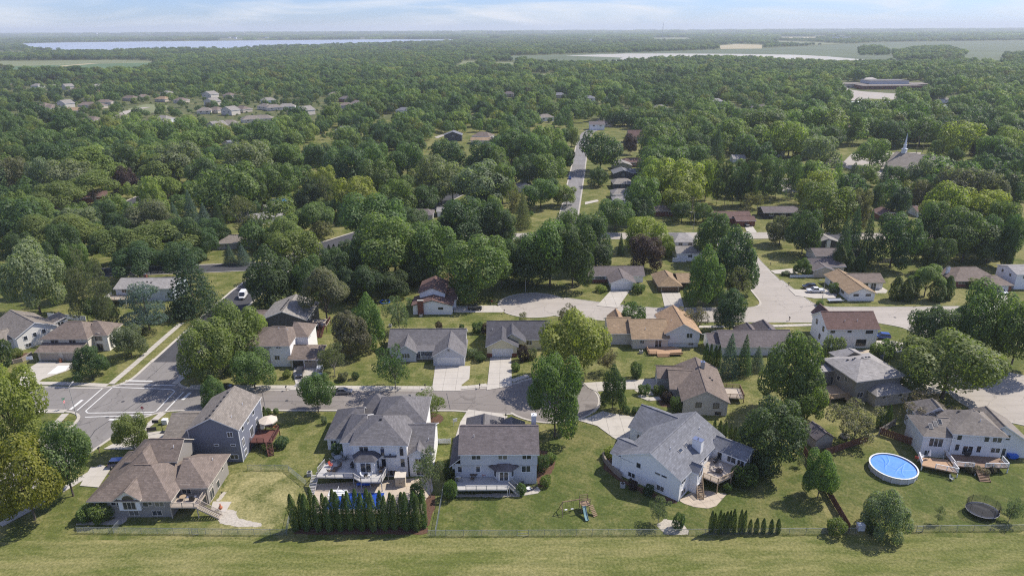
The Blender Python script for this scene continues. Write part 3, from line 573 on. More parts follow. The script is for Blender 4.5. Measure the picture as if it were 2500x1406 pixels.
    def deck(s, poly, z, rails=(), mat='deck_tan', rmat=None, posts=True, rh=1.0, fill='bal'):
        rmat = rmat or mat; d = MB(); d.prism(poly, z-.28, z-.02, 0); d = d.build('deck', mat, s.root)
        if posts:
            for p in poly:
                q = MB(); q.box(p[0]-.08, p[0]+.08, p[1]-.08, p[1]+.08, 0, z-.28); q.build('deck_post', rmat, d)
        for a, b in rails:
            a, b = Vector(a), Vector(b); L = (b-a).length; m = MB(); n = max(1, round(L/1.8))
            m.bar((*a, z+rh), (*b, z+rh), .12, .07); m.bar((*a, z+.12), (*b, z+.12), .06, .06)
            for i in range(n+1): p = a.lerp(b, i/n); m.box(p.x-.06, p.x+.06, p.y-.06, p.y+.06, z-.05, z+rh+.05)
            if fill == 'bal':
                for i in range(1, max(2, int(L/.16))): p = a.lerp(b, i/max(2, int(L/.16))); m.box(p.x-.02, p.x+.02, p.y-.02, p.y+.02, z+.12, z+rh)
            elif fill == 'wire':
                for k in range(3): m.bar((*a, z+.3+.22*k), (*b, z+.3+.22*k), .025, .025)
            m.build('railing', rmat, d)
        s.dk = d; return s
    def stairs(s, a, b, w, z, mat='deck_tan', rail=True):
        a, b = Vector(a), Vector(b); d = (b-a); L = d.length; d.normalize(); sd = Vector((-d.y, d.x)); n = max(3, round(z/.19)); m = MB()
        for k in range(n):
            p = a + d*(L*(k+.5)/n); zz = z*(1-(k+1)/(n+1)); m.bar((*(p-sd*w/2), zz-.03), (*(p+sd*w/2), zz-.03), L/n*0.9, .06)
        for sg in (-1, 1):
            o = sd*(w/2*sg); m.bar((*(a+o), z-.2), (*(b+o), .05), .07, .26)
            if rail:
                m.bar((*(a+o), z+.9), (*(b+o), 1.0), .08, .07)
                for k in range(0, n*2+1): p = a.lerp(b, k/(n*2))+o; zz = z*(1-k/(n*2)); m.box(p.x-.022, p.x+.022, p.y-.022, p.y+.022, zz, zz+.95)
        m.build('stairs', mat, s.dk if getattr(s, 'dk', None) else s.root); return s

# ---------------------------------------------------------------- houses along the near row
h = House('house', 'taupe house with stepped brown roofs and arched rear window, beside the orange-tinged maple', -77.8, 104.3, 0, 'taupe', 'brown', 'cream_trim')
h.b(0, 14.2, 0, 11.5, 0, 4.6, ('x', 3.0, 5.5, 5.5), ov=0.8)
h.w('S', 1.6, 3.2, .8, 1.7, 1).w('S', 3.7, 3.35, .8, 1.2, 1).w('S', 4.8, 3.15, .9, 1.6, 1).w('S', 9.6, 3.2, .9, 1.5, 1).w('S', 10.5, 3.35, .6, 1.1, 1).w('S', 12.2, 3.2, 1.6, 1.5, 2).w('S', 7.1, .95, 1.7, 1.0, 2).w('S', 11.4, .95, 1.7, 1.0, 2)
h.b(14.25, 19.5, 3.6, 13.4, 0, 4.6, ('x', 2.5, 0, 4.9), ov=0.7)
h.w('S', 3.9, 3.7, .7, .5, 1).w('E', 1.6, 1.2, 1.7, 2.1, 2).w('E', 4.6, 1.2, 1.1, 1.5, 1).w('E', 2.4, 3.4, .7, 1.2, 1).w('E', 7.4, 3.2, .7, 1.3, 1).door('S', 1.4, 2.5, 1.7, 2.0, 'cream_trim', 2).vents([(18.2, 10.4)], 'pipe')
h.b(3.9, 8.3, 5.9, 11, 4, 6.9, ('y', 1.8, 2.2, 0)); h.w('S', 2.6, 6.2, .9, .8, 2)
h.b(2.5, 12.1, 8.4, 15.5, 4, 6.9, ('x', 2.4, 3.2, 0)); h.vents([(11, 10.4)], 'pipe')
h.b(-2.0, 4, 9.6, 16.5, 0, 3.4, ('x', 2.2, 3, 0))
h.b(4.9, 8.9, -.5, 3, 1.9, 4.9, ('y', 1.5, 0, 0), 'white_trim', ov=.5); h.w('S', 2.0, 3.2, 2.2, 1.9, 3, True, 'cream_trim')
h.deck([(14.3, -.35), (19.2, -.35), (19.2, 3.5), (14.3, 3.5)], 2.5, [((14.3, -.35), (18.7, -.35)), ((19.2, 1.1), (19.2, 3.4))], 'deck_pale'); h.stairs((18.8, .3), (23.2, -.2), 1.15, 2.5, 'deck_pale')
h = House('house', 'navy house with long brown gable roof and red deck, at the street corner', -67.2, 121.6, 0, 'navy', 'taupe')
h.b(0, 10.4, 0, 13, 0, 8.1, ('y', 2.7, 0, 0), ov=.35)
h.w('S', 8.6, 6.7, 1.0, 1.1, 2).w('S', 5.4, 4.2, .9, .35, 1).w('S', 8.9, 4.2, .9, .35, 1).w('S', 8.7, 1.3, 1.6, 1.0, 2).w('E', 1.5, 3.9, 1.1, 1.7, 2).w('E', 1.8, 1.2, 1.1, 1.3, 2).w('E', 2.2, 6.8, 1.0, 1.0, 1).w('E', 5.2, 6.8, 1.0, 1.0, 1).w('E', 8.4, 6.8, 1.0, 1.0, 1).w('E', 9.6, 4.0, 1.1, 1.3, 2).door('E', 6.2, 2.4, 1.7, 2.1, 'white_trim', 2).trimcorners()
h.vents([(4.6, 1.2+k*1.9) for k in range(6)] + [(4.2, .4)]).vents([(8.3, 2.6), (8.6, 8)], 'pipe')
h.b(-7.2, -.03, 3.6, 14, 0, 4.0, ('x', 2.6, 0, 0), ov=.35).spout(-7.2, 3.6, 3.8); h.w('S', 3.4, 2.2, .9, .5, 1)
h.b(-3.2, .0, .9, 3.6, 0, 2.9, ('s', .8, 0, 0), ov=.3)
h.deck([(10.5, 4.4), (15.2, 4.4), (15.2, 9.4), (10.5, 9.4)], 1.9, [((10.6, 4.4), (13.5, 4.4)), ((15.2, 5.2), (15.2, 9.4)), ((15.2, 9.4), (10.6, 9.4))], 'deck_red'); h.stairs((14.4, 4.6), (15.6, 2.0), 1.2, 1.9, 'deck_red')
h = House('house', 'large white house with hipped grey roof and pool deck, behind the arborvitae hedge', -32.1, 116.2, 0, 'white', 'grey')
h.b(0, 10.8, 0, 10.6, 0, 8.0, ('y', 3.0, 5.3, 5.2), ov=.5)
h.w('S', 2.3, 6.9, 1.7, 1.2, 2).w('S', 6.0, 5.9, .75, 1.7, 1, True).w('S', 9.8, 5.9, .75, 1.7, 1, True).w('S', 6.1, 3.4, .85, 1.9, 1).w('S', 9.9, 3.4, .8, 1.9, 1).w('S', 7.4, .95, 2.4, 1.2, 3).trimcorners().vents([(5.2, 4.6)]); h.chimney(7.5, -.05, 5.0, 5.05, 2.4, 1.0, 'siding_white', 'roof_dark')
h.b(3.2, 13.4, 8.5, 18.5, 0, 8.0, ('y', 3.0, 5.0, 5.0), ov=.5); h.vents([(9.6, 15)])
h.b(-2.8, 1.2, 3.2, 13.5, 0, 6.6, ('x', 2.9, 4.2, 0), ov=.5)
h.b(-7.9, -1, 9.7, 21, 0, 3.3, ('x', 3.9, 5.6, 0), ov=.5); h.w('S', 1.4, 1.6, 1.2, 1.3, 2).vents([(-2.6, 13)])
h.b(-1.5, 4.5, 16, 22, 3, 5.6, ('y', 3.0, 3, 3))
h.b(10.75, 15.7, 1.3, 11.7, 0, 5.4, ('x', 2.9, 0, 0), ov=.4); h.vents([(14.9, 3.3)], 'pipe')
h.b(11.2, 14.9, .1, 3, 0, 5.2, ('y', 1.3, 0, 0), ov=.35); h.w('S', 2.2, 3.6, 1.9, 1.2, 3).w('S', 2.2, .95, 1.6, 1.2, 2)
for i, (a, c) in enumerate((((.4, 0), (1.3, -2.0)), ((1.3, -2.0), (4.3, -2.0)), ((4.3, -2.0), (5.2, 0)))): pass
h.b(1.1, 4.6, -1.9, 0, 2.2, 5.3, None); h.door('S', 1.75, 2.55, 2.1, 2.1, 'white_trim', 2)
m = MB(); m.prism([(.2, .0), (1.1, -1.88), (1.1, 0)], 2.2, 5.28); m.prism([(4.6, 0), (4.6, -1.88), (5.5, .0)], 2.2, 5.28); m.build('bay_side', 'siding_white', h.root)
for x, a in ((.62, 1.14), (5.08, -1.14)):
    f, g = win_mesh(.6, 1.9, 1, 'white_trim'); o = put('window', f, h.root, (x, -1.0, 3.7), -a); put('pane', g, o)
m = MB(); e = [(-.3, .2), (.8, -2.4), (4.9, -2.4), (6.0, .2)]; t = [(1.2, .2), (1.9, -.6), (3.8, -.6), (4.5, .2)]
for k in range(3): m.face([(*e[k], 5.2), (*e[k+1], 5.2), (*t[k+1], 6.3), (*t[k], 6.3)])
m.face([(*p, 6.3) for p in t]); m.face([(*p, 5.19) for p in e[::-1]]); m.build('bay_roof', 'roof_dark', h.root)
h.deck([(-6.9, -3.2), (.6, -3.4), (2.4, -4.9), (6.4, -4.9), (7.0, -1.2), (5.6, -.05), (0, -.05), (0, 4.2), (-2.8, 4.4), (-6.2, 1.2)], 2.4, [((-6.7, -3.2), (.6, -3.4)), ((.6, -3.4), (2.4, -4.9)), ((2.4, -4.9), (6.4, -4.9)), ((6.4, -4.9), (7.0, -1.2)), ((-6.2, 1.2), (-6.9, -1.6))], 'deck_grey', 'deck_grey', fill='wire')
h.stairs((-7.2, -2.3), (-7.5, -5.6), 1.3, 2.4, 'deck_grey', False)
h = House('house', 'pale blue-grey two-storey house with wide plum roof, between hedge and swing set', -10.3, 113.2, 0, 'blue_grey', 'plum')
h.b(0, 15.1, 0, 10.2, 4.9, 7.7, ('x', 2.9, 0, 0), ov=.4)
h.w('S', 3.1, 6.75, 1.7, 1.15, 2).w('S', 8.3, 6.75, 1.7, 1.15, 2).w('S', 13.0, 6.75, 1.7, 1.15, 2).vents([(2.6, 3.0)], 'pipe')
h.b(-1.2, 15.0, .45, 10, 0, 4.95, None, ov=.3); h.w('S', 1.0, 3.6, .75, 1.4, 1).w('S', 4.6, 3.6, .75, 1.4, 1).w('S', 14.1, 3.6, 1.7, 1.4, 2)
h.b(-1.7, 0, .5, 9.5, 3.6, 4.6, ('e', 1.8, 0, 0), ov=.5, rm='dark')
h.chimney(14.6, 7.4, 3, 11.6, .95, .9, 'siding_blue_grey', 'white_trim')
h.b(.5, 8, 9.5, 18, 0, 4.6, ('y', 3.4, 0, 4), rm='grey'); h.b(7.4, 12.6, 9.5, 16.5, 0, 4.6, ('y', 2.9, 0, 3), rm='grey')
h.b(7.4, 9.6, -1.1, .5, 1.8, 4.4, None); h.door('S', 1.1, 1.95, 1.75, 2.05, 'white_trim', 2)
m = MB(); m.prism([(6.3, .44), (7.4, -1.08), (7.4, .44)], 1.8, 4.38); m.prism([(9.6, .44), (9.6, -1.08), (10.7, .44)], 1.8, 4.38); m.build('bay_side', 'siding_blue_grey', h.root)
for x, a in ((6.82, .945), (10.18, -.945)):
    f, g = win_mesh(.75, 1.6, 1, 'white_trim'); o = put('window', f, h.root, (x, -.34, 3.2), -a); put('pane', g, o)
m = MB(); e = [(5.4, .3), (7.0, -1.5), (10.0, -1.5), (11.6, .3)]; t = [(7.0, .3), (7.8, -.3), (9.2, -.3), (10.0, .3)]
for k in range(3): m.face([(*e[k], 4.3), (*e[k+1], 4.3), (*t[k+1], 5.2), (*t[k], 5.2)])
m.face([(*p, 5.2) for p in t]); m.face([(*p, 4.29) for p in e[::-1]]); m.build('bay_roof', 'roof_plum', h.root)
h.deck([(-.6, -3.6), (9.2, -3.6), (9.6, -2.6), (9.6, .3), (-.6, .3)], 1.75, [((1.2, -3.6), (9.2, -3.6))], 'deck_grey', 'deck_grey', fill='wire'); h.stairs((9.7, -1.9), (11.8, -2.9), 1.3, 1.75, 'deck_grey')
h = House('house', 'big white house set askew with mottled grey-blue shingles, curved patio and screened porch', 21.8, 116.3, -40, 'white', 'slate')
h.b(0, 12.9, 0, 19, 0, 5.2, ('y', 3.1, 0, 0), ov=.45)
h.w('S', 4.0, 4.2, .9, 1.1, 1).w('S', 8.2, 4.2, 1.1, .4, 1).w('S', 9.6, 4.2, 1.1, .4, 1).w('S', 2.6, 1.3, 1.5, 1.0, 2).w('S', 9.0, 1.2, 1.5, 1.1, 2).w('E', 1.6, 3.9, 1.6, 1.2, 2).w('E', 1.9, 1.2, 1.7, 1.2, 2).w('E', 11.0, 3.9, 1.0, 1.5, 1).door('E', 8.2, 2.5, 1.9, 2.05, 'white_trim', 2).trimcorners()
h.vents([(9.2, 15.5), (8.3, 4.5)], 'pipe').skylight([(9.6, 6.2), (9.6, 8.7)]).chimney(11.4, 10.2, 5, 8.1, 1.9, 1.2)
h.b(12.92, 14.5, 4.2, 6.6, 0, 5.1, ('x', 1.0, 0, 0), ov=.35); h.w('E', 1.2, 4.0, 1.2, 1.2, 2).w('E', 1.2, 1.2, 1.4, 1.3, 2)
h.b(12.92, 19.8, 14.4, 18.9, 2.2, 4.9, ('x', 1.5, 0, 0), ov=.4); h.w('S', 1.6, 3.5, .9, 1.9, 1).w('S', 4.0, 3.7, 1.9, 1.5, 2).w('S', 6.0, 3.7, 1.3, 1.5, 2).w('E', 1.1, 3.7, 1.6, 1.6, 2).w('E', 3.3, 3.7, 1.6, 1.6, 2).door('S', 2.7, 2.4, .9, 1.95)
m = MB(); m.box(13.1, 19.6, 14.7, 18.7, 0, 2.25); m.build('foundation', 'block_stone', h.root)
h.b(-4.6, 3.5, 11.4, 21.6, 0, 4.3, ('x', 2.9, 0, 0), ov=.4); h.w('S', 2.4, 2.3, 1.2, 1.2, 2).garage('W', 5.0, 7.4)
h.b(-2.3, 2.5, .4, 6.4, 0, 4.5, ('x', 1.6, 0, 0), ov=.4)
h.deck([(13.0, 6.9), (17.6, 6.9), (18.8, 10.5), (18.8, 14.2), (13.0, 14.2)], 2.5, [((14.6, 6.9), (17.6, 6.9)), ((17.6, 6.9), (18.8, 10.5)), ((18.8, 10.5), (18.8, 14.2))], 'deck_pale', 'deck_tan'); h.stairs((13.7, 6.7), (16.0, 3.2), 1.2, 2.5, 'deck_tan')
h = House('house', 'white two-storey house with brown roof and broad deck, by the round above-ground pool', 86, 122.1, -8, 'pale_grey', 'taupe')
h.b(0, 5.6, .3, 8.3, 0, 5.3, ('x', 2.1, 3.4, 0), ov=.4); h.w('S', 2.6, 3.6, 2.6, 1.9, 3).w('S', 1.4, 1.0, 1.1, 1.1, 2).vents([(3, 6.6)]).skylight([(1.8, 2.2), (2.9, 2.8), (3.9, 3.3)])
h.b(5.5, 15.3, 0, 9, 0, 6.7, ('x', 2.8, 5.0, 4.5), ov=.5); h.w('S', 1.2, 5.6, .9, 1.6, 1).w('S', 6.4, 5.6, .9, 1.6, 1).w('S', 8.4, 5.6, 1.7, 1.5, 2).w('S', 1.2, 3.0, .8, 1.5, 1).w('S', 5.4, 2.9, .8, 1.5, 1).w('S', 8.6, 2.9, 1.7, 1.1, 2).door('S', 3.3, 1.4, 2.0, 2.1, 'white_trim', 2).vents([(8.4, 5.6), (10.4, 5.6), (12, 5.3)]).vents([(11.2, 2.4)], 'pipe').trimcorners()
h.b(9.5, 22.4, 2.4, 13, 0, 3.4, ('y', 4.3, 0, 3), ov=.5); h.w('S', 7.5, 4.7, 1.4, 1.2, 1).door('S', 7.6, .1, 1.0, 2.0, 'white_trim', 1)
h.b(2, 9, 8, 14, 0, 5.4, ('y', 2.6, 0, 2.5))
h.deck([(4.6, -4.3), (8.4, -4.4), (8.4, -5.3), (10.4, -5.3), (10.4, -4.1), (15.2, -3.6), (15.2, -.1), (4.6, -.1)], 1.3, [((10.6, -4.1), (15.2, -3.6)), ((15.2, -3.6), (15.2, -1)), ((5.0, -4.3), (8.3, -4.4)), ((4.7, -4.3), (4.7, -.6))], 'deck_brown', 'white_trim'); h.stairs((9.4, -5.3), (9.4, -7.4), 2.0, 1.3, 'deck_brown', False)
h.deck([(-1.6, -4.8), (4.4, -6.6), (4.4, -2.0), (-1.0, -1.6)], 1.15, [((-1.7, -4.7), (-1.1, -1.6)), ((.6, -5.5), (4.4, -6.6)), ((4.45, -6.5), (4.45, -4.4))], 'deck_cedar', 'white_trim')

# ---------------------------------------------------------------- second row
h = House('house', 'white gabled house with brown roof, beside the flower bed with block wall', -140.1, 175.4, 54.6, 'warm_white', 'taupe')
h.b(0, 10.6, 0, 16, 0, 4.3, ('y', 2.8, 0, 0)); h.w('S', 2.2, 3.2, .9, 1.2, 1).w('S', 4.6, 3.4, .9, 1.2, 1).w('S', 7.0, 3.6, .9, 1.2, 1).w('S', 2.4, 1.0, 1.4, 1.0, 2).w('S', 7.6, 1.0, .9, 1.0, 1)
h.b(10.4, 14.5, 2, 7, 0, 4.4, ('e', 1.0, 0, 0)); h.w('E', 1.2, 3.3, 1.2, 1.2, 2).w('E', 3.4, 3.3, 1.2, 1.2, 2).w('S', 2, 3.3, 1.6, 1.4, 2)
h.b(-4, 0.2, 3.5, 10, 0, 3.2, ('x', 2, 0, 0)); h.w('W', 3, 1.7, 1.8, 1.2, 2)
h = House('house', 'beige stucco house with two tan garage doors, beside the round dark tree', -130.4, 169.1, 0, 'beige', 'brown', 'cream_trim')
h.b(-.3, 12.2, 3.6, 13, 0, 5.5, ('x', 2.8, 5.0, 3.6), ov=.6); h.w('S', 3.2, 4.3, 2.0, 1.2, 2).w('S', 8.2, 4.3, 1.8, 1.1, 2).vents([(3.6, 10), (5.4, 10.4), (7.4, 10.2)])
h.b(11.6, 16.1, 6.2, 13.5, 0, 5.4, ('x', 2.4, 0, 4), 'warm_white', ov=.6); h.w('E', 3.4, 3.6, 1.1, 1.5, 1).w('E', 3.6, 1.3, 1.3, 1.2, 2).w('S', 2.0, 3.9, 1.9, 1.4, 2, True).w('E', 1.2, 2.0, .9, 2.6, 1, True).door('S', 1.9, .1, 1.6, 2.1, 'garage_tan', 1)
h.b(0, 11.4, 0, 4, 0, 3.0, ('s', 1.0, 0, 0), ov=.5); h.garage('S', 3.2, 5.0, 2.3, 'garage_tan').garage('S', 8.9, 4.0, 2.3, 'garage_tan')
h = House('house', 'pale blue house with low grey roof, half behind the bluish pine', -132.6, 213.4, 0, 'pale_blue', 'light_grey')
h.b(0, 19.2, 0, 10.5, 0, 4.7, ('x', 1.7, 0, 0), ov=.5); h.w('S', 2.9, 3.6, 1.6, 1.1, 2).w('S', 13, 3.6, 1.6, .9, 2).w('E', 3.5, 3.4, 1.0, 1.2, 1).door('S', 4.8, 2.2, 1.7, 2.0, 'white_trim', 2); h.chimney(7.6, 6, 5.5, 7.4, .9, .7, 'brick'); h.vents([(9.5, 3), (11, 2.6)])
h.deck([(-1.6, -4.2), (5.2, -4.2), (5.2, 0), (-1.6, 0)], 2.2, [((-1.6, -4.2), (5.2, -4.2)), ((-1.6, -4.2), (-1.6, 0))], 'deck_tan', 'white_trim')
h = House('house', 'white and grey two-storey house with open garage, behind the corner lawn trees', -70.7, 165, 0, 'white', 'brown')
h.b(0, 11.2, 0, 11.5, 0, 6.6, ('x', 2.7, 5.0, 2.4), ov=.55); h.w('S', 3.4, 5.5, 1.8, 1.0, 3).w('S', 6.0, 5.9, .6, .6, 1).w('S', 8.2, 5.9, 1.2, .7, 2).w('S', 7.5, 2.7, 1.3, 1.2, 2).vents([(7.2, 4.9), (9.5, 5)], 'pipe')
m = MB(); m.box(1.8, 5.7, -.1, .02, .3, 6.2); m.build('siding_panel', 'siding_stone_grey', h.root); h.w('S', 3.4, 5.5, 1.8, 1.0, 3)
h.b(10.2, 14.4, 5.8, 14, 0, 6.5, ('x', 2.3, 0, 3.6), ov=.5); h.w('E', 2, 5.6, .9, .9, 1)
h.b(11.22, 18.3, -.8, 7.5, 0, 2.95, ('x', 1.9, 0, 3.6), 'tan', ov=.6); h.garage('S', 2.0, 2.9, 2.3, 'black_metal').garage('S', 5.4, 3.3, 2.3, 'garage_tan', lites=True)  # black door panels stand in for the shade inside the open garage bay
h.b(-4.3, 0, 1.0, 10, 0, 3.2, ('x', 2.2, 3.4, 0)); h.w('S', 2, 1.7, 1.2, 1.2, 2)
h = House('house', 'dark charcoal gable house with grey shingle roof, behind the white and grey house', -74, 184.7, 0, 'dark_grey', 'weathered')
h.b(0, 13.2, 0, 13.5, 0, 5.4, ('y', 2.6, 0, 0), ov=.4); h.vents([(5.6, 2+k*1.3) for k in range(7)]).vents([(10.8, 2.6)], 'pipe'); h.w('E', 4, 4.2, 1.0, 1.2, 1).w('E', 7.5, 4.2, 1.2, 1.2, 2).w('E', 10.8, 4.2, 1.0, 1.2, 1)
h.b(-3.5, 1, 4, 11, 0, 3.4, ('x', 1.8, 0, 0), rm='brown')
h.deck([(13.3, 2.5), (18.3, 2.5), (18.3, 7.5), (13.3, 7.5)], 2.2, [((13.4, 2.5), (16.8, 2.5)), ((18.3, 2.6), (18.3, 7.5))], 'deck_pale', 'deck_red'); h.stairs((17.2, 2.3), (17.0, -1.4), 1.4, 2.2, 'deck_red')
h = House('house', 'white ranch house with twin front gables, beside the broad pale drive', -34.4, 171.1, 0, 'pale_grey', 'grey')
h.b(.3, 21.2, 0, 9.6, 0, 3.1, ('x', 3.0, 0, 0), ov=.4); h.w('S', 9.4, 1.9, .9, 1.2, 1).w('S', 10.9, 1.9, .9, 1.2, 1).w('S', 12.0, 1.9, .9, 1.2, 1).door('S', 7.9, .2); h.w('E', 3, 2, 1.0, 1.2, 1).vents([(16.5, 8), (14.5, 7.6)], 'pipe')
h.b(13.1, 21.5, -6.1, 4, 0, 3.1, ('y', 2.6, 0, 0), 'blue_grey', ov=.4); h.garage('S', 4.1, 5.9, 2.3); h.w('S', 4.2, 4.3, .8, .3, 1, True)
h.b(2.6, 8.1, -3.6, 3, 0, 3.1, ('y', 2.0, 0, 0), 'blue_grey', ov=.4); h.w('S', 2.7, 1.8, 2.2, 1.3, 3); h.w('E', 1.5, 2, .9, 1.2, 1)
h.deck([(8.2, -2.8), (13.0, -2.8), (13.0, -.05), (8.2, -.05)], .45, [((9.4, -2.8), (13.0, -2.8))], 'concrete', 'white_trim', posts=False)
m = MB(); m.box(9.2, 9.36, -2.8, -2.64, .4, 2.9); m.build('porch_post', 'white_trim', h.root); m = MB(); m.face([(8.1, -3.0, 2.95), (13.1, -3.0, 2.95), (13.1, -.2, 3.35), (8.1, -.2, 3.35)]); m.box(8.1, 13.1, -3.02, -2.9, 2.75, 2.93, 1); m.build('porch_roof', ['roof_grey', 'white_trim'], h.root)
h = House('house', 'pale yellow house with dark grey gables, beside the round yellow-green tree', -7, 170, 0, 'cream', 'dark')
h.b(.05, 18, 5, 15, 0, 3.3, ('x', 3.3, 0, 0), ov=.4); h.w('S', 11.7, 2.0, 1.5, 1.2, 2).vents([(1.3, 7.4)], 'pipe')
h.b(0, 8.3, 0, 8, 0, 3.5, ('y', 2.2, 0, 0), ov=.45); h.garage('S', 4.3, 5.6, 2.3)
for x in (.72, 7.6):
    m = MB(); m.box(x-.7, x+.7, -.12, -.01, 0, 1.15); m.build('brick_base', 'brick', h.root)
h.b(3.5, 10.4, 2.6, 9, 2.6, 3.8, ('y', 2.4, 0, 0), ov=.45); h.b(8.3, 10.3, 3.4, 6, 0, 3.2, None); h.door('S', 1.0, .1, .95, 2.1, 'dark_trim')
h = House('house', 'white split-level house with brown roofs and tall brick chimney, beside the upper court', -31.5, 200.4, 0, 'white', 'red_brown', 'dark_trim')
h.b(0, 12.4, 0, 7, 0, 3.4, ('y', 1.7, 0, 0), ov=.5); h.w('S', 8.8, 2.1, 1.4, .6, 2, trim='dark_trim').door('S', 5.4, .1, .95, 2.1, 'white_trim')
h.b(1.7, 9.8, 4.6, 15, 0, 5.9, ('y', 1.7, 0, 0), ov=.5); h.b(9.8, 13.2, 5.5, 15, 0, 3.4, ('x', 1.2, 0, 0))
m = MB(); m.box(1.6, 3.4, -.6, -.01, 0, 4.9); c = m.build('chimney', 'brick', h.root); m = MB(); m.box(1.5, 3.5, -.7, .1, 4.9, 5.05); m.build('chimney_cap', 'concrete', c)
h = House('house', 'white ranch house with brown roof and white double garage, facing the upper court', 26.8, 228.8, 0, 'white', 'plum')
h.b(0, 20, 0, 8.2, 0, 2.9, ('x', 1.9, 0, 0), ov=.6); h.w('S', 4.6, 1.9, 3.4, 1.1, 5, trim='white_trim').w('S', 1.2, 1.9, 1.0, 1.0, 1)
m = MB(); m.box(.05, 7.3, -.15, -.01, 0, 1.2); m.build('brick_base', 'brick', h.root)
h.b(7.5, 15.6, -7.6, 2, 0, 2.9, ('y', 1.7, 0, 0), ov=.6); h.garage('S', 4.2, 5.6, 2.3)
h = House('house', 'house with tan-brown hip roof and brown garage door, beside the oval dark tree', 50.6, 219.1, 0, 'brown', 'tan', 'cream_trim')
h.b(0, 7.3, 0, 12, 0, 2.6, ('y', 2.2, 3.0, 2.5), ov=.6); h.garage('S', 3.7, 5.6, 2.1, 'garage_brown'); h.b(7.5, 12, 3, 12, 0, 2.6, ('x', 1.6, 0, 0))
h = House('house', 'pale grey house with tan-brown roof and cedar deck', 27.8, 176.4, 0, 'pale_grey', 'tan')
h.b(0, 6.3, 1.3, 11.5, 0, 3.8, ('x', 2.5, 0, 0), 'beige', ov=.5)
h.b(6.25, 16.2, -1.6, 11.3, 0, 3.4, ('x', 3.0, 0, 0), 'beige', ov=.5); h.w('S', 2.6, 2.2, 1.1, 1.0, 2).door('S', 7.2, .5, 1.9, 2.1, 'white_trim', 2).vents([(10.2, 1.2)], 'pipe')
h.b(15.6, 25.2, -.9, 12.5, 1.4, 4.7, ('y', 2.7, 0, 0), rm='orange', ov=.5); h.w('S', 6.7, 3.7, 1.6, 1.4, 2).vents([(18, 4)], 'pipe'); h.b(15.8, 25.0, -.6, 12, 0, 1.5, None); h.w('S', 7.2, .9, 1.4, .7, 2)
h.b(1.5, 6, 9.5, 15, 0, 3.4, ('y', 2.0, 0, 0), rm='orange')
h.deck([(10, -6), (19, -6.2), (19.8, -3), (18, -1.3), (10, -1.8)], .6, [((10.1, -5.9), (12.2, -6)), ((10.1, -5.9), (10.1, -3))], 'deck_cedar', rh=.75); h.stairs((14, -6), (14, -7), 3.2, .6, 'deck_cedar', False)
m = MB(); m.bar((15.8, -6.3, .55), (19.4, -6.0, .55), .5, .12); m.bar((15.8, -6.5, .9), (19.5, -6.2, .9), .08, .4); m.build('bench', 'deck_cedar', h.dk)
h = House('house', 'taupe gabled house with long brown roof and metal chimney, above the askew white house', 39.9, 139.8, -6, 'stone_grey', 'brown', 'grey_trim')
h.b(0, 10.2, 0, 17, 0, 3.9, ('y', 2.6, 0, 0), ov=.5); h.w('S', 3.6, 2.6, 1.2, 1.2, 1, trim='dark_trim').w('S', 7.6, 2.6, 1.2, 1.2, 1, trim='dark_trim').w('S', 8.2, .6, 1.2, .7, 1, trim='dark_trim').vents([(7.2, 8.2), (7.7, 7.6)]).chimney(6.0, 12.2, 5.6, 7.7, .9, .8, 'siding_stone_grey')
h.b(-2.0, 5, 6.2, 16.5, 0, 3.5, ('x', 2.2, 0, 0), ov=.5); h.b(-4.6, 1, 11.5, 18, 0, 3.4, ('x', 1.6, 0, 0), ov=.4); h.garage('W', 3.2, 4.8)
h.deck([(10.3, 6.5), (15.4, 6.5), (15.4, 11.5), (10.3, 11.5)], 1.3, [((10.4, 6.5), (15.4, 6.5)), ((15.4, 6.5), (15.4, 11.5)), ((15.4, 11.5), (10.4, 11.5))], 'deck_pale', 'deck_brown')
h = House('house', 'long house with dark brown roof and twin gables, hidden behind blue and green spruces', *(58.04,170.21), 0, 'pale_grey', 'plum')
h.b(0, 19.5, 0, 9.5, 0, 3.0, ('x', 2.6, 0, 0)); h.w('S', 2.2, 1.9, 1.2, 1.2, 2); h.b(7, 13, 6, 13, 0, 3, ('y', 2.2, 0, 2)); h.b(11, 18.5, 6, 14, 0, 3, ('y', 2.9, 0, 2.5)); h.b(-3, 0.5, 2, 8, 0, 3, ('x', 1.6, 0, 0))
h = House('house', 'tall white house with deep brown gable roof, beside the blue car and rounded shrubs', 88.4, 174.5, 0, 'white', 'red_brown')
h.b(0, 14.2, 0, 10, 0, 6.2, ('x', 3.0, 0, 0), ov=.45); h.w('S', 1.5, 5.4, 1.0, 1.1, 2, trim='dark_trim').w('S', 6.2, 5.4, .9, 1.0, 1, trim='dark_trim').w('S', 11.8, 5.2, 1.8, 1.2, 3, trim='dark_trim').w('S', 10.0, 1.7, 2.6, 1.8, 4, trim='dark_trim').w('W', 3, 5.2, .9, 1.3, 1, trim='dark_trim').w('W', 6, 1.9, .9, 1.3, 1, trim='dark_trim').w('W', 7.5, 4.9, .9, 1.3, 1, trim='dark_trim').vents([(5.4, 2), (9, 2.1)], 'pipe')
h.b(1.2, 5, 8, 13, 4, 6, ('y', 2.2, 0, 0))
h = House('house', 'grey-brown two-storey house with low hip roofs and timber deck, beside the spreading locust', 82.1, 144.1, 13, 'olive_grey', 'light_grey', 'cream_trim')
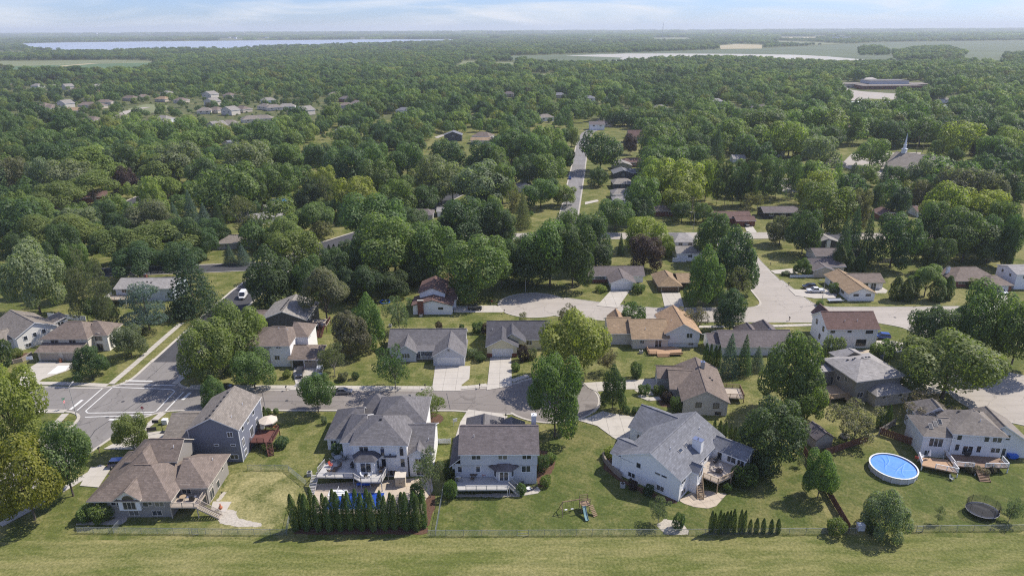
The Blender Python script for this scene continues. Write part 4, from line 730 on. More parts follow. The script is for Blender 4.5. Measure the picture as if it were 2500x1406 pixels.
h.b(0, 12.7, 0, 11.5, 0, 6.5, ('x', 2.0, 5.2, 5.2), ov=.7); h.w('S', 2.0, 5.9, 1.5, .8, 2).w('S', 5.2, 6.0, .9, .5, 1).w('S', 11.2, 5.9, 1.0, .7, 1).w('S', 1.6, 2.2, 1.5, 1.3, 2).w('W', 3, 2.0, 1.7, 2.0, 2).w('W', 5.5, 3.8, 1.0, 1.2, 1).w('W', 8, 4.8, 1.0, 1.2, 1).vents([(3.0, 7.5), (4.0, 6.8), (4.8, 7.2), (6.4, 6.6), (7.6, 6.8), (8.4, 6.7)])
h.b(3.9, 13.0, -2.6, 4, 0, 3.5, ('x', 1.3, 2.4, 2.4), 'tan', ov=.6); h.w('S', 2.2, 2.4, .8, .6, 1).w('S', 6.8, 2.4, .8, .6, 1)
h.b(-3.4, 0, 8.4, 13, 0, 5, ('s', .8, 0, 0)); h.b(4, 11, 11.2, 15, 0, 6.3, ('y', 1.6, 0, 2))
h.deck([(-5.6, 1.0), (-.1, 1.0), (-.1, 6.6), (-5.6, 6.6)], 1.6, [((-5.6, 1.0), (-.6, 1.0)), ((-5.6, 1.0), (-5.6, 6.6))], 'deck_tan'); h.stairs((-1.6, 1), (.6, -1.2), 1.2, 1.6, 'deck_tan')
h = House('house', 'long low white house with tan L-shaped roof, beside the white pickup truck', 111.4, 210, 0, 'white', 'tan', 'cream_trim')
h.b(0, 8.6, 0, 18, 0, 3.0, ('y', 1.8, 0, 0), ov=.6); h.w('S', 2.4, 2.1, 1.5, .6, 2, trim='dark_trim').w('S', 6.4, 2.1, 1.5, .6, 2, trim='dark_trim').w('W', 5, 1.9, 1.4, 1.1, 2).w('W', 9, 1.9, 1.4, 1.1, 2).w('W', 13.5, 1.9, 2.2, 1.4, 3)
h.b(6, 16.8, 10.8, 18.5, 0, 2.9, ('x', 1.6, 0, 0), rm='brown', ov=.6); h.door('S', 7.6, .1, 1.8, 2.05, 'white_trim', 2); h.w('S', 4.5, 1.7, 2.2, 1.2, 3)
h = House('house', 'brick ranch house with broad brown hip roof, behind the lone pale locust', 154, 222.5, 0, 'red_brick', 'brown', 'cream_trim')
h.b(0, 15.5, 0, 12, 0, 2.8, ('x', 2.6, 5, 5), ov=.8); h.w('S', 3, 1.7, 3, 1.2, 3).w('S', 7, 1.7, 1.5, 1.2, 2); h.b(9, 16.8, -4.5, 4, 0, 2.7, ('x', 1.6, 3, 3), ov=.7); h.garage('S', 4.2, 5, 2.1); h.chimney(.8, 6, 2.5, 5.4, 1.0, .8, 'siding_white')
h = House('house', 'white flat-fronted house with pale roof at the far end of the concrete street', *(173.23,220.10), 0, 'white', 'light_grey')
h.b(0, 12, 0, 10, 0, 5.6, ('x', 1.4, 0, 0)); h.w('W', 3, 4.4, 1.0, 1.0, 1).w('W', 7, 4.2, 1.0, 1.0, 1).w('W', 4.5, 1.2, 1.0, 1.0, 1).w('S', 3, 4.4, 1.4, 1, 2)

# ---------------------------------------------------------------- third row and the houses glimpsed among the trees
def simple(px, w, d, hgt, roof, wall, rm, label, rot=0, wins=1, name='house', trim='white_trim', extra=None, group=None, garage=None):
    h = House(name, label, px[0], px[1], rot, wall, rm, trim, 'house', group); h.b(0, w, 0, d, 0, hgt, roof, ov=.5)
    for k in range(wins): h.w('S', w*(k+.6)/(wins+.2), hgt-1.2, 1.5, 1.2, 2)
    if garage: h.garage('S', garage[0], garage[1], 2.1, garage[2])
    if extra: h.b(*extra)
    return h
h = simple((64.89,260.33), 8.5, 12, 5.6, ('x', 1.8, 3, 3), 'white', 'light_grey', 'white two-storey house with grey hip roof, behind the dark purple maple', wins=2).b(-.6, 9.4, -8, .5, 0, 3.4, ('x', 1.6, 0, 0), rm='weathered')
h.w('S', 5, 2, 1.5, 1.1, 2)
simple((112.26,237.08), 10, 9, 3.0, ('x', 1.5, 3, 0), 'tan', 'plum', 'tan house with small front gable, just beyond the tall clipped evergreens', extra=(-3, 4.5, -4, 2, 0, 2.8, ('y', 1.4, 0, 0)))
simple((116.88,249.25), 21, 9, 3.0, ('x', 1.6, 0, 0), 'beige', 'plum', 'long house with faded reddish roof, behind the tall clipped evergreens', wins=3)
simple((122.51,264.74), 11, 9, 3.4, ('y', 1.8, 0, 0), 'dark_grey', 'weathered', 'dark slate gabled house with white chimney, under the wide dark tree').chimney(5.6, -.4, 0, 4.6, 1.5, .7, 'siding_white')
simple((130.54,269.05), 12, 8, 2.9, ('x', 1.3, 0, 0), 'dark_grey', 'dark', 'low dark roofed house beside the tall dark spruces')
simple((119.66,314.73), 19, 9, 3.2, ('x', 1.7, 0, 3), 'charcoal', 'plum', 'dark charcoal ranch house with white window, across the cross street', wins=3)
simple((93.63,306.49), 17, 9, 2.9, ('x', 1.8, 0, 0), 'red_brick', 'red_brown', 'red brick house with brick garage, beside the dark parked van', wins=2, extra=(9, 17.4, -5, 2, 0, 2.8, ('x', 1.2, 0, 0)))
simple((172.92,309.24), 9, 10, 2.8, ('y', 1.5, 0, 0), 'red_brick', 'red_brown', 'red brick gable house behind the tall dark cone tree', wins=0, garage=(4.5, 5, 'garage_brown'))
simple((193.29,316.25), 10, 9, 2.8, ('x', 1.6, 0, 0), 'white', 'red_brown', 'white house with reddish roof, between the cone tree and the bright spreading maple', wins=2)
rowg = 'houses in a row along the long straight street'
for k, (p, w, rm, wall, lab) in enumerate((((53.46,353.47), 10.5, 'weathered', 'stone_grey', 'nearest grey-roofed house in the row beside the long straight street'), ((57.39,379.95), 11, 'weathered', 'dark_grey', 'weathered roof house second nearest in the row beside the long straight street'), ((61.74,409.12), 11.5, 'slate', 'dark_grey', 'blue-grey gabled house in the middle of the street-side row'), ((65.32,434.54), 11.5, 'weathered', 'stone_grey', 'pale-roofed house behind the blue-grey gable in the street-side row'), ((72.74,445.38), 15, 'red_brown', 'red_brick', 'red brick house at the upper end of the street-side row'))):
    h = simple(p, w, 10.5, 3.2, ('y', 1.9, 0, 0) if k in (2, 3) else ('x', 1.9, 3, 3), wall, rm, lab, group=rowg, wins=1)
    if k == 2: h.b(9, 17, 3, 12, 0, 3.0, ('x', 1.5, 0, 0))
simple((52.29,343.63), 9.5, 6, 2.8, ('x', 1.2, 2, 2), 'white', 'light_grey', 'small white building at the near end of the street-side row')
simple((-119.12,306.39), 14, 9, 3.0, ('x', 1.6, 0, 0), 'white', 'light_grey', 'white ranch with pale grey roof, below the swimming pool with blue slide', 40, 3)
simple((-119.53,326.50), 11, 8, 2.9, ('x', 1.4, 0, 0), 'white', 'light_grey', 'long pale roofed house nearest the blue backyard pool', 40, 1)
simple((-121.83,270.06), 14.5, 10, 2.9, ('x', 1.9, 4, 4), 'stone_grey', 'taupe', 'house with grey-brown hip roof, beside two small blue spruces', 8, 2)
simple((-48.54,315.12), 11, 9, 2.8, ('x', 1.6, 3, 3), 'stone_grey', 'plum', 'house with dark plum hip roof in the dense canopy gap', 0, 1)
simple((-47.42,328.99), 6, 6, 4.2, ('x', 1.4, 2, 2), 'white', 'dark', 'small white windowed house half buried in trees', 0, 2)
simple((-35.87,320.90), 5, 6, 3.0, ('x', 1.2, 0, 0), 'white', 'light_grey', 'white shed-like house edge under the big canopy', 0, 1)
simple((-62.23,213.13), 6, 10, 3.2, ('y', 1.6, 0, 0), 'pale_grey', 'pale', 'pale house side seen past the leaning oak', 10, 1)
simple((-65.57,266.33), 8, 8, 2.8, ('x', 1.5, 0, 0), 'tan', 'brown', 'small tan house beside the column evergreens in deep shade', 0, 1)
simple((-24.26,222.19), 9, 8, 2.8, ('y', 1.6, 0, 0), 'tan', 'orange', 'house with orange-tan roof behind the brick-chimney house', 0, 1)
simple((-229.37,403.45), 12, 9, 3, ('y', 1.8, 0, 0), 'white', 'red_brown', 'white house with brown roof beside the purple tree', 35, 1).chimney(2, 4, 3, 6, 1, 1)
simple((-226.26,352.36), 12, 9, 3, ('x', 1.6, 0, 0), 'red_brick', 'red_brown', 'reddish brown house glimpsed between locust crowns', 30, 1)
simple((6.52,408.12), 9, 18, 3, ('y', 1.7, 0, 0), 'tan', 'plum', 'reddish roof strip under the trees west of the straight street', 5, 0)
simple((3.69,372.96), 8, 10, 3, ('y', 1.7, 0, 0), 'pale_grey', 'weathered', 'pale roof glimpsed west of the straight street', 5, 0)
simple((69.38,320.30), 14, 8, 2.8, ('x', 1.5, 0, 0), 'red_brick', 'brown', 'low shaded brick house with white window under the yellow-green trees', 0, 1)
simple((92.65,543.67), 26, 12, 5, ('x', 4.5, 0, 0), 'tan', 'red_brown', 'broad dark reddish roof hall above the straight street trees', 0, 2)
simple((70.11,618.83), 13, 9, 5, ('x', 2.2, 0, 0), 'white', 'plum', 'white house with dark roof at the top of the straight street', 0, 2)
simple((80.72,640.12), 14, 9, 3, ('x', 2, 0, 0), 'tan', 'brown', 'brown roofed house beside the white house topping the straight street', 0, 1)
simple((-31.71,543.70), 17, 9, 3, ('x', 1.7, 0, 0), 'beige', 'tan', 'beige house with tan roof in a gap of the mid canopy', 0, 2)
simple((-54.10,559.12), 14, 9, 5, ('y', 2.6, 0, 0), 'dark_grey', 'slate', 'grey gabled house behind the brownish tree in the mid canopy', 0, 1)
simple((-218.73,522.35), 12, 10, 5, ('y', 2.4, 0, 0), 'tan', 'slate', 'grey gable roof beside the purple tree in the canopy', -35, 1)
simple((-331.31,492.24), 11, 9, 4, ('x', 1.8, 0, 0), 'white', 'pale', 'white house glimpsed above the locust crowns', 20, 1)
simple((202.59,439.01), 13, 10, 3, ('x', 2, 3, 3), 'tan', 'plum', 'small hip-roofed house below the round silver tree', 0, 1)
simple((148.84,457.78), 8, 8, 3, ('x', 1.8, 0, 0), 'white', 'light_grey', 'white house glimpsed between dark trees by the long lawn', 0, 1)

fg1, fg2, fg3 = 'far houses in the wooded subdivision', 'far roofs among the woods', 'buildings around the school'
def far(px, w, d, hgt, rise, wall, rm, rot, label, group, kind='x', gable=False):
    h = House('house', label, px[0], px[1], rot, wall, rm, 'white_trim', 'house', group); hip = min(w, d)/2*.8
    h.b(-w/2, w/2, -d/2, d/2, 0, hgt, (kind, rise, 0, 0) if gable else (kind, rise, hip, hip), ov=.5, th=.3)
    for k in range(2): h.w('S', w*(.28+.44*k), hgt*.6, 1.8, 1.3, 2)
    return h
LB = {'w': 'pale gabled far subdivision house', 'b': 'brown hip-roofed far subdivision house', 'o': 'orange-tan roofed far subdivision house', 'g': 'grey-roofed far subdivision house', 't': 'taupe-roofed far subdivision house'}
FAR = (((-759,1140),'g'), ((-722,1121),'g'), ((-684,1097),'w'), ((-644,1049),'b'), ((-633,1086),'w'), ((-801,1143),'b'), ((-585,1015),'o'), ((-544,914),'b'), ((-497.71,863.34),'b'), ((-527.92,835.14),'w'), ((-548.49,827.43),'b'), ((-524.08,799.42),'b'), ((-480.81,772.22),'o'), ((-500.99,834.35),'b'), ((-484.09,824.20),'b'), ((-479,988),'g'), ((-403,948),'w'), ((-378,951),'b'), ((-445,903),'o'), ((-413.55,884.64),'b'), ((-485,933),'b'), ((-493,916),'b'), ((-360.53,850.76),'w'), ((-333.80,765.29),'t'), ((-324.40,772.97),'b'), ((-301.16,753.16),'w'), ((-298.13,779.99),'b'), ((-302.21,878.63),'g'), ((-281.07,805.02),'t'), ((-268.64,795.61),'t'), ((-256.63,688.95),'t'), ((-246.72,693.44),'t'), ((-264.43,654.70),'t'), ((-264.53,626.67),'w'), ((-412.88,689.04),'b'), ((-393.10,704.92),'t'), ((-346.16,649.12),'t'), ((-344.30,670.20),'b'), ((-343.97,692.69),'g'), ((-220.20,750.68),'w'), ((-256.32,803.79),'g'), ((-229.60,752.47),'b'))
TN = {'w': 'pale gable', 'b': 'brown roof', 'o': 'orange-tan roof', 'g': 'grey roof', 't': 'taupe roof'}; FU = set()
for p, t in FAR:
    lab = LB[t]
    for q, u in sorted(FAR, key=lambda r: math.dist(r[0], p))[1:7]:
        dx, dy = p[0]-q[0], p[1]-q[1]; l2 = LB[t].split(',')[0] + (', just ' if math.dist(p, q) < 32 else ', a little ') + (('beyond' if dy > 0 else 'in front of') if abs(dy) > abs(dx) else ('east of' if dx > 0 else 'west of')) + ' a ' + TN[u]
        if l2 not in FU: lab = l2; break
    FU.add(lab)
    sz = random.Random(int(p[0]*7+p[1])); w = sz.uniform(14, 19)
    gw = t == 'w'
    far(p, w, sz.uniform(11, 13), 5.5 if gw else 3.6, 3.4 if gw else 2.8, {'w': 'beige', 'b': 'tan', 'o': 'tan', 'g': 'pale_grey', 't': 'beige'}[t], {'w': 'weathered', 'b': 'brown', 'o': 'tan', 'g': 'weathered', 't': 'taupe'}[t], sz.choice((-35, -20, 10, 30)) if not gw else sz.choice((-30, -40)), lab, fg1, 'y' if gw else 'x', gw)
for p, w, wl_, rm, lab in (((-236,949), 16, 'tan', 'taupe', 'brown roofs at the woodland edge beyond the subdivision'), ((-206.19,889.40), 18, 'red_brick', 'plum', 'brown roofs at the woodland edge beyond the subdivision'), ((-181.79,832.22), 14, 'tan', 'plum', 'brown roofs at the woodland edge beyond the subdivision'), ((-189.72,809.42), 14, 'tan', 'brown', 'brown roofs at the woodland edge beyond the subdivision'),
                         ((96.05,878.15), 16, 'pale_grey', 'slate', 'blue-grey roofed houses far along the straight street line'), ((122.64,871.34), 14, 'pale_grey', 'slate', 'blue-grey roofed houses far along the straight street line'), ((269.60,760.83), 18, 'tan', 'plum', 'plum hip-roofed house below the school woods'), ((553,1230), 22, 'pale_grey', 'pale', 'pale house behind the school at the wood edge'), ((591,1175), 22, 'pale_grey', 'pale', 'white low house at the wood edge above the school roofs'),
                         ((-564,1422), 26, 'white', 'pale', 'white building deep in the far woods'), ((-767,1387), 20, 'white', 'light_grey', 'white building below the pale crop field'), ((-983,2450), 30, 'white', 'red_brown', 'white farm buildings on the far woodland ridge'), ((-407,3136), 46, 'white', 'pale', 'long white barn in the far woods short of the lake'), ((483.14,726.77), 17, 'beige', 'pale', 'low pale roofed house east of the flat white building'), ((512.57,838.46), 16, 'white', 'weathered', 'white gabled house with grey roof east of the school'), ((523.07,823.44), 20, 'white', 'dark', 'white house with dark roof at the road east of the school')):
    far(p, w, 12, 4.2, 2.6, wl_, rm, random.Random(int(p[0])).choice((-15, 0, 10)), lab, fg2)
for p, wl_, rm, lab in (((-2,947), 'tan', 'plum', 'dark roof far in the woods north of the mid canopy'), ((63,925), 'tan', 'slate', 'slate roof far in the woods short of the pale meadow'), ((-114.88,754.97), 'white', 'slate', 'blue-grey roof sunk among the far central trees'), ((242.73,834.22), 'white', 'light_grey', 'pale roof in the woods short of the marsh lake'), ((223.60,684.80), 'tan', 'brown', 'brown roof in the woods below the plum hip-roofed house'), ((575.60,889.75), 'white', 'pale', 'tall white house beyond the dark-roofed white one'), ((184.03,485.39), 'white', 'light_grey', 'white house between dark trees above the long lawn'), ((346.05,517.32), 'tan', 'brown', 'brown roof in the trees beyond the church'), ((-402.91,597.27), 'tan', 'brown', 'brown roof below the far subdivision'), ((-144.83,605.37), 'blue_grey', 'slate', 'small blue house in the mid canopy'), ((-22.71,564.29), 'white', 'brown', 'white house with brown roof above the beige tan-roofed one'), ((33.06,686.41), 'white', 'taupe', 'taupe roof west of the straight street top'), ((161.90,766.06), 'white', 'weathered', 'weathered roof in the far right-hand woods'[:37])):
    far(p, 15, 11, 4, 2.6, wl_, rm, random.Random(int(p[0])).choice((-20, 0, 20)), lab, fg2)
far((*(284.35,604.95),), 24, 26, 4, 4.5, 'tan', 'red_brown', 0, 'broad red-brown roof hall among trees below the school', fg2)
m = empty('school', (556,1043), 0, 'long flat-roofed school with tall pale gym block, beside its wide car park', 'school')
for nm, (x0, x1, y0, y1, z), wl_ in (('gym_block', (-24, 34, 10, 40, 9.5), 'siding_blue_grey'), ('classroom_block', (-46, 40, -16, 10.2, 4.4), 'siding_red_brick'), ('classroom_block', (34, 82, 0, 30, 5), 'siding_tan'), ('classroom_block', (-100, -24, 12, 38, 5), 'siding_tan')):
    b = MB(); b.box(x0, x1, y0, y1, 0, z); o = b.build(nm, wl_, m); b = MB(); b.box(x0-.6, x1+.6, y0-.6, y1+.6, z, z+.6); b.build('flat_roof', 'roof_taupe' if nm != 'gym_block' else 'roof_light_grey', o); b = MB()
    for k in range(int((x1-x0)/7)): b.box(x0+2+7*k, x0+6+7*k, y0-.1, y0+.1, 1.2, 2.8)
    b.build('window_band', 'glass', o)
for p, w, d, z, wl_, rf, lab in (((406.00,754.19), 40, 22, 4.5, 'siding_red_brick', 'roof_plum', 'low red brick building with dark flat roof below the school car park'), ((458.22,751.65), 44, 26, 4.5, 'siding_white', 'white_trim', 'flat white-roofed building among trees below the school'), ((407.24,806.46), 52, 10, 4, 'siding_white', 'white_trim', 'long white-roofed canopy building below the school car park'), ((-993,1415), 60, 26, 8, 'siding_white', 'roof_red_brown', 'large far building with red roof at the edge of the crop field')):
    o = empty('flat_building', p, 0, lab, 'building', fg3 if p[0] > 0 else None); b = MB(); b.box(-w/2, w/2, -d/2, d/2, 0, z); b.build('wall', wl_, o); b = MB(); b.box(-w/2-.5, w/2+.5, -d/2-.5, d/2+.5, z, z+.5); b.build('flat_roof', rf, o); b = MB()
    for k in range(int(w/6)): b.box(-w/2+1.5+6*k, -w/2+4.5+6*k, -d/2-.1, -d/2+.1, 1.2, 2.8)
    b.build('window_band', 'glass', o)
# church
h = House('church', 'brown-roofed church with slim white steeple, beside its pale car park', *(264.02,416.41), 42, 'tan', 'taupe', 'cream_trim', 'church')
h.b(-16, 16, 0, 27, 0, 4.2, ('y', 6.4, 0, 0), ov=1.2); h.b(-22, -6, 6, 20, 0, 3.8, ('x', 2.2, 4, 0)); h.w('S', 5, 2, 1.2, 1.6, 1)
m = MB(); m.box(-1.3, 1.3, 22, 24.6, 9, 12.6); m.box(-1.5, 1.5, 21.8, 24.8, 12.6, 12.9); m.lathe([(1.1, 12.9), (1.0, 13.2), (.9, 15.2), (1.1, 15.3)], 8, (0, 23.3)); st = m.build('steeple', 'white_trim', h.root)
m = MB(); m.lathe([(.75, 15.3), (.05, 22.5)], 8, (0, 23.3)); m.build('spire', 'white_trim', st)

# ---------------------------------------------------------------- trees: a crown of many small leaf faces and a limbed trunk, in unit size
def unit(v): return v/np.maximum(np.linalg.norm(v, axis=1, keepdims=True), 1e-9)
def leaf_mesh(name, P, N, size, rng, mat, aspect=0.62, out=0.45, up=0.0):
    n = len(P); nr = unit(N*out + unit(rng.normal(size=(n, 3)))*(1-out)*1.3 + np.array([0, 0, up])); a = unit(np.cross(nr, unit(rng.normal(size=(n, 3))))); b = np.cross(nr, a)
    s = size*(0.6+0.8*rng.random((n, 1))); q = np.stack([P - a*s*0.5, P + b*s*aspect*0.5 + nr*s*0.08, P + a*s*0.5, P - b*s*aspect*0.5 + nr*s*0.08], 1).reshape(-1, 3)
    me = bpy.data.meshes.new(name); me.vertices.add(4*n); me.vertices.foreach_set('co', q.astype(np.float32).ravel()); me.loops.add(4*n); me.loops.foreach_set('vertex_index', np.arange(4*n, dtype=np.int32))
    me.polygons.add(n); me.polygons.foreach_set('loop_start', np.arange(0, 4*n, 4, dtype=np.int32)); me.polygons.foreach_set('loop_total', np.full(n, 4, dtype=np.int32)); me.materials.append(M[mat]); me.update(calc_edges=True); return me
def cloud(lobes, n, rng, inner=0.25, norm=True):
    L = np.array(lobes); w = (L[:, 3]*L[:, 4]*L[:, 5])**(2/3); k = rng.choice(len(L), size=int(n*1.9), p=w/w.sum()); d = unit(rng.normal(size=(len(k), 3))); r = np.where(rng.random((len(k), 1)) < inner, 0.55+0.35*rng.random((len(k), 1)), 0.88+0.2*rng.random((len(k), 1)))
    rad = L[k, 3:6]; P = L[k, :3]+d*rad*r; N = unit(d/rad); deep = np.zeros(len(k), bool)
    for l in L: deep |= (((P-l[:3])/l[3:6])**2).sum(1) < 0.42
    P, N = P[~deep][:n], N[~deep][:n]; r = np.percentile(np.hypot(P[:, 0], P[:, 1]), 98); z = np.percentile(P[:, 2], 99.5)
    if norm: P = P*np.array([.49/r, .49/r, .985/z])
    return P, N
def trunk_mesh(name, rng, r, z1, limbs, spread, mat, zt=0.75):
    m = MB(); m.tube((0, 0, -.01), (.01, 0, z1), r, r*.72, 7); m.tube((.01, 0, z1), (.015, .01, zt), r*.72, r*.2, 6)
    for k in range(limbs):
        a = 2*math.pi*k/limbs+rng.random()*.8; z = z1*(.85+.5*rng.random()); e = Vector((math.cos(a)*spread*(.6+.5*rng.random()), math.sin(a)*spread*(.6+.5*rng.random()), z+(zt-z)*(.5+.4*rng.random()))); mid = Vector((e.x*.45, e.y*.45, z+(e.z-z)*.62)); m.tube((0, 0, z), mid, r*.5, r*.34, 5); m.tube(mid, e, r*.34, r*.1, 5)
        e2 = e+Vector((rng.normal()*.06, rng.normal()*.06, .08)); m.tube(mid, e2, r*.24, r*.07, 4)
    return m.mesh(name, mat)
PROTO = {}
def proto(key, crown, trunk): PROTO.setdefault(key, []).append((crown, trunk))
def make_protos(lod, mat='leaf'):
    f = {0: 1.0, 1: 0.6, 2: 0.2}[lod]; sz = {0: 1.0, 1: 1.2, 2: 1.8}[lod]; oo = {0: .7, 1: .76, 2: .8}[lod]
    for v in range(3):
        rng = np.random.default_rng(100+v); L = [(0, 0, .55, .36, .36, .34)]
        for k in range(16): a = rng.random()*6.28; z = .24+.6*rng.random(); rr = .37*math.sqrt(max(.05, 1-((z-.5)/.5)**2)); q = .11+.07*rng.random(); L.append((rr*math.cos(a), rr*math.sin(a), z, q, q, q*1.15))
        L.append((0.03, 0, .87, .16, .16, .14)); P, N = cloud(L, int(12000*f), rng); proto('maple%d' % lod, leaf_mesh('crown', P, N, .034*sz, rng, mat, .62, oo, .15), trunk_mesh('trunk', rng, .018, .2, 5, .26, 'bark') if lod < 2 else None)
        rng = np.random.default_rng(200+v); L = [(0, 0, .42, .34, .34, .3), (0, 0, .66, .25, .25, .26)]       # egg-shaped, broad below
        for k in range(16): a = rng.random()*6.28; z = .18+.68*rng.random(); rr = .38*(1-(max(0, z-.2)/.95)**1.6); q = .1+.06*rng.random(); L.append((rr*math.cos(a), rr*math.sin(a), z, q, q, q*1.2))
        L.append((0, 0, .9, .09, .09, .1)); P, N = cloud(L, int(12000*f), rng); proto('oval%d' % lod, leaf_mesh('crown', P, N, .034*sz, rng, mat, .62, oo, .15), trunk_mesh('trunk', rng, .017, .14, 5, .22, 'bark') if lod < 2 else None)
        rng = np.random.default_rng(300+v); L = []                                                              # spreading, layered, open below
        for k in range(26): a = rng.random()*6.28; rr = .43*math.sqrt(rng.random()); z = .88-.42*(rr/.45)**2-.12*rng.random(); q = .12+.06*rng.random(); L.append((rr*math.cos(a), rr*math.sin(a), z, q, q, q*.8))
        P, N = cloud(L, int(12000*f), rng, .1); proto('spread%d' % lod, leaf_mesh('crown', P, N, .032*sz, rng, mat, .5, oo, .4), trunk_mesh('trunk', rng, .02, .2, 7, .4, 'bark', .7) if lod < 2 else None)
        rng = np.random.default_rng(400+v); n = int(8000*f); z = 1-np.sqrt(rng.random(n))*.95; tier = (z*13+rng.random(n)*.25) % 1; a = rng.random(n)*6.283; ws = rng.integers(0, 7, n)   # spruce
        rr = (.5*(1-z)**.85)*(.62+.5*(1-tier))*(.72+.32*np.abs(np.cos(a*3.5+np.floor(z*13)*1.7)))*np.where(rng.random(n) < .35, .5+.5*rng.random(n), .9+.14*rng.random(n)); P = np.stack([rr*np.cos(a), rr*np.sin(a), z-.07*rr], 1); N = unit(np.stack([np.cos(a), np.sin(a), .35+0*a], 1)); proto('spruce%d' % lod, leaf_mesh('crown', P, N, .034*sz, rng, mat, .45, .5, .2), trunk_mesh('trunk', rng, .016, .3, 1, .01, 'bark', .9) if lod < 2 else None)
        rng = np.random.default_rng(500+v); L = []                                                              # white pine: plates of tufts
        for k in range(30): z = .2+.76*rng.random(); a = rng.random()*6.28; rr = .46*(1.12-z)**.7*(.35+.65*rng.random()); q = .1+.06*rng.random(); L.append((rr*math.cos(a), rr*math.sin(a), z, q*1.25, q*1.25, q*.5))
        L.append((0, 0, .93, .07, .07, .08)); P, N = cloud(L, int(8500*f), rng, .15); proto('pine%d' % lod, leaf_mesh('crown', P, N, .034*sz, rng, mat, .4, .3, .2), trunk_mesh('trunk', rng, .015, .3, 5, .25, 'bark', .92) if lod < 2 else None)
        if lod == 2: continue
        rng = np.random.default_rng(600+v); n = int(6500*f); z = rng.random(n)**1.15; a = rng.random(n)*6.283                    # clipped column evergreen
        rr = .47*np.minimum(1, (1.02-z)*2.2)**.6*np.minimum(1, .72+z*2)*(.86+.1*np.sin(a*5+z*9+v)+.1*np.sin(a*3-z*17))*np.where(rng.random(n) < .2, .7, .95+.09*rng.random(n)); P = np.stack([rr*np.cos(a), rr*np.sin(a), .015+z*.98], 1); N = unit(np.stack([np.cos(a), np.sin(a), .3+0*a], 1)); Pa = P.copy(); q = leaf_mesh('crown', Pa*np.array([1, 1, 1]), N, .085*sz, rng, mat, .5, .7, .15); co = np.empty(len(q.vertices)*3, np.float32); q.vertices.foreach_get('co', co); co = co.reshape(-1, 3); cen = np.repeat(P, 4, 0); co = cen+(co-cen)*np.array([1, 1, .32]); q.vertices.foreach_set('co', co.astype(np.float32).ravel()); q.update(); proto('column%d' % lod, q, trunk_mesh('trunk', rng, .05, .1, 1, .01, 'bark', .5))
        rng = np.random.default_rng(700+v); L = [(0, 0, .42, .36, .36, .4)]                                      # shrub
        for k in range(9): a = rng.random()*6.28; z = .2+.5*rng.random(); rr = .28; q = .15+.06*rng.random(); L.append((rr*math.cos(a), rr*math.sin(a), z, q, q, q*1.3))
        P, N = cloud(L, int(2600*f), rng); P[:, 2] = np.maximum(P[:, 2], .02); proto('shrub%d' % lod, leaf_mesh('crown', P, N, .075*sz, rng, mat, .6, .45, .2), trunk_mesh('trunk', rng, .02, .15, 4, .2, 'bark', .5))
        rng = np.random.default_rng(800+v); L = []                                                              # thin airy tree
        for k in range(24): a = rng.random()*6.28; z = .32+.6*rng.random(); rr = .4*math.sqrt(max(.04, 1-((z-.6)/.45)**2))*(.3+.7*rng.random()); q = .07+.06*rng.random(); L.append((rr*math.cos(a), rr*math.sin(a), z, q, q, q*1.2))
        P, N = cloud(L, int(3600*f), rng, .5); proto('airy%d' % lod, leaf_mesh('crown', P, N, .04*sz, rng, mat, .5, .2, .2), trunk_mesh('trunk', rng, .014, .22, 7, .34, 'pale_bark', .85))
make_protos(0); make_protos(1)
SP = {'dome': ('maple', 'locust_tree'), 'maple': ('maple', 'maple_tree'), 'oval': ('oval', 'shade_tree'), 'spread': ('spread', 'locust_tree'), 'spruce': ('spruce', 'spruce_tree'), 'pine': ('pine', 'pine_tree'), 'column': ('column', 'arborvitae'), 'shrub': ('shrub', 'shrub'), 'airy': ('airy', 'young_tree')}
COL = {'h': (0.121, 0.175, 0.046), 'm': (0.122, 0.176, 0.058), 'd': (0.084, 0.129, 0.053), 'y': (0.233, 0.270, 0.066), 'l': (0.163, 0.209, 0.066), 's': (0.193, 0.226, 0.124), 'o': (0.156, 0.160, 0.091), 'p': (0.064, 0.043, 0.045), 'c': (0.076, 0.116, 0.069), 'b': (0.116, 0.162, 0.158), 'a': (0.099, 0.142, 0.039), 'r': (0.234, 0.217, 0.045), 'g': (0.152, 0.179, 0.107), 'k': (0.064, 0.096, 0.044), 'v': (0.135, 0.122, 0.084)}
trng = random.Random(7); NT = [0]
def tree(sp, x, y, hh, w, c, label, group=None, lod=0, cat=None, z=0.0):
    pk, nm = SP[sp]; cr, tk = PROTO['%s%d' % (pk, lod)][NT[0] % 3]; NT[0] += 1
    cat = cat or ('shrub' if sp == 'shrub' else 'tree')
    e = empty(nm, (x, y, z), trng.random()*6.28, label, cat, group); j = trng.uniform(.88, 1.14); e.scale = (w*trng.uniform(1.0, 1.06), w*trng.uniform(.96, 1.06), hh)
    if sp == 'column': e.rotation_euler = (trng.gauss(0, .02), trng.gauss(0, .02), e.rotation_euler.z)
    o = put('crown', cr, e); k = COL[c]; o.color = (k[0]*j*trng.uniform(.92, 1.1), k[1]*j, k[2]*j*trng.uniform(.9, 1.1), 1)
    if tk: put('trunk', tk, e)
    return e
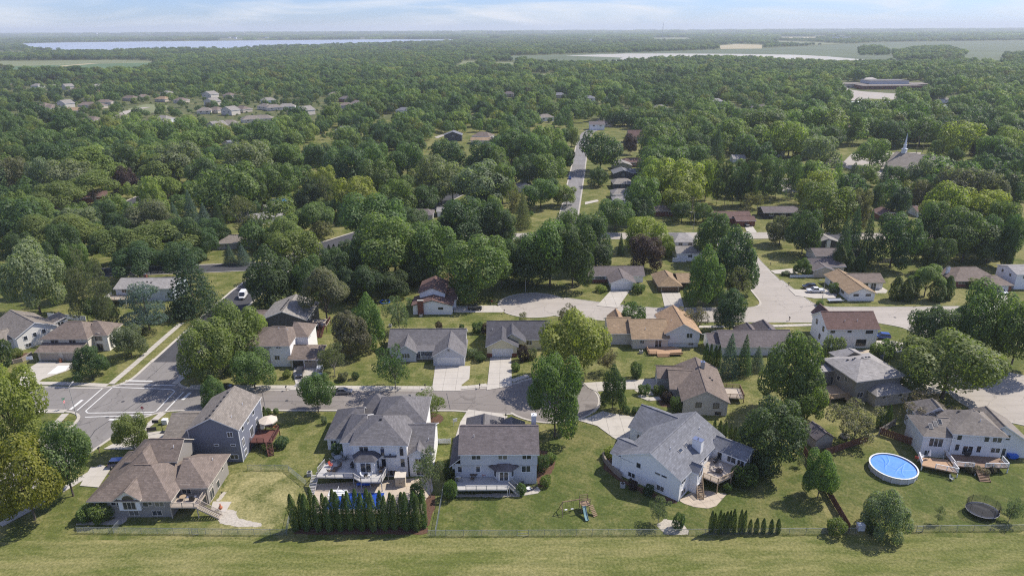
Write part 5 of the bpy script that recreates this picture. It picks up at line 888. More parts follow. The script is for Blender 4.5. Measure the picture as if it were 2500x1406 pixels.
T = [  # species, (x, y, height, width), hue, label
 ('maple', (-108.0,127.3,19.3,14.4), 'y', 'large olive-yellow maple at the street corner, beside the street lamp'), ('maple', (-89.0,103.7,18.1,12.8), 'r', 'orange-tinged turning maple beside the lower pavement'), ('maple', (-86.0,110.6,16.9,11.1), 'm', 'dark green maple just behind the orange-tinged maple'), ('maple', (-81.5,125.3,9.0,7.2), 'l', 'small rounded tree on the verge beside the black dog-leg sign bench'), ('shrub', (-107.2,121.9,5.7,5.5), 'd', 'dark bushy shrub at the picture edge above the turning maple'),
 ('oval', (-109.8,158.8,9.6,8.5), 'd', 'round dark tree on the lawn before the beige stucco house'), ('maple', (-105.9,171.1,9.2,8.8), 'g', 'low grey-green multi-stemmed tree beside the beige stucco house'), ('pine', (-110.0,189.4,14.9,15.5), 'b', 'bluish pine beside the pavement, before the pale blue house'), ('spruce', (-101.6,202.4,23.0,19.4), 'c', 'tall layered pine overhanging the dark side street'),
 ('maple', (-78.1,157.1,16.4,14.4), 'l', 'wide bright green tree on the street corner lawn'), ('maple', (-75.1,167.3,17.1,15.2), 'l', 'broad light green tree touching the white and grey house'), ('maple', (-73.3,176.5,12.0,8.1), 'y', 'yellow-tinged tree against the dark charcoal gable'), ('maple', (-65.1,152.6,10.5,10.5), 'm', 'vase-shaped street tree before the white and grey house'), ('oval', (-71.9,144.3,8.2,6.3), 'm', 'small oval street tree behind the navy house ridge'), ('maple', (-46.2,141.4,10.5,8.5), 'm', 'round street tree on the near verge, across from the dark sedan'),
 ('oval', (-44.7,170.4,14.0,11.0), 'v', 'brownish dull tree in the side yard of the white and grey house'), ('oval', (-40.7,176.6,16.3,9.9), 'm', 'dense oval green tree beside the brownish dull tree'), ('airy', (-33.7,186.1,12.0,9.2), 'g', 'grey-green willowy tree beside the brick chimney house'), ('spread', (-56.9,193.0,18.4,15.9), 'o', 'olive leaning oak with forked trunk, behind the charcoal gable'), ('oval', (-78.6,206.5,20.9,16.8), 'd', 'huge dark oval tree beside the white delivery van'),
 ('airy', (-29.5,152.3,12.0,10.6), 'd', 'dark sparse tree before the white ranch porch'), ('airy', (-46.6,159.4,8.8,8.5), 'o', 'thin yellowish tree beside the tan garage'), ('airy', (-19.2,137.9,7.4,7.4), 'l', 'thin leaning tree in a round mulch ring by the street'), ('maple', (15.5,156.1,19.6,19.5), 'y', 'great round yellow-green tree beside the pale yellow house'), ('maple', (9.4,130.4,19.9,12.6), 'm', 'tall dense maple standing in front of the court bulb'), ('oval', (23.7,141.8,11.8,6.0), 'd', 'narrow pear-shaped tree beside the court bulb'), ('airy', (25.0,160.9,7.2,6.0), 'v', 'greyish small tree beside the great yellow-green tree'),
 ('airy', (-16.0,109.6,10.5,6.1), 'g', 'slender pale-stemmed tree beside the white gabled wing'), ('maple', (64.2,139.6,21.1,13.7), 'm', 'towering dark maple between the spruces and the grey-brown house'), ('maple', (66.8,136.0,11.5,9.3), 'l', 'lighter leaning tree against the towering maple'), ('maple', (53.0,119.3,14.5,13.7), 'd', 'dense round-headed tree behind the screened porch'), ('maple', (58.9,109.0,10.5,6.4), 'm', 'small round tree by the brown board fence'), ('dome', (105.1,146.4,17.3,23.2), 'l', 'wide umbrella-shaped locust over the lower street bulb'), ('oval', (114.4,169.5,14.9,14.9), 'd', 'dark tree just behind the umbrella-shaped locust'),
 ('maple', (127.1,168.4,21.4,15.4), 'm', 'tall full maple west of two beside the curving concrete street'), ('maple', (131.1,160.4,20.4,14.8), 'm', 'tall full maple at the picture edge beside the curving concrete street'), ('oval', (65.0,186.6,13.0,10.7), 'd', 'dark round tree at the concrete street corner'), ('oval', (62.1,205.3,20.7,12.8), 'm', 'tall oval tree beside the brown garage house'), ('oval', (74.1,216.1,23.5,16.7), 'd', 'massive dark oval tree on the corner behind the tall oval'), ('oval', (77.5,250.9,19.6,15.7), 'm', 'leafy green tree rising behind the massive dark oval'), ('airy', (74.3,208.7,13.1,9.4), 'o', 'thin grey conifer beside the sloping concrete street'), ('airy', (54.1,187.3,8.0,9.5), 'v', 'reddish-grey small tree beside the tan roof gable'), ('shrub', (36.8,191.8,6.4,8.0), 'm', 'rounded leafy tree behind the tan roof ridge'),
 ('spruce', (56.2,158.3,12.5,6.5), 'b', 'blue spruce before the hidden dark-roofed house'), ('spruce', (60.1,158.7,11.9,5.3), 'c', 'dark green spruce beside the blue spruce'), ('spruce', (64.6,161.2,7.3,4.7), 'b', 'small blue spruce at the end of the spruce row'), ('shrub', (86.8,166.4,7.8,5.7), 'g', 'loose tall shrub against the tall white house wall'), ('shrub', (100.3,169.7,3.9,3.6), 'm', 'clipped round shrub nearest the tall white house'), ('shrub', (104.2,170.7,4.1,4.1), 'm', 'clipped round shrub furthest along the blue car drive'), ('shrub', (101.3,167.2,4.1,4.2), 'm', 'clipped round shrub in front of its two companions'),
 ('airy', (74.3,127.2,9.7,12.4), 'o', 'wispy willow beside the little wooden shed'), ('airy', (94.2,134.0,7.2,12.9), 'v', 'smoky purplish shrub tree between the two eastern houses'), ('oval', (66.6,99.0,9.1,8.4), 's', 'big rounded willow bush overhanging the chain link fence'), ('airy', (91.0,101.9,5.1,3.9), 'g', 'small grey-green tree beside the trampoline'), ('airy', (77.7,101.6,3.5,1.9), 'g', 'tiny sapling on the lawn before the trampoline'), ('shrub', (45.8,112.9,4.5,5.0), 'a', 'bright rounded bush beside the pale rear deck'), ('shrub', (50.2,116.7,5.4,4.1), 'd', 'dark bush tucked against the screened porch'), ('shrub', (32.0,157.7,4.2,3.4), 'd', 'single globe shrub on the lawn below the cedar deck'),
 ('shrub', (32.6,149.1,2.7,3.0), 'a', 'bright clipped globe in the gravel bed'), ('shrub', (26.8,140.3,1.9,2.1), 'd', 'small globe shrub, first of a pair beside the fan-shaped drive'), ('shrub', (29.1,139.9,1.8,2.3), 'd', 'small globe shrub, second of a pair beside the fan-shaped drive'), ('shrub', (36.2,149.1,2.5,2.6), 'l', 'pale grassy shrub beside the taupe house walk'), ('shrub', (37.5,145.5,2.7,3.0), 'p', 'purple barberry beside the taupe house'), ('shrub', (38.7,140.7,3.8,3.3), 'd', 'flower-dotted shrub below the taupe gable'), ('airy', (26.6,101.9,5.5,4.0), 'g', 'small pale lilac in the fence corner bed'), ('shrub', (29.9,100.4,3.4,2.2), 'd', 'dark upright shrub in the fence corner bed'),
 ('shrub', (-36.1,121.9,4.5,4.3), 'd', 'round dark bush beside the large white house deck'), ('shrub', (-12.9,115.5,4.2,2.8), 'd', 'upper clipped bush beside the plum-roofed house deck'), ('shrub', (-12.0,109.3,4.1,3.0), 'm', 'lower clipped bush beside the plum-roofed house deck'), ('shrub', (-79.2,103.7,3.1,3.5), 'l', 'bright leafy shrub beside the taupe house corner'), ('shrub', (-76.2,103.4,4.1,4.2), 'l', 'larger bright shrub under the taupe rear windows'), ('shrub', (-18.3,108.2,4.5,2.8), 'd', 'globe bush at the end of the pool patio'), ('shrub', (6.1,117.8,4.0,3.3), 'd', 'dark bush in the curved bed beside the plum-roofed house'), ('shrub', (6.5,113.1,2.4,2.4), 'l', 'pale green shrub in the curved bed'), ('shrub', (1.6,110.4,2.4,2.1), 'm', 'leafy shrub below the plum-roofed house stairs'),
 ('shrub', (8.0,120.6,2.4,2.2), 'l', 'light hostas in the curved bed edge'), ('shrub', (23.6,111.6,2.5,1.8), 'p', 'dark red shrub, below the askew white house wall'), ('shrub', (26.3,110.0,2.4,2.2), 'k', 'dark globe shrub below the askew white house wall'), ('shrub', (20.7,122.7,2.5,3.1), 'y', 'yellow-green shrub above the block retaining wall'), ('shrub', (21.9,119.1,2.9,2.5), 'd', 'dark shrub behind the block retaining wall'), ('shrub', (42.0,111.1,1.7,1.9), 'm', 'low shrub under the pale deck'),
 ('shrub', (93.4,116.8,1.5,2.8), 'v', 'first brownish spirea in the clump before the broad deck'), ('shrub', (95.0,115.9,1.7,2.8), 'v', 'middle brownish spirea in the clump before the broad deck'), ('shrub', (97.6,117.0,1.7,2.7), 'v', 'last brownish spirea in the clump before the broad deck'), ('shrub', (57.9,98.9,3.2,3.5), 'l', 'leafy shrub on the fence line beside the brown board fence'), ('shrub', (64.3,98.8,2.6,2.2), 'd', 'low shrub at the foot of the willow bush'), ('airy', (59.1,118.7,2.7,2.0), 'g', 'pale little shrub beside the round-headed tree'),
 ('shrub', (2.9,167.8,4.1,3.4), 'p', 'purple shrub beside the pale yellow house porch'), ('shrub', (5.3,168.8,3.1,2.9), 'g', 'silvery shrub beside the purple porch shrub'), ('shrub', (0.8,161.9,2.2,2.4), 'm', 'small shrub beside the yellow house drive'), ('shrub', (-11.4,170.0,2.7,3.8), 'g', 'grey-green shrub between the two garages'), ('shrub', (-8.9,168.0,2.2,3.6), 'd', 'dark low shrub between the two garages'), ('shrub', (-22.2,188.6,2.7,2.2), 'p', 'little purple shrub on the lawn behind the white ranch'), ('shrub', (-15.2,188.2,2.1,1.7), 'd', 'little green shrub on the lawn behind the white ranch'), ('shrub', (-10.4,186.4,3.4,3.2), 'd', 'dark shrub at the corner of the pale yellow house'), ('shrub', (-7.9,186.3,3.1,2.9), 'p', 'purplish shrub at the corner of the pale yellow house'),
 ('airy', (3.1,192.9,3.7,2.8), 'o', 'bare twiggy shrub beside the upper court'), ('airy', (16.5,189.6,7.6,6.7), 'v', 'brownish wispy tree topping the yellow-green tree'), ('shrub', (30.7,219.8,2.2,4.2), 'y', 'yellow flowering bush before the white garage'), ('shrub', (43.6,218.8,3.2,4.8), 'm', 'clipped rounded bush beside the white garage'), ('shrub', (100.3,235.5,1.5,3.3), 'd', 'low dark shrub beside the white picket fence'), ('oval', (106.3,235.4,6.4,6.6), 'a', 'dense clipped dome tree beside the dark red pickup'), ('shrub', (109.8,217.5,3.6,3.6), 'm', 'low hedge bush against the long white house'), ('shrub', (100.5,206.2,1.8,2.7), 'm', 'small bush below the street lamp on the corner'),
 ('column', (127.6,210.8,8.2,5.1), 'a', 'first plump evergreen of the trio on the corner lawn'), ('column', (130.4,210.1,8.1,4.9), 'a', 'middle plump evergreen of the trio on the corner lawn'), ('column', (134.1,212.2,7.9,3.8), 'a', 'slimmest evergreen of the trio on the corner lawn'), ('column', (140.4,209.9,7.8,5.4), 'a', 'plump evergreen of the pair before the brick ranch'), ('column', (144.8,211.3,8.2,4.1), 'a', 'slimmer evergreen of the pair before the brick ranch'), ('spread', (138.7,213.6,11.4,11.2), 'l', 'lone pale locust on the corner lawn'), ('shrub', (160.1,222.7,3.2,5.7), 'l', 'leafy shrub before the brick ranch garage'),
 ('column', (122.1,240.6,9.6,5.2), 'a', 'tallest clipped evergreen behind the tan roofed house'), ('column', (125.8,240.5,7.5,3.7), 'a', 'middle clipped evergreen behind the tan roofed house'), ('column', (129.3,239.5,8.1,4.2), 'a', 'last clipped evergreen behind the tan roofed house'), ('column', (-56.8,135.8,5.0,1.3), 'a', 'slim arborvitae beside the red deck'), ('shrub', (-57.7,140.4,1.8,1.4), 'm', 'small rounded shrub by the street above the red deck'), ('shrub', (-56.0,140.8,1.5,1.4), 'm', 'second small shrub by the street above the red deck'), ('shrub', (-43.4,136.1,2.1,1.5), 'g', 'tiny shrub on the lawn beside the white house'), ('shrub', (-53.0,125.9,1.8,2.7), 'l', 'white-flowered shrub below the red deck'), ('shrub', (-50.4,127.1,2.4,3.2), 'd', 'clipped dark shrub against the red deck steps'),
 ('shrub', (-123.0,174.4,2.7,4.6), 'd', 'low shrub by the block-walled flower bed'), ('shrub', (-136.7,163.4,8.6,6.5), 'd', 'large dark shrub at the picture edge beside the flower bed'), ('shrub', (-138.4,171.5,2.5,3.4), 'l', 'pale green shrub in the block-walled flower bed'), ('oval', (-109.3,185.3,2.6,2.7), 'o', 'little brownish globe beside the bluish pine'), ('shrub', (-74.4,159.7,2.6,2.6), 'd', 'round bush in the corner lawn shade'), ('shrub', (-40.8,157.8,2.0,2.1), 'd', 'dark bush in the dry lawn bed'), ('shrub', (-43.9,157.2,2.1,2.8), 'o', 'dry ornamental grass in the dry lawn bed'), ('shrub', (-59.0,158.7,2.0,2.4), 'l', 'bright shrub beside the grey house drive'),
]
for sp, d, c, lab in T: tree(sp, *d, c, lab)
hg = 'arborvitae in the tall dense hedge row'
rr = random.Random(3)
for k in range(24):
    px = (713+k*14.1)
    x = -39.4+k*1.0; tree('column', x+rr.uniform(-.15, .15), 100.85+(.35 if k % 2 else -.3)+rr.uniform(-.2, .2), rr.choice((7.5, 7.9, 8.2, 8.5)), rr.uniform(1.45, 1.9), 'h', 'tall arborvitae in the dense hedge row between the swimming pool and the open field', hg)
for k, (px, pt) in enumerate(((1735,1243), (1744,1250), (1752,1240), (1760,1245), (1770,1243), (1778,1246), (1789,1240), (1794,1244), (1806,1240), (1814,1242))): pass
for p in ((35.5,99.2,5.0,1.0), (36.1,99.3,4.4,0.9), (36.8,99.1,5.2,1.0), (37.4,99.2,4.7,0.9), (38.1,99.1,5.0,1.0), (38.7,99.2,4.8,0.9), (39.6,99.1,5.3,1.1), (40.7,99.1,5.3,1.0), (41.3,99.2,5.0,1.0)): tree('column', *p, 'a', 'taller slim arborvitae in the short evergreen row by the chain link fence', 'taller arborvitae of the short fence row')
for p in ((42.5,99.2,3.0,0.9), (43.6,99.1,3.3,1.0), (44.9,99.1,3.2,1.0), (46.3,99.1,3.1,1.0), (47.6,99.1,3.2,1.0)): tree('column', *p, 'a', 'low spaced arborvitae at the thin end of the short evergreen row', 'low arborvitae of the short fence row')
for p in ((51.9,164.4,6.6,1.8), (53.1,164.1,6.5,1.3), (53.9,163.4,6.6,1.4), (54.9,162.9,6.6,1.5)): tree('column', *p, 'a', 'narrow arborvitae in the clipped group of four beside the blue spruce', 'group of four narrow arborvitae')
for p in ((45.0,131.4,3.7,1.0), (46.1,130.7,3.9,1.1), (47.1,130.1,3.9,1.1), (48.0,129.1,3.9,1.1), (48.9,128.7,3.5,1.0)): tree('column', *p, 'a', 'young arborvitae in the row behind the mottled roof house', 'young arborvitae row')
for p in ((82.7,133.4,5.2,1.2), (83.3,133.0,6.0,1.1), (84.4,133.4,6.1,1.1), (85.4,133.7,5.4,1.1)): tree('column', *p, 'a', 'slim dark arborvitae in the cluster below the grey-brown house', 'slim arborvitae cluster')
for p in ((77.9,154.3,10.4,1.6), (79.9,157.1,8.7,1.5), (82.0,161.0,6.4,1.3)): tree('column', *p, 'a', 'tall arborvitae along the wall of the tall white house', 'arborvitae by the tall white house')
for p in ((-75.2,268.1,2.6,1.3), (-73.2,268.1,2.9,1.3), (-70.7,267.0,3.1,1.3)): tree('column', *p, 'k', 'small dark column evergreen beside the pavement in the canopy gap', 'small column evergreens in the canopy gap')
# bare grey tree
e = empty('bare_tree', (-44.58,222.49), 0, 'leafless grey tree with forking branches in the dark grove', 'tree'); b = MB(); br = random.Random(5)
def fork(p, d, L, r, n):
    q = p+d*L; b.tube(p, q, r, r*.65, 5)
    if n:
        for k in range(3): fork(q, (d+Vector((br.uniform(-.6, .6), br.uniform(-.6, .6), br.uniform(0, .3)))).normalized(), L*.68, r*.6, n-1)
fork(Vector((0, 0, 0)), Vector((.05, 0, 1)), 5.5, .28, 4); b.build('trunk', 'pale_bark', e)

# mid canopy: crowns read off one by one, by where their tops show
Z = {'A': 'in the canopy behind the pale blue house and dark side street', 'B': 'in the grove north of the brick-chimney house', 'C': 'in the tree cover around the long straight street', 'D': 'in the tree cover around the white-steepled church'}
AD = {'m': 'full mid-green', 'd': 'dark green', 'y': 'bright yellow-green', 'l': 'fine-leaved light green', 's': 'silvery green', 'o': 'olive-brown', 'p': 'dark purple', 'c': 'dark', 'b': 'bluish', 'a': 'clipped', 'g': 'grey-green', 'k': 'very dark'}
KN = {'maple': 'maple', 'oval': 'shade tree', 'spread': 'spreading locust', 'spruce': 'spruce', 'pine': 'pine', 'airy': 'thin tree', 'shrub': 'shrub', 'column': 'column evergreen'}
LAND = [('the pale blue house', ((-127.81,220.93))), ('the dark side street', ((-101.77,230.75))), ('the beige stucco house', ((-133.10,191.52))), ('the charcoal gable house', ((-72.82,203.67))), ('the grey hip-roofed house', ((-118.22,275.71))), ('the blue backyard pool', ((-123.00,351.90))), ('the white pool-side ranch', ((-117.39,311.35))), ('the plum hip-roofed house', ((-44.92,317.29))), ('the leafless grey tree', ((-44.58,222.49))), ('the brick-chimney house', ((-26.53,210.07))), ('the upper court', ((6.81,211.43))), ('the white garage ranch', ((38.05,228.64))), ('the dark purple maple', ((51.74,251.31))), ('the grey two-storey hip house', ((65.72,264.08))),
 ('the long straight street', ((37.12,404.97))), ('the top of the straight street', ((61.66,589.08))), ('the street-side row of roofs', ((64.68,392.79))), ('the red brick house', ((104.15,314.29))), ('the charcoal ranch', ((129.11,321.40))), ('the cross street', ((80.76,287.27))), ('the grove car park', ((156.80,390.52))), ('the long lawn', ((150.65,454.76))), ('the church', ((271.54,437.11))), ('the church car park', ((243.93,444.89))), ('the brick gable house', ((180.13,316.52))), ('the brick ranch', ((165.36,230.97))), ('the tall clipped evergreens', ((127.64,245.20))), ('the dark slate house', ((126.62,268.55))), ('the broad red-brown hall', ((297.17,631.70))), ('the white flat-fronted house', ((179.25,226.52))), ('the turned brown-roofed house', ((-232.49,411.77))), ('the reddish house', ((-227.85,358.81))), ('the canopy side road', ((-201.22,358.21))), ('the grey gable in the canopy', ((-55.10,570.11))), ('the beige tan-roofed house', ((-32.50,558.39))), ('the broad dark-roofed hall', ((92.65,543.67))), ('the white canopy house', ((-335.83,500.83))), ('the purple-tree grey gable', ((-197.40,464.61))), ('the shed-like white house', ((-36.26,324.79)))]
USED = {}
def near_label(x, y, h, w, kn, ad):
    best = sorted(((math.hypot(x-p[0], (y-p[1])*.8), n, p) for n, p in LAND))[:6]; size = 'tall ' if h > 19 else 'low ' if h < 10.5 else 'broad ' if w > h*.98 else 'mid-sized '
    for d, n, p in best:
        dx, dy = x-p[0], y-p[1]; far_ = ' well' if d > 34 else ''
        rel = ('behind' if dy > 0 else 'in front of') if abs(dy) > abs(dx)*1.1 else ('east of' if dx > 0 else 'west of')
        lab = '%s%s %s%s %s %s' % (size, ad, kn, far_, rel, n)
        if lab not in USED: break
    else: d, n, p = best[0]
    USED[lab] = USED.get(lab, 0)+1; return lab
def mid(zone, rows):
    for sp, d, c in rows:
        lab = near_label(d[0], d[1], d[2], d[3], KN[sp], AD[c]); tree(sp, d[0], d[1], d[2], d[3]*1.0, c, lab, 'trees of the canopy ' + Z[zone][3:], 0 if d[1] < 300 else 1)
mid('A', [('maple',(-151.2,202.1,24.0,18.7),'s'), ('pine',(-130.3,192.8,25.0,8.3),'o'), ('pine',(-120.9,186.6,24.0,8.0),'o'), ('maple',(-127.2,194.2,9.5,9.5),'d'), ('spread',(-175.6,262.2,17.0,26.6),'l'), ('spread',(-150.5,247.9,16.0,20.8),'l'), ('spread',(-134.0,248.3,17.0,27.1),'l'), ('spread',(-192.6,266.9,16.0,20.3),'l'), ('spread',(-220.3,301.8,16.0,23.2),'l'), ('spread',(-222.3,325.8,17.2,27.8),'l'), ('maple',(-275.0,374.4,20.4,19.7),'o'), ('maple',(-255.7,371.1,21.6,16.9),'s'), ('maple',(-236.1,363.4,21.6,25.6),'s'), ('spread',(-236.5,380.4,24.7,35.9),'l'), ('spread',(-219.0,352.0,17.1,27.4),'l'), ('oval',(-215.4,376.8,14.7,14.6),'p'), ('spread',(-219.3,415.9,16.0,21.8),'y'), ('spread',(-200.6,394.3,18.7,29.7),'l'), ('maple',(-169.5,374.9,20.4,22.4),'d'), ('maple',(-153.1,396.3,25.0,29.7),'s'), ('maple',(-136.5,327.2,25.0,32.4),'m'), ('maple',(-129.8,337.2,20.4,15.5),'m'), ('maple',(-184.8,283.2,14.7,16.8),'s'), ('maple',(-183.6,298.1,14.7,13.9),'d'), ('oval',(-177.5,332.0,18.0,11.8),'y'), ('spread',(-177.3,350.1,14.0,17.4),'y'), ('maple',(-155.2,285.0,17.9,21.5),'o'), ('spruce',(-147.0,305.0,18.0,9.3),'b'), ('spruce',(-151.9,299.2,13.7,7.5),'b'), ('spruce',(-137.4,296.7,13.7,9.1),'b'), ('spruce',(-133.4,301.5,14.7,7.0),'c'), ('airy',(-115.3,283.4,19.2,15.3),'o'), ('oval',(-111.0,280.8,10.5,11.7),'d'), ('maple',(-128.3,255.0,18.0,15.7),'d'), ('maple',(-121.1,257.6,12.6,10.8),'d'), ('maple',(-190.8,252.3,12.6,12.0),'d'), ('spruce',(-109.2,251.3,8.4,6.0),'b'), ('spruce',(-104.1,251.2,8.4,6.9),'b'), ('maple',(-103.4,199.3,6.3,6.8),'d'), ('maple',(-224.8,302.0,18.0,11.9),'l'), ('maple',(-168.9,245.7,18.0,13.4),'d'), ('spread',(-133.1,230.2,15.0,17.8),'d'), ('spread',(-117.6,231.4,15.0,17.9),'d'), ('maple',(-145.7,216.4,19.2,10.4),'l'), ('maple',(-160.4,220.3,18.0,10.6),'k'), ('maple',(-163.2,276.6,13.7,15.0),'d'), ('maple',(-277.1,412.3,22.3,25.9),'d'), ('maple',(-234.8,413.2,21.9,25.9),'d'), ('maple',(-197.5,402.9,24.1,28.1),'s'), ('maple',(-305.4,426.7,19.2,19.3),'m'), ('maple',(-125.1,277.4,11.6,13.1),'d')])
mid('B', [('maple',(-127.1,334.2,20.4,14.2),'m'), ('maple',(-119.8,346.7,21.6,20.8),'m'), ('maple',(-97.2,349.9,19.2,15.4),'y'), ('oval',(-97.3,327.2,18.0,15.7),'k'), ('airy',(-90.8,327.2,19.2,9.3),'o'), ('maple',(-93.6,392.5,22.8,27.4),'d'), ('maple',(-69.8,358.6,21.6,21.5),'m'), ('maple',(-75.4,322.6,19.2,20.6),'y'), ('maple',(-55.5,319.4,19.2,19.9),'l'), ('maple',(-54.5,265.0,24.8,28.6),'m'), ('maple',(-42.3,360.3,22.8,19.0),'s'), ('maple',(-30.8,349.1,21.6,22.2),'s'), ('maple',(-15.6,338.4,23.3,27.5),'s'), ('maple',(-5.6,340.3,21.6,14.4),'m'), ('maple',(-138.8,423.4,20.4,20.6),'m'), ('maple',(-63.3,413.7,21.6,21.6),'m'), ('maple',(-39.3,417.5,21.6,23.3),'d'), ('maple',(-15.4,416.7,21.6,23.2),'d'), ('maple',(-153.3,421.3,21.6,22.0),'m'), ('maple',(-117.6,418.1,20.4,18.9),'d'), ('maple',(-81.2,409.8,21.6,17.2),'m'), ('maple',(-123.7,317.2,9.5,8.5),'d'), ('maple',(-109.6,280.8,10.5,9.7),'d'), ('maple',(-93.1,268.6,14.7,16.5),'l'), ('maple',(-87.1,292.7,14.7,17.4),'m'), ('maple',(-78.2,234.5,18.0,19.8),'l'), ('maple',(-62.3,228.8,13.7,11.8),'d'), ('maple',(-42.3,233.2,23.5,28.1),'l'), ('maple',(-29.1,230.9,21.6,19.4),'m'), ('maple',(-18.1,269.7,21.6,25.3),'d'), ('maple',(-6.1,270.0,20.4,13.6),'d'), ('maple',(-11.4,214.3,21.1,22.4),'m'), ('maple',(-32.4,230.6,9.9,17.3),'m'), ('maple',(-49.2,211.1,13.0,14.2),'k'), ('maple',(-41.1,216.2,8.9,13.1),'k'), ('maple',(-61.2,245.4,11.6,9.9),'d'), ('maple',(-66.3,208.8,16.5,12.0),'d'), ('maple',(-52.4,234.0,14.7,12.9),'d'), ('maple',(-42.6,287.9,12.6,15.6),'d'), ('maple',(-27.8,268.2,14.7,14.6),'d'), ('oval',(-55.4,212.3,12.0,8.2),'k'), ('maple',(-43.4,329.2,14.1,17.6),'d')])
mid('C', [('maple',(0.3,462.5,22.7,27.0),'m'), ('maple',(14.3,452.4,20.4,22.9),'m'), ('maple',(25.8,489.0,21.6,23.7),'l'), ('maple',(32.1,431.1,19.2,16.0),'m'), ('maple',(-4.6,346.6,20.4,16.5),'m'), ('maple',(20.5,385.7,19.2,22.0),'l'), ('maple',(14.8,337.1,15.1,18.8),'m'), ('maple',(23.7,344.3,10.5,7.6),'l'), ('spruce',(5.1,299.9,18.0,9.0),'o'), ('airy',(0.7,312.5,18.0,8.8),'o'), ('maple',(-3.3,268.8,14.7,13.1),'d'), ('maple',(24.0,264.8,18.0,14.5),'m'), ('maple',(13.3,224.9,24.7,21.2),'m'), ('maple',(30.0,243.6,21.6,14.9),'d'), ('maple',(5.8,226.6,17.0,18.6),'d'), ('maple',(30.9,240.2,13.9,13.6),'d'), ('maple',(21.2,223.5,22.7,15.8),'d'), ('maple',(0.7,229.2,17.0,13.0),'d'), ('maple',(46.2,295.4,14.7,17.3),'m'), ('maple',(61.6,313.6,20.4,17.5),'m'), ('maple',(54.6,267.1,13.9,17.4),'y'), ('maple',(60.9,257.2,8.4,6.9),'y'), ('maple',(49.7,243.3,12.6,15.0),'p'), ('oval',(49.7,386.9,11.6,12.6),'d'), ('maple',(56.0,429.6,25.0,28.5),'d'), ('oval',(85.3,493.2,14.7,12.5),'p'), ('maple',(98.9,465.3,25.0,29.8),'m'), ('maple',(91.8,414.4,25.0,28.3),'m'), ('maple',(84.4,375.4,25.0,31.0),'m'), ('maple',(75.4,355.0,21.6,21.0),'y'), ('maple',(85.4,342.1,24.0,28.4),'y'), ('maple',(100.8,348.6,21.6,13.8),'y'), ('pine',(105.1,342.3,22.8,7.5),'k'), ('pine',(108.5,340.4,22.8,7.4),'k'), ('pine',(111.9,338.5,22.8,7.4),'k'), ('pine',(115.7,336.6,22.8,7.3),'k'), ('pine',(120.4,341.9,22.8,7.4),'k'), ('maple',(132.6,491.5,14.7,18.1),'d'), ('spruce',(138.8,462.8,22.8,12.6),'c'), ('maple',(165.5,490.3,14.7,15.2),'d'), ('spruce',(140.7,461.3,8.4,9.0),'y'), ('maple',(88.9,308.4,9.5,9.3),'m'), ('maple',(-3.6,225.1,14.6,11.4),'m'), ('spruce',(43.4,259.7,9.5,3.7),'c'), ('maple',(59.4,305.9,12.6,12.3),'d'), ('maple',(83.5,325.9,15.8,19.5),'y'), ('maple',(27.9,341.0,10.5,12.3),'l'), ('maple',(-10.2,409.9,20.4,19.3),'m'), ('maple',(7.7,383.9,19.2,16.6),'d'), ('maple',(79.6,309.9,9.5,11.2),'d'), ('maple',(46.3,529.7,14.7,12.3),'l'), ('oval',(76.0,215.4,14.7,5.4),'o')])
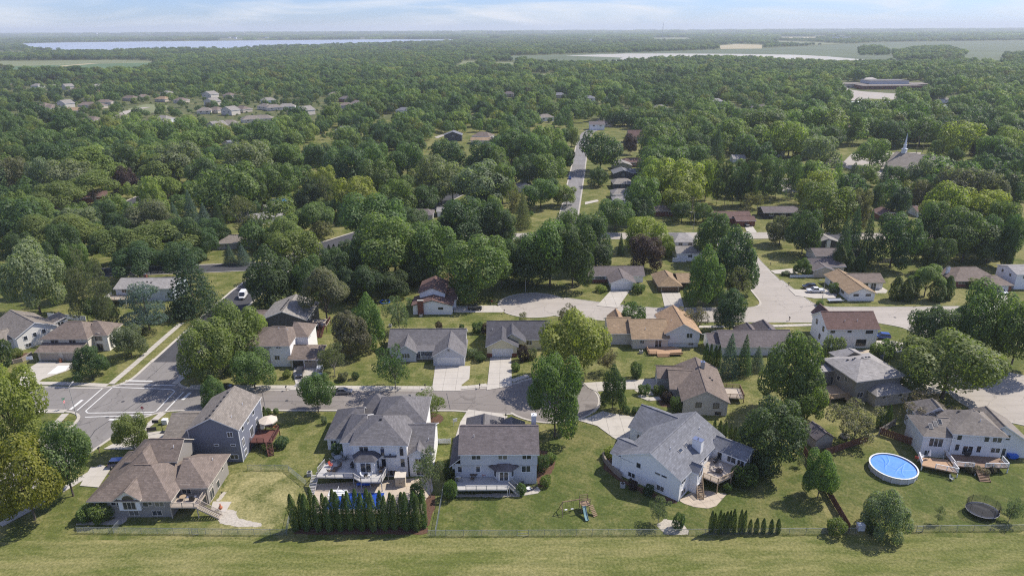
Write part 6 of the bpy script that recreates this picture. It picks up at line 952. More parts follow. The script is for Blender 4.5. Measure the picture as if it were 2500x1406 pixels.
mid('D', [('maple',(200.2,547.0,25.0,44.3),'m'), ('maple',(191.0,472.8,25.0,30.5),'y'), ('maple',(206.3,477.7,19.5,23.6),'m'), ('maple',(196.7,436.6,20.4,23.3),'s'), ('maple',(231.2,439.6,18.9,22.7),'l'), ('pine',(260.7,526.8,25.0,15.9),'d'), ('maple',(284.1,650.3,13.7,14.6),'d'), ('maple',(239.1,514.0,16.6,19.5),'d'), ('maple',(279.2,531.0,19.2,15.1),'d'), ('maple',(284.0,517.5,19.4,23.5),'d'), ('maple',(309.4,522.0,22.3,26.6),'m'), ('maple',(337.0,589.1,25.0,30.9),'m'), ('maple',(303.7,465.0,25.0,29.1),'y'), ('maple',(313.1,454.3,14.7,16.5),'p'), ('maple',(291.8,449.4,11.6,10.3),'m'), ('maple',(309.8,443.0,19.2,18.6),'m'), ('maple',(343.3,476.4,20.4,19.9),'y'), ('maple',(396.9,554.7,20.9,25.1),'m'), ('maple',(293.5,474.3,11.6,10.0),'m'), ('maple',(220.6,364.2,19.2,15.5),'s'), ('maple',(219.0,331.5,20.4,19.3),'o'), ('maple',(227.0,328.0,20.4,19.2),'o'), ('maple',(234.1,324.0,19.2,17.7),'o'), ('maple',(240.6,322.9,20.4,12.6),'d'), ('pine',(117.3,342.0,21.6,8.6),'k'), ('pine',(121.6,339.3,22.8,8.6),'k'), ('pine',(129.9,346.3,22.8,8.7),'k'), ('pine',(137.8,349.8,22.8,8.8),'k'), ('pine',(148.0,355.1,22.8,10.3),'k'), ('pine',(152.0,346.4,21.6,8.7),'d'), ('spruce',(192.2,380.4,14.7,14.0),'c'), ('maple',(201.7,384.8,12.6,14.9),'l'), ('spruce',(196.7,357.3,19.2,9.0),'c'), ('maple',(210.8,371.6,13.7,12.2),'d'), ('maple',(182.7,365.2,9.5,9.9),'p'), ('maple',(148.7,328.5,20.4,17.3),'y'), ('maple',(137.4,292.7,21.6,24.7),'l'), ('maple',(152.4,293.4,19.2,12.1),'o'), ('oval',(178.8,327.4,13.7,8.3),'d'), ('oval',(183.3,314.2,14.7,12.3),'c'), ('maple',(206.4,337.4,13.7,10.5),'o'), ('maple',(183.2,276.3,24.0,25.0),'y'), ('maple',(193.7,273.8,22.8,21.6),'y'), ('maple',(172.9,268.0,19.2,15.9),'m'), ('maple',(173.3,249.1,20.4,20.9),'m'), ('maple',(192.1,258.4,21.6,13.3),'m'), ('maple',(181.9,247.9,18.0,13.9),'d'), ('airy',(123.0,333.3,9.5,10.4),'o'), ('airy',(116.9,332.0,8.4,7.8),'o'), ('maple',(116.0,260.0,18.0,14.5),'d'), ('maple',(111.9,273.2,12.6,12.0),'o'), ('spruce',(131.0,251.1,22.8,9.5),'c'), ('spruce',(124.3,244.4,20.4,8.3),'c'), ('spruce',(135.8,249.5,21.6,7.0),'c'), ('maple',(143.0,244.1,20.4,18.0),'d'), ('maple',(156.7,251.9,12.6,8.1),'d'), ('maple',(155.4,236.5,13.7,11.4),'d'), ('maple',(185.4,243.2,20.4,7.8),'d'), ('maple',(184.1,240.6,8.4,4.4),'m'), ('maple',(302.7,525.0,14.7,13.9),'d'), ('maple',(202.9,607.6,19.0,22.8),'m'), ('oval',(163.9,484.1,12.6,12.0),'p')])
for d in ((474.1,848.2,13.7,16.7), (486.0,847.1,12.8,15.7), (501.5,848.8,13.5,16.7), (349.9,740.8,14.5,17.3), (367.5,747.6,10.6,13.1), (371.6,707.0,14.0,16.5), (510.4,840.0,21.2,24.3), (422.2,723.6,13.7,16.9), (453.5,709.0,21.8,24.8), (427.5,671.3,16.2,19.6), (405.9,875.5,16.9,20.3), (339.1,769.5,24.5,26.8)): tree('maple', *d, 'm', 'round tree standing around the school and its car park', 'trees around the school', 1)

# ---------------------------------------------------------------- vehicles
def loft(secs, m=0, b=None):     # sections: list of rings with equal point counts, along x
    b = b or MB(); i = len(b.v); n = len(secs[0])
    for s in secs: b.v += s
    for j in range(len(secs)-1):
        for k in range(n): b.f.append((i+j*n+k, i+j*n+(k+1) % n, i+(j+1)*n+(k+1) % n, i+(j+1)*n+k)); b.m.append(m)
    b.f.append(tuple(i+k for k in range(n))[::-1]); b.m.append(m); b.f.append(tuple(i+(len(secs)-1)*n+k for k in range(n))); b.m.append(m); return b
VK = {'sedan': dict(L=4.7, W=1.8, st=[(-2.35, .72, .5, .66), (-2.2, .84, .32, .88), (-1.3, .9, .26, .96), (.9, .9, .24, .94), (1.9, .86, .28, .8), (2.3, .74, .4, .64)], cab=[(-1.75, .62, .97), (-1.05, .6, 1.38), (.2, .6, 1.42), (1.15, .64, .93)], wx=(-1.4, 1.42)),
      'suv': dict(L=4.6, W=1.85, st=[(-2.3, .78, .5, .9), (-2.2, .88, .36, 1.06), (-1.2, .92, .3, 1.1), (1.0, .92, .3, 1.06), (2.0, .88, .34, .98), (2.3, .76, .45, .8)], cab=[(-2.2, .72, 1.06), (-1.85, .68, 1.62), (.35, .68, 1.66), (1.2, .72, 1.04)], wx=(-1.4, 1.42)),
      'pickup': dict(L=5.7, W=1.95, st=[(-2.85, .92, .55, 1.05), (-1.0, .95, .42, 1.1), (-.95, .95, .42, 1.12), (1.6, .95, .42, 1.12), (2.6, .92, .45, 1.08), (2.85, .82, .5, .9)], cab=[(-.95, .78, 1.1), (-.75, .74, 1.78), (.7, .74, 1.8), (1.5, .78, 1.1)], wx=(-1.75, 1.85)),
      'van': dict(L=4.6, W=2.0, st=[(-2.3, .95, .45, 1.2), (-2.2, .98, .4, 1.25), (1.2, .98, .4, 1.25), (1.9, .9, .42, 1.1), (2.3, .8, .5, .9)], cab=[(-2.28, .93, 1.2), (-2.25, .9, 2.3), (.9, .9, 2.3), (1.75, .8, 1.15)], wx=(-1.3, 1.35))}
VC = {}
def car(kind, paint, p, yaw, label, group=None, name=None):
    k = VK[kind]; r = empty(name or {'sedan': 'parked_car', 'suv': 'parked_car', 'pickup': 'pickup_truck', 'van': 'delivery_van'}[kind], (p[0], p[1], .04 if group != 'drive' else .13), R(yaw), label, {'pickup': 'truck', 'van': 'van'}.get(kind, 'car'))
    if kind not in VC:
        b = loft([[(x, -w*.96, zb), (x, w*.96, zb), (x, w, zb+(zt-zb)*.55), (x, w*.93, zt), (x, -w*.93, zt), (x, -w, zb+(zt-zb)*.55)] for x, w, zb, zt in k['st']])
        c = k['cab']; gl = MB(); roof = MB(); (xa, wa, za), (xb, wb, zb), (xc, wc, zc), (xd, wd, zd) = c
        A, Bq, Cq, D = [[(x, -w, z), (x, w, z)] for x, w, z in c]; wo = .8*k['W']/1.8*.98
        A = [(xa, -wo, za), (xa, wo, za)]; D = [(xd, -wo, zd), (xd, wo, zd)]
        gl.face([A[1], A[0], Bq[0], Bq[1]]); gl.face([D[0], D[1], Cq[1], Cq[0]]); gl.face([A[0], D[0], Cq[0], Bq[0]]); gl.face([D[1], A[1], Bq[1], Cq[1]])
        roof.face([(Bq[0][0]-.02, Bq[0][1], zb+.03), (Cq[0][0]+.02, Cq[0][1], zc+.03), (Cq[1][0]+.02, Cq[1][1], zc+.03), (Bq[1][0]-.02, Bq[1][1], zb+.03)])
        for q, s in ((A, Bq), (D, Cq)):
            for t in (0, 1): roof.bar(q[t], s[t], .1, .07)
        for t in (0, 1):
            roof.bar(Bq[t], Cq[t], .1, .07); mx = (Bq[t][0]+Cq[t][0])/2; sg = -1 if t == 0 else 1
            roof.bar((mx-.1, wo*sg, za), (mx, Bq[t][1], (zb+zc)/2), .09, .05)
        if kind == 'van': roof.box(-2.27, .75, -.93, .93, 1.2, 2.34)
        if kind == 'pickup':
            roof.box(-2.8, -1.0, -.95, -.86, 1.0, 1.2); roof.box(-2.8, -1.0, .86, .95, 1.0, 1.2); roof.box(-2.86, -2.78, -.95, .95, .7, 1.2)
        w = MB(); w.tube((0, -.11, 0), (0, .11, 0), .33 if kind != 'pickup' else .4, None, 14); rim = MB(); rim.tube((0, -.125, 0), (0, .125, 0), .2, None, 10)
        hl = MB(); hl.box(-.06, .06, -.18, .18, -.07, .07); bed = MB(); bed.box(-2.75, -1.02, -.85, .85, 1.0, 1.16)
        VC[kind] = (b, gl.mesh('window', 'car_glass'), roof, w.mesh('wheel', 'rubber'), rim.mesh('rim', 'chrome'), hl)
    b, gl, roof, w, rim, hl = VC[kind]; pm = 'paint_'+paint
    put('body', b.mesh('body', pm), r); put('roof', roof.mesh('roof', pm), r); put('window', gl, r)
    for x in k['wx']:
        for s in (-1, 1): o = put('wheel', w, r, (x, s*(k['W']/2-.14), .33 if kind != 'pickup' else .4)); put('rim', rim, o)
    xe = k['L']/2-.07; z = .66 if kind in ('sedan',) else .88
    for s in (-1, 1): put('headlight', hl.mesh('headlight', 'plastic_white'), r, (xe-.1, s*.62, z)); put('tail_light', hl.mesh('tail_light', 'sign_red'), r, (-xe+.02, s*.68, z+.05))
    return r
car('sedan', 'grey', (-42.33,150.33), 3, 'dark grey sedan parked at the far kerb of the court street'); car('suv', 'black', (-55.86,159.98), -82, 'black hatchback parked in the drive of the white and grey house', 'drive'); car('suv', 'silver', (-50.79,160.38), -80, 'silver car half hidden behind the thin yellowish tree', 'drive')
car('suv', 'black', (-11.96,203.88), 0, 'black suv on the drive beside the brick chimney house', 'drive'); car('van', 'white', (-91.28,215.79), -84, 'small white delivery van on the dark side street'); car('pickup', 'white', (103.84,217.97), 178, 'white pickup truck on the drive of the long white house', 'drive')
car('suv', 'black', (103.35,221.92), 180, 'dark suv parked behind the white pickup', 'drive'); car('pickup', 'red', (113.89,240.25), 180, 'dark red pickup under the clipped dome tree', 'drive'); car('suv', 'blue', (107.73,180.84), 170, 'blue car beside the tall white house', 'drive'); car('sedan', 'navy', (103.74,155.55), 120, 'dark navy car in the shade of the umbrella-shaped locust', 'drive')
car('suv', 'navy', (-81.79,120.24), 5, 'dark suv whose roof shows over the taupe house garage', 'drive'); car('sedan', 'blue', (35.21,408.59), 88, 'small blue car parked along the long straight street'); car('suv', 'black', (107.01,302.01), -80, 'dark van before the brick garage across the cross street', 'drive'); car('suv', 'silver', (166.29,216.29), -85, 'silver car on the drive of the brick ranch', 'drive')
car('sedan', 'black', (-72.14,152.72), 0, 'dark car mostly hidden by the small oval street tree'); car('suv', 'white', (-209.49,349.31), 30, 'white car on the drive under the locust crowns'); car('sedan', 'white', (295.37,660.65), 10, 'white car parked among trees beside the broad red-brown hall'); car('sedan', 'silver', (296.91,651.66), 10, 'silver car parked among trees beside the broad red-brown hall'); car('pickup', 'grey', (254.02,662.32), 20, 'grey truck on the road in the trees') if False else None
e = empty('trailer', (107.00,209.29), R(4), 'flat silver trailer parked on the lawn edge by the long white house', 'trailer'); b = MB(); b.box(-2.6, 2.2, -.95, .95, .55, .7); b.bar((2.2, 0, .6), (3.3, 0, .6), .1, .1); b.box(-2.6, 2.2, -.97, -.92, .7, .95); b.box(-2.6, 2.2, .92, .97, .7, .95); b.build('bed', 'paint_silver', e)
for s in (-1, 1): b = MB(); b.tube((-.3, s*1.0, .32), (-.3, s*1.15, .32), .32, None, 12); b.build('wheel', 'rubber', e)

# ---------------------------------------------------------------- fences
pm_ = MB(); pm_.tube((0, 0, 0), (0, 0, 1.32), .035, None, 6); pm_.lathe([(.05, 1.32), (.03, 1.37)], 6); POST = pm_.mesh('post', 'galvanised')
def chain(p, q, label, hh=1.25, pitch=.16):
    p, q = Vector(p), Vector(q); d = q-p; L = d.length; yaw = math.atan2(d.y, d.x); e = empty('chain_link_fence', p, yaw, label, 'fence'); n = max(1, round(L/3.0))
    for i in range(n+1): put('post', POST, e, (L*i/n, 0, 0))
    b = MB(); b.bar((0, 0, hh), (L, 0, hh), .05, .05); b.build('top_rail', 'galvanised', e)
    b = MB(); r = .0045
    k = -hh
    while k < L:
        for sg in (0, 1):
            a = (max(k, 0), max(0, -k)); c = (min(k+hh, L), min(hh, L-k)); 
            if sg: a = (a[0], hh-a[1]); c = (c[0], hh-c[1])
            if abs(c[0]-a[0]) > .02: b.bar((a[0], 0, a[1]+.02), (c[0], 0, c[1]+.02), r*2, r*2)
        k += pitch
    tag(b.build('wire_mesh', 'galvanised', e), kind='stuff'); return e
chain((-79.02,100.13), (-40.79,99.20), 'chain link fence behind the taupe house yard'); chain((-15.30,98.80), (0.65,98.78), 'chain link fence behind the plum-roofed house, up to its gate'); chain((2.71,98.77), (28.43,98.78), 'chain link fence before the swing set lawn'); chain((28.43,98.78), (61.54,98.85), 'chain link fence before the short evergreen row'); chain((70.76,99.32), (92.13,99.48), 'chain link fence before the trampoline lawn')
chain((-72.26,102.57), (-72.41,100.04), 'short chain link return beside the taupe house gravel bed'); chain((-54.82,118.73), (-46.33,118.66), 'chain link fence between the navy house and the worn lawn', pitch=.2); chain((-46.20,118.24), (-41.24,113.47), 'slanting chain link fence beside the pool deck stairs', pitch=.2); chain((-40.92,99.63), (-41.77,105.45), 'chain link side fence at the west end of the hedge row', pitch=.2); chain((-13.98,98.79), (-13.72,111.95), 'dark chain link fence dividing the hedge yard from the swing set lawn', pitch=.2)
for px, lab in ((1276, 'gate in the chain link fence behind the plum-roofed house'), (482, 'gate in the chain link fence behind the taupe house'), (2248, 'gate in the chain link fence before the trampoline lawn')):
    x, y = {1276: (0.72,98.78), 482: (-57.89,99.54), 2248: (72.53,99.30)}[px]; e = empty('gate', (x, y-.12), 0, lab, 'gate'); b = MB()
    for z in (.1, .65, 1.3): b.bar((0, 0, z), (2.0 if px == 1276 else 1.1, 0, z), .05, .05)
    for u in (0, 1): b.bar((u*(2.0 if px == 1276 else 1.1), 0, 0), (u*(2.0 if px == 1276 else 1.1), 0, 1.45), .06, .06)
    b.build('gate_frame', 'galvanised', e)
def board_fence(pts, label, mat='fence_brown', hh=1.8, name='board_fence', bw=.3):
    e = empty(name, pts[0], 0, label, 'fence'); o = Vector(pts[0][:2]); pc = {}
    for p, q in zip(pts, pts[1:]):
        p, q = Vector(p[:2])-o, Vector(q[:2])-o; d = q-p; L = d.length; d.normalize(); yaw = math.atan2(d.y, d.x); n = max(1, round(L/2.4))
        for i in range(n+1): b = MB(); c = p+d*(L*i/n); b.box(c.x-.06, c.x+.06, c.y-.06, c.y+.06, 0, hh+.06); b.build('post', mat, e)
        for z in (.35, hh-.35): b = MB(); b.bar((*p, z), (*q, z), .05, .1); b.build('rail', mat, e)
        nb = int(L/bw)
        if bw not in pc: b = MB(); b.box(0, bw-.025, .03, .055, .06, hh); pc[bw] = b.mesh('board', mat)
        for i in range(nb): c = p+d*(L*i/nb); put('board', pc[bw], e, (c.x, c.y, .02*math.sin(i*2.3)), yaw)
    return e
board_fence([(62.12,124.87), (60.42,99.29)], 'brown board fence running down from the shed to the chain link fence', bw=.42); board_fence([(66.16,122.57), (77.77,127.84)], 'reddish brown board fence below the willow beside the shed', bw=.42); board_fence([(81.64,130.72), (87.80,125.40)], 'brown board fence joining the pool house', bw=.42); board_fence([(81.47,130.39), (87.22,134.37)], 'weathered board fence end beside the slim arborvitae', 'fence_grey', bw=.42)
board_fence([(-147.07,199.31), (-133.51,196.54)], 'pale panel fence behind the beige stucco house', 'white_trim', 1.7, 'panel_fence', .6); board_fence([(100.90,232.84), (109.44,233.10)], 'white scalloped picket fence beside the clipped dome tree', 'white_trim', 1.0, 'picket_fence', .5); board_fence([(62.36,251.13), (67.58,251.05)], 'white solid fence behind the two-storey hip house', 'white_trim', 1.8, 'panel_fence', .6); board_fence([(140.37,248.87), (149.75,248.72)], 'tan board fence in the shade of the dark spruces', 'fence_grey', 1.8, bw=.6)
board_fence([(-16.89,127.92), (-13.65,127.89)], 'short white gate fence between the white wing and the long drive', 'white_trim', 1.3, 'panel_fence', .45)
# block retaining walls: courses of single blocks
def block_wall(pts, courses, label, bl=.55, bh=.3):
    e = empty('retaining_wall', pts[0], 0, label, 'wall'); o = Vector(pts[0][:2]); b = MB(); b.box(.01, bl-.02, -.16, .16, .008, bh-.012); me = b.mesh('stone_block', 'block_stone')
    for p, q in zip(pts, pts[1:]):
        p, q = Vector(p[:2])-o, Vector(q[:2])-o; d = q-p; L = d.length; d.normalize(); yaw = math.atan2(d.y, d.x); n = max(1, round(L/bl))
        for c in range(courses):
            for i in range(n): u = p+d*(L*(i+(.5 if c % 2 else 0))/n); put('stone_block', me, e, (u.x, u.y, c*bh), yaw+.03*math.sin(i*5+c))
block_wall([(21.89,115.16), (20.62,117.40), (19.34,120.48), (19.05,122.34), (19.72,123.41)], 4, 'curved block retaining wall beside the askew white house'); block_wall([(-139.01,169.00), (-136.47,167.50), (-134.85,168.58), (-134.62,172.34)], 4, 'curved block wall of the flower bed at the picture edge')

# ---------------------------------------------------------------- pools, play things, garden furniture
x, y = (77.66,117.17); e = empty('round_pool', (x, y), 0, 'round above-ground pool with pale wall under a blue cover', 'pool'); r_ = 4.4
for k in range(18):
    a, c = 2*math.pi*k/18, 2*math.pi*(k+1)/18; b = MB(); b.face([(r_*math.cos(a), r_*math.sin(a), 0), (r_*math.cos(c), r_*math.sin(c), 0), (r_*math.cos(c), r_*math.sin(c), 1.28), (r_*math.cos(a), r_*math.sin(a), 1.28)]); b.build('wall_panel', 'pool_wall', e)
    b = MB(); b.box(r_-.02, r_+.1, -.09, .09, 0, 1.3); b.build('upright', 'plastic_white', e, rz=a)
b = MB(); n = 36; b.v = [(rr_*math.cos(2*math.pi*k/n), rr_*math.sin(2*math.pi*k/n), z) for rr_, z in ((r_-.12, 1.28), (r_+.16, 1.28), (r_+.16, 1.36), (r_-.12, 1.36)) for k in range(n)]
for j in range(4):
    for k in range(n): b.f.append((j*n+k, j*n+(k+1) % n, ((j+1) % 4)*n+(k+1) % n, ((j+1) % 4)*n+k)); b.m.append(0)
b.build('rim', 'plastic_white', e)
bm = bmesh.new(); bmesh.ops.create_grid(bm, x_segments=70, y_segments=70, size=r_); cr = random.Random(4); fold = [(cr.uniform(0, 3.1), cr.uniform(-3.5, 3.5), cr.uniform(.5, 1.4), cr.uniform(-1, 1)) for _ in range(9)]
bmesh.ops.delete(bm, geom=[v for v in bm.verts if v.co.xy.length > r_-.1], context='VERTS')
for v in bm.verts:
    z = 1.1
    for a, c, s, o in fold: u = v.co.x*math.cos(a)+v.co.y*math.sin(a)-c*.6+.3*math.sin(v.co.y*s+o); t = -v.co.x*math.sin(a)+v.co.y*math.cos(a)-o*2; z += .05*math.exp(-(u/.12)**2)*math.exp(-(t/2.6)**4)
    v.co.z = z
me = bpy.data.meshes.new('pool_cover'); bm.to_mesh(me); bm.free(); me.materials.append(M['pool_cover']); put('cover', me, e)
# sunken pool behind the hedge
e = empty('swimming_pool', (-30.42,108.70), 0, 'deep blue in-ground pool half hidden behind the arborvitae hedge', 'pool'); b = MB(); b.box(-5.2, 5.2, -2.6, 2.2, .02, .1); b.build('water', 'pool_water', e)
for x0, x1, y0, y1 in ((-5.7, 5.7, 2.2, 2.7), (-5.7, 5.7, -3.1, -2.6), (-5.7, -5.2, -2.6, 2.2), (5.2, 5.7, -2.6, 2.2)): b = MB(); b.box(x0, x1, y0, y1, .04, .16); b.build('coping', 'concrete', e)
e = empty('pool_steps', (-34.03,110.97), 0, 'white moulded entry steps with handrail at the pool edge', 'pool steps')
for k in range(3): b = MB(); b.box(-2.1+.2*k, 1.6-.1*k, -1.0+.45*k, .6, .1+.12*k, .22+.12*k); b.build('step', 'plastic_white', e)
b = MB(); b.tube((-.2, -.6, .2), (-.2, -.6, 1.2), .035); b.tube((-.2, -.6, 1.2), (-.2, .5, 1.3), .035); b.tube((-.2, .5, 1.3), (-.2, .5, .3), .035); b.build('handrail', 'plastic_white', e)
e = empty('cover_roller', (-29.67,112.85), 0, 'blue pool cover roller on a metal stand under the deck', 'pool roller'); b = MB(); b.tube((-1.3, 0, .8), (1.3, 0, .8), .28, None, 12); b.build('roll', 'plastic_blue', e); b = MB()
for s in (-1.35, 1.35): b.bar((s, -.35, 0), (s, 0, .8), .07, .07); b.bar((s, .35, 0), (s, 0, .8), .07, .07)
b.build('stand', 'plastic_white', e)
e = empty('garden_shed', (-22.39,113.71), R(3), 'small beige plastic shed with flat lid beside the pool patio', 'shed'); b = MB(); b.box(-1, 1, -.9, .9, 0, 2.2); b.build('wall', 'cream_trim', e); b = MB(); b.prism([(-1.12, -1.02), (1.12, -1.02), (1.12, 1.02), (-1.12, 1.02)], 2.2, 2.36); b.build('lid', 'cream_trim', e)
for s in (-.5, .5): b = MB(); b.box(s-.42, s+.42, -.94, -.89, .15, 2.05); d = b.build('door', 'siding_tan', e); b = MB(); b.box(s*.35-.06, s*.35+.06, -.99, -.94, .9, 1.1); b.build('handle', 'black_metal', d)
h = House('wooden_shed', 'small weathered shed with shingle gable behind the brown board fence', *(64.93,124.84), 14, 'fence_grey', 'plum', 'dark_trim', 'shed'); h.b(0, 4.2, 0, 4.4, 0, 2.7, ('y', 1.4, 0, 0), ov=.25)
# swing set
e = empty('swing_set', (12.30,105.49), R(12), 'wooden play set with swings, blue slide and climbing ramp on the lawn', 'swing set'); b = MB()
b.bar((-3.2, 0, 2.5), (.4, .1, 2.5), .12, .14)
for s in (-1, 1): b.bar((-3.1, 0, 2.5), (-3.5, s*1.3, 0), .1, .1)
b.bar((-3.35, -.8, 1.0), (-3.35, .8, 1.0), .1, .1)
for xx in (.4, 2.0):
    for yy in (-.7, .7): b.bar((xx, yy, 0), (xx, yy, 2.9), .1, .1)
b.bar((.4, -.7, 2.9), (2.0, -.7, 2.9), .08, .08); b.bar((.4, .7, 2.9), (2.0, .7, 2.9), .08, .08); b.build('frame', 'play_wood', e)
b = MB(); b.box(.35, 2.05, -.75, .75, 1.4, 1.5); b.build('platform', 'play_wood', e); b = MB(); b.bar((.35, -.75, 1.95), (2.05, -.75, 1.95), .05, .12); b.bar((2.05, -.75, 1.95), (2.05, .75, 1.95), .05, .12); b.bar((.35, .75, 1.95), (2.05, .75, 1.95), .05, .12); b.bar((.35, .75, 2.4), (2.05, .75, 2.4), .05, .12); b.build('guard_rail', 'play_wood', e)
b = MB(); sl = [(.8, -.75, 1.5), (.75, -1.5, 1.05), (.7, -2.2, .55), (.68, -2.9, .25), (.67, -3.3, .2)]
for p, q in zip(sl, sl[1:]): b.bar(p, q, .6, .06); b.bar((p[0]-.3, p[1], p[2]+.1), (q[0]-.3, q[1], q[2]+.1), .05, .2); b.bar((p[0]+.3, p[1], p[2]+.1), (q[0]+.3, q[1], q[2]+.1), .05, .2)
b.build('slide', 'plastic_teal', e)
for k in range(7): t = (k+.5)/7; b = MB(); b.bar((1.35+.55*t+.35, -.8-1.7*t, 1.42*(1-t)+.05), (2.2+.55*t+.35, -.65-1.5*t, 1.42*(1-t)+.05), .26, .05); b.build('ramp_board', 'play_wood', e)
b = MB(); b.tube((1.2, -.3, 1.5), (1.2, .3, 1.5), .2)
for sx in (-2.4, -1.2):
    b = MB(); 
    for yy in (-.22, .22): b.tube((sx+yy, 0, 2.45), (sx+yy, .12, .55), .018, None, 4)
    o = b.build('swing', 'black_metal', e); b = MB(); b.box(sx-.26, sx+.26, 0, .26, .5, .56); b.build('seat', 'plastic_white', o)
# trampoline
e = empty('trampoline', (87.34,103.96), 0, 'black trampoline with tall sagging safety net on the lawn', 'trampoline'); b = MB(); b.v = [(rr_*math.cos(2*math.pi*k/32), rr_*.86*math.sin(2*math.pi*k/32), .92) for rr_ in (2.3, 2.75) for k in range(32)]
for k in range(32): b.f.append((k, (k+1) % 32, 32+(k+1) % 32, 32+k)[::-1]); b.m.append(0)
b.build('pad', 'car_glass', e); b = MB(); b.prism(circle(0, 0, 2.3, 32, 1.98), .86, .9); b.build('jump_mat', 'net_black', e); b = MB()
for k in range(32): b.bar((2.78*math.cos(2*math.pi*k/32), 2.4*math.sin(2*math.pi*k/32), .9), (2.78*math.cos(2*math.pi*(k+1)/32), 2.4*math.sin(2*math.pi*(k+1)/32), .9), .06, .06)
b.build('rim', 'pole_grey', e); b = MB(); nt = MB()
for k in range(8):
    a = 2*math.pi*k/8+.2; p = (2.8*math.cos(a), 2.42*math.sin(a)); b.tube((*p, 0), (*p, 2.7), .03, None, 5)
b.build('pole', 'black_metal', e)
for k in range(120):
    a = 2*math.pi*k/120; nt.bar((2.7*math.cos(a), 2.32*math.sin(a), .95), (2.7*math.cos(a), 2.32*math.sin(a), 2.55+.1*math.cos(8*a)), .016, .016)
for z in np.linspace(1.0, 2.55, 13):
    for k in range(32): a, c = 2*math.pi*k/32, 2*math.pi*(k+1)/32; nt.bar((2.7*math.cos(a), 2.32*math.sin(a), z), (2.7*math.cos(c), 2.32*math.sin(c), z), .014, .014)
tag(nt.build('safety_net', 'net_black', e), kind='stuff')
e = empty('backyard_pool', (-123.00,351.90), 0, 'far backyard pool with pale blue cover and slide in the canopy gap', 'pool'); b = MB(); b.prism(circle(0, 0, 6, 24, 4.5), 0, 1.2); b.build('wall', 'pool_wall', e); b = MB(); b.prism(circle(0, 0, 5.8, 24, 4.3), 1.2, 1.26); b.build('cover', 'pool_cover', e)
e = empty('wading_pool', (-42.32,211.02), 0, 'small blue wading pool on the shaded lawn by the brick chimney house', 'pool'); b = MB(); b.lathe([(1.7, 0), (1.8, .4), (1.6, .42), (1.55, .3)], 20); b.build('ring', 'plastic_blue', e); b = MB(); b.prism(circle(0, 0, 1.5, 20), .2, .3); b.build('water', 'pool_cover', e)
# chairs, tables, grills, umbrella
def chair(p, z, yaw, mat, label, group=None, recl=.25):
    e = empty('deck_chair', (p[0], p[1], z), R(yaw), label, 'chair', group); b = MB(); b.box(-.3, .3, -.3, .3, .36, .44); b.build('seat', mat, e); b = MB(); b.bar((-.0, .3, .42), (0, .3+recl, 1.05), .58, .06); b.build('backrest', mat, e)
    for sx in (-.27, .27):
        for sy in (-.27, .27): b = MB(); b.box(sx-.025, sx+.025, sy-.025, sy+.025, 0, .36); b.build('leg', mat, e)
    for sx in (-.3, .3): b = MB(); b.box(sx-.04, sx+.04, -.3, .32, .6, .64); b.build('armrest', mat, e)
def table(p, z, r, mat, label, hh=.72):
    e = empty('patio_table', (p[0], p[1], z), 0, label, 'table'); b = MB(); b.prism(circle(0, 0, r, 16), hh-.05, hh); b.build('tabletop', mat, e)
    for k in range(4): a = math.pi/4+k*math.pi/2; b = MB(); b.tube((r*.8*math.cos(a), r*.8*math.sin(a), 0), (r*.6*math.cos(a), r*.6*math.sin(a), hh-.05), .03, None, 5); b.build('leg', 'black_metal', e)
def grill(p, z, label, yaw=0, mat='black_metal'):
    e = empty('grill', (p[0], p[1], z), R(yaw), label, 'grill'); b = MB(); b.box(-.45, .45, -.3, .3, .15, .85); b.build('cart', mat, e); b = MB(); b.tube((-.45, 0, .92), (.45, 0, .92), .3, None, 10); b.build('lid', mat, e); b = MB(); b.box(-.85, -.46, -.25, .25, .8, .85); b.box(.46, .85, -.25, .25, .8, .85); b.build('side_shelf', 'chrome', e)
table((-35.88,118.65), 2.4, .8, 'galvanised', 'round grey dining table on the white house deck'); gch = 'chairs around the grey dining table'
for a in range(0, 360, 72): x, y = (-35.88,118.65); chair((x+1.2*math.cos(R(a)), y+1.2*math.sin(R(a))), 2.4, a-90, 'galvanised', 'grey chair drawn up to the round grey table on the white house deck', gch)
chair((-36.81,116.41), 2.4, 60, 'cushion_red', 'red cushioned chair near the deck stairs of the white house'); chair((-36.59,114.44), 2.4, 150, 'wicker', 'dark wicker chair before the red cushioned chair'); table((-35.62,115.30), 2.4, .55, 'wicker', 'low wicker table before the wicker chairs', .42); chair((-34.98,115.95), 2.4, -50, 'wicker', 'dark wicker chair beyond the low wicker table'); chair((-35.67,114.43), 2.4, 180, 'wicker', 'dark wicker chair with its back to the deck edge'); chair((-34.45,118.86), 2.4, -80, 'galvanised', 'lone grey chair beside the dining set on the white house deck')
chair((-29.60,112.89), 2.4, 70, 'plastic_white', 'white chair before the bay of the white house'); table((-29.08,112.88), 2.4, .4, 'black_metal', 'little black table between two chairs before the bay', .5); chair((-28.28,113.00), 2.4, -70, 'plastic_white', 'pale chair at the deck edge before the bay'); chair((-26.33,114.13), 2.4, 200, 'wicker', 'wicker armchair at the east end of the white house deck'); chair((-26.30,115.43), 2.4, 170, 'wicker', 'second wicker armchair at the east end of the white house deck'); grill((-32.38,116.15), 2.4, 'black grill beside the bay of the white house', 80)
table((-7.80,113.71), 1.75, .8, 'wicker', 'dark round table on the grey rear deck'); gc2 = 'chairs around the dark table on the grey rear deck'
for a in (20, 140, 260): x, y = (-7.80,113.71); chair((x+1.1*math.cos(R(a)), y+1.1*math.sin(R(a))), 1.75, a-90, 'wicker', 'dark chair drawn up to the dark round table on the grey rear deck', gc2)
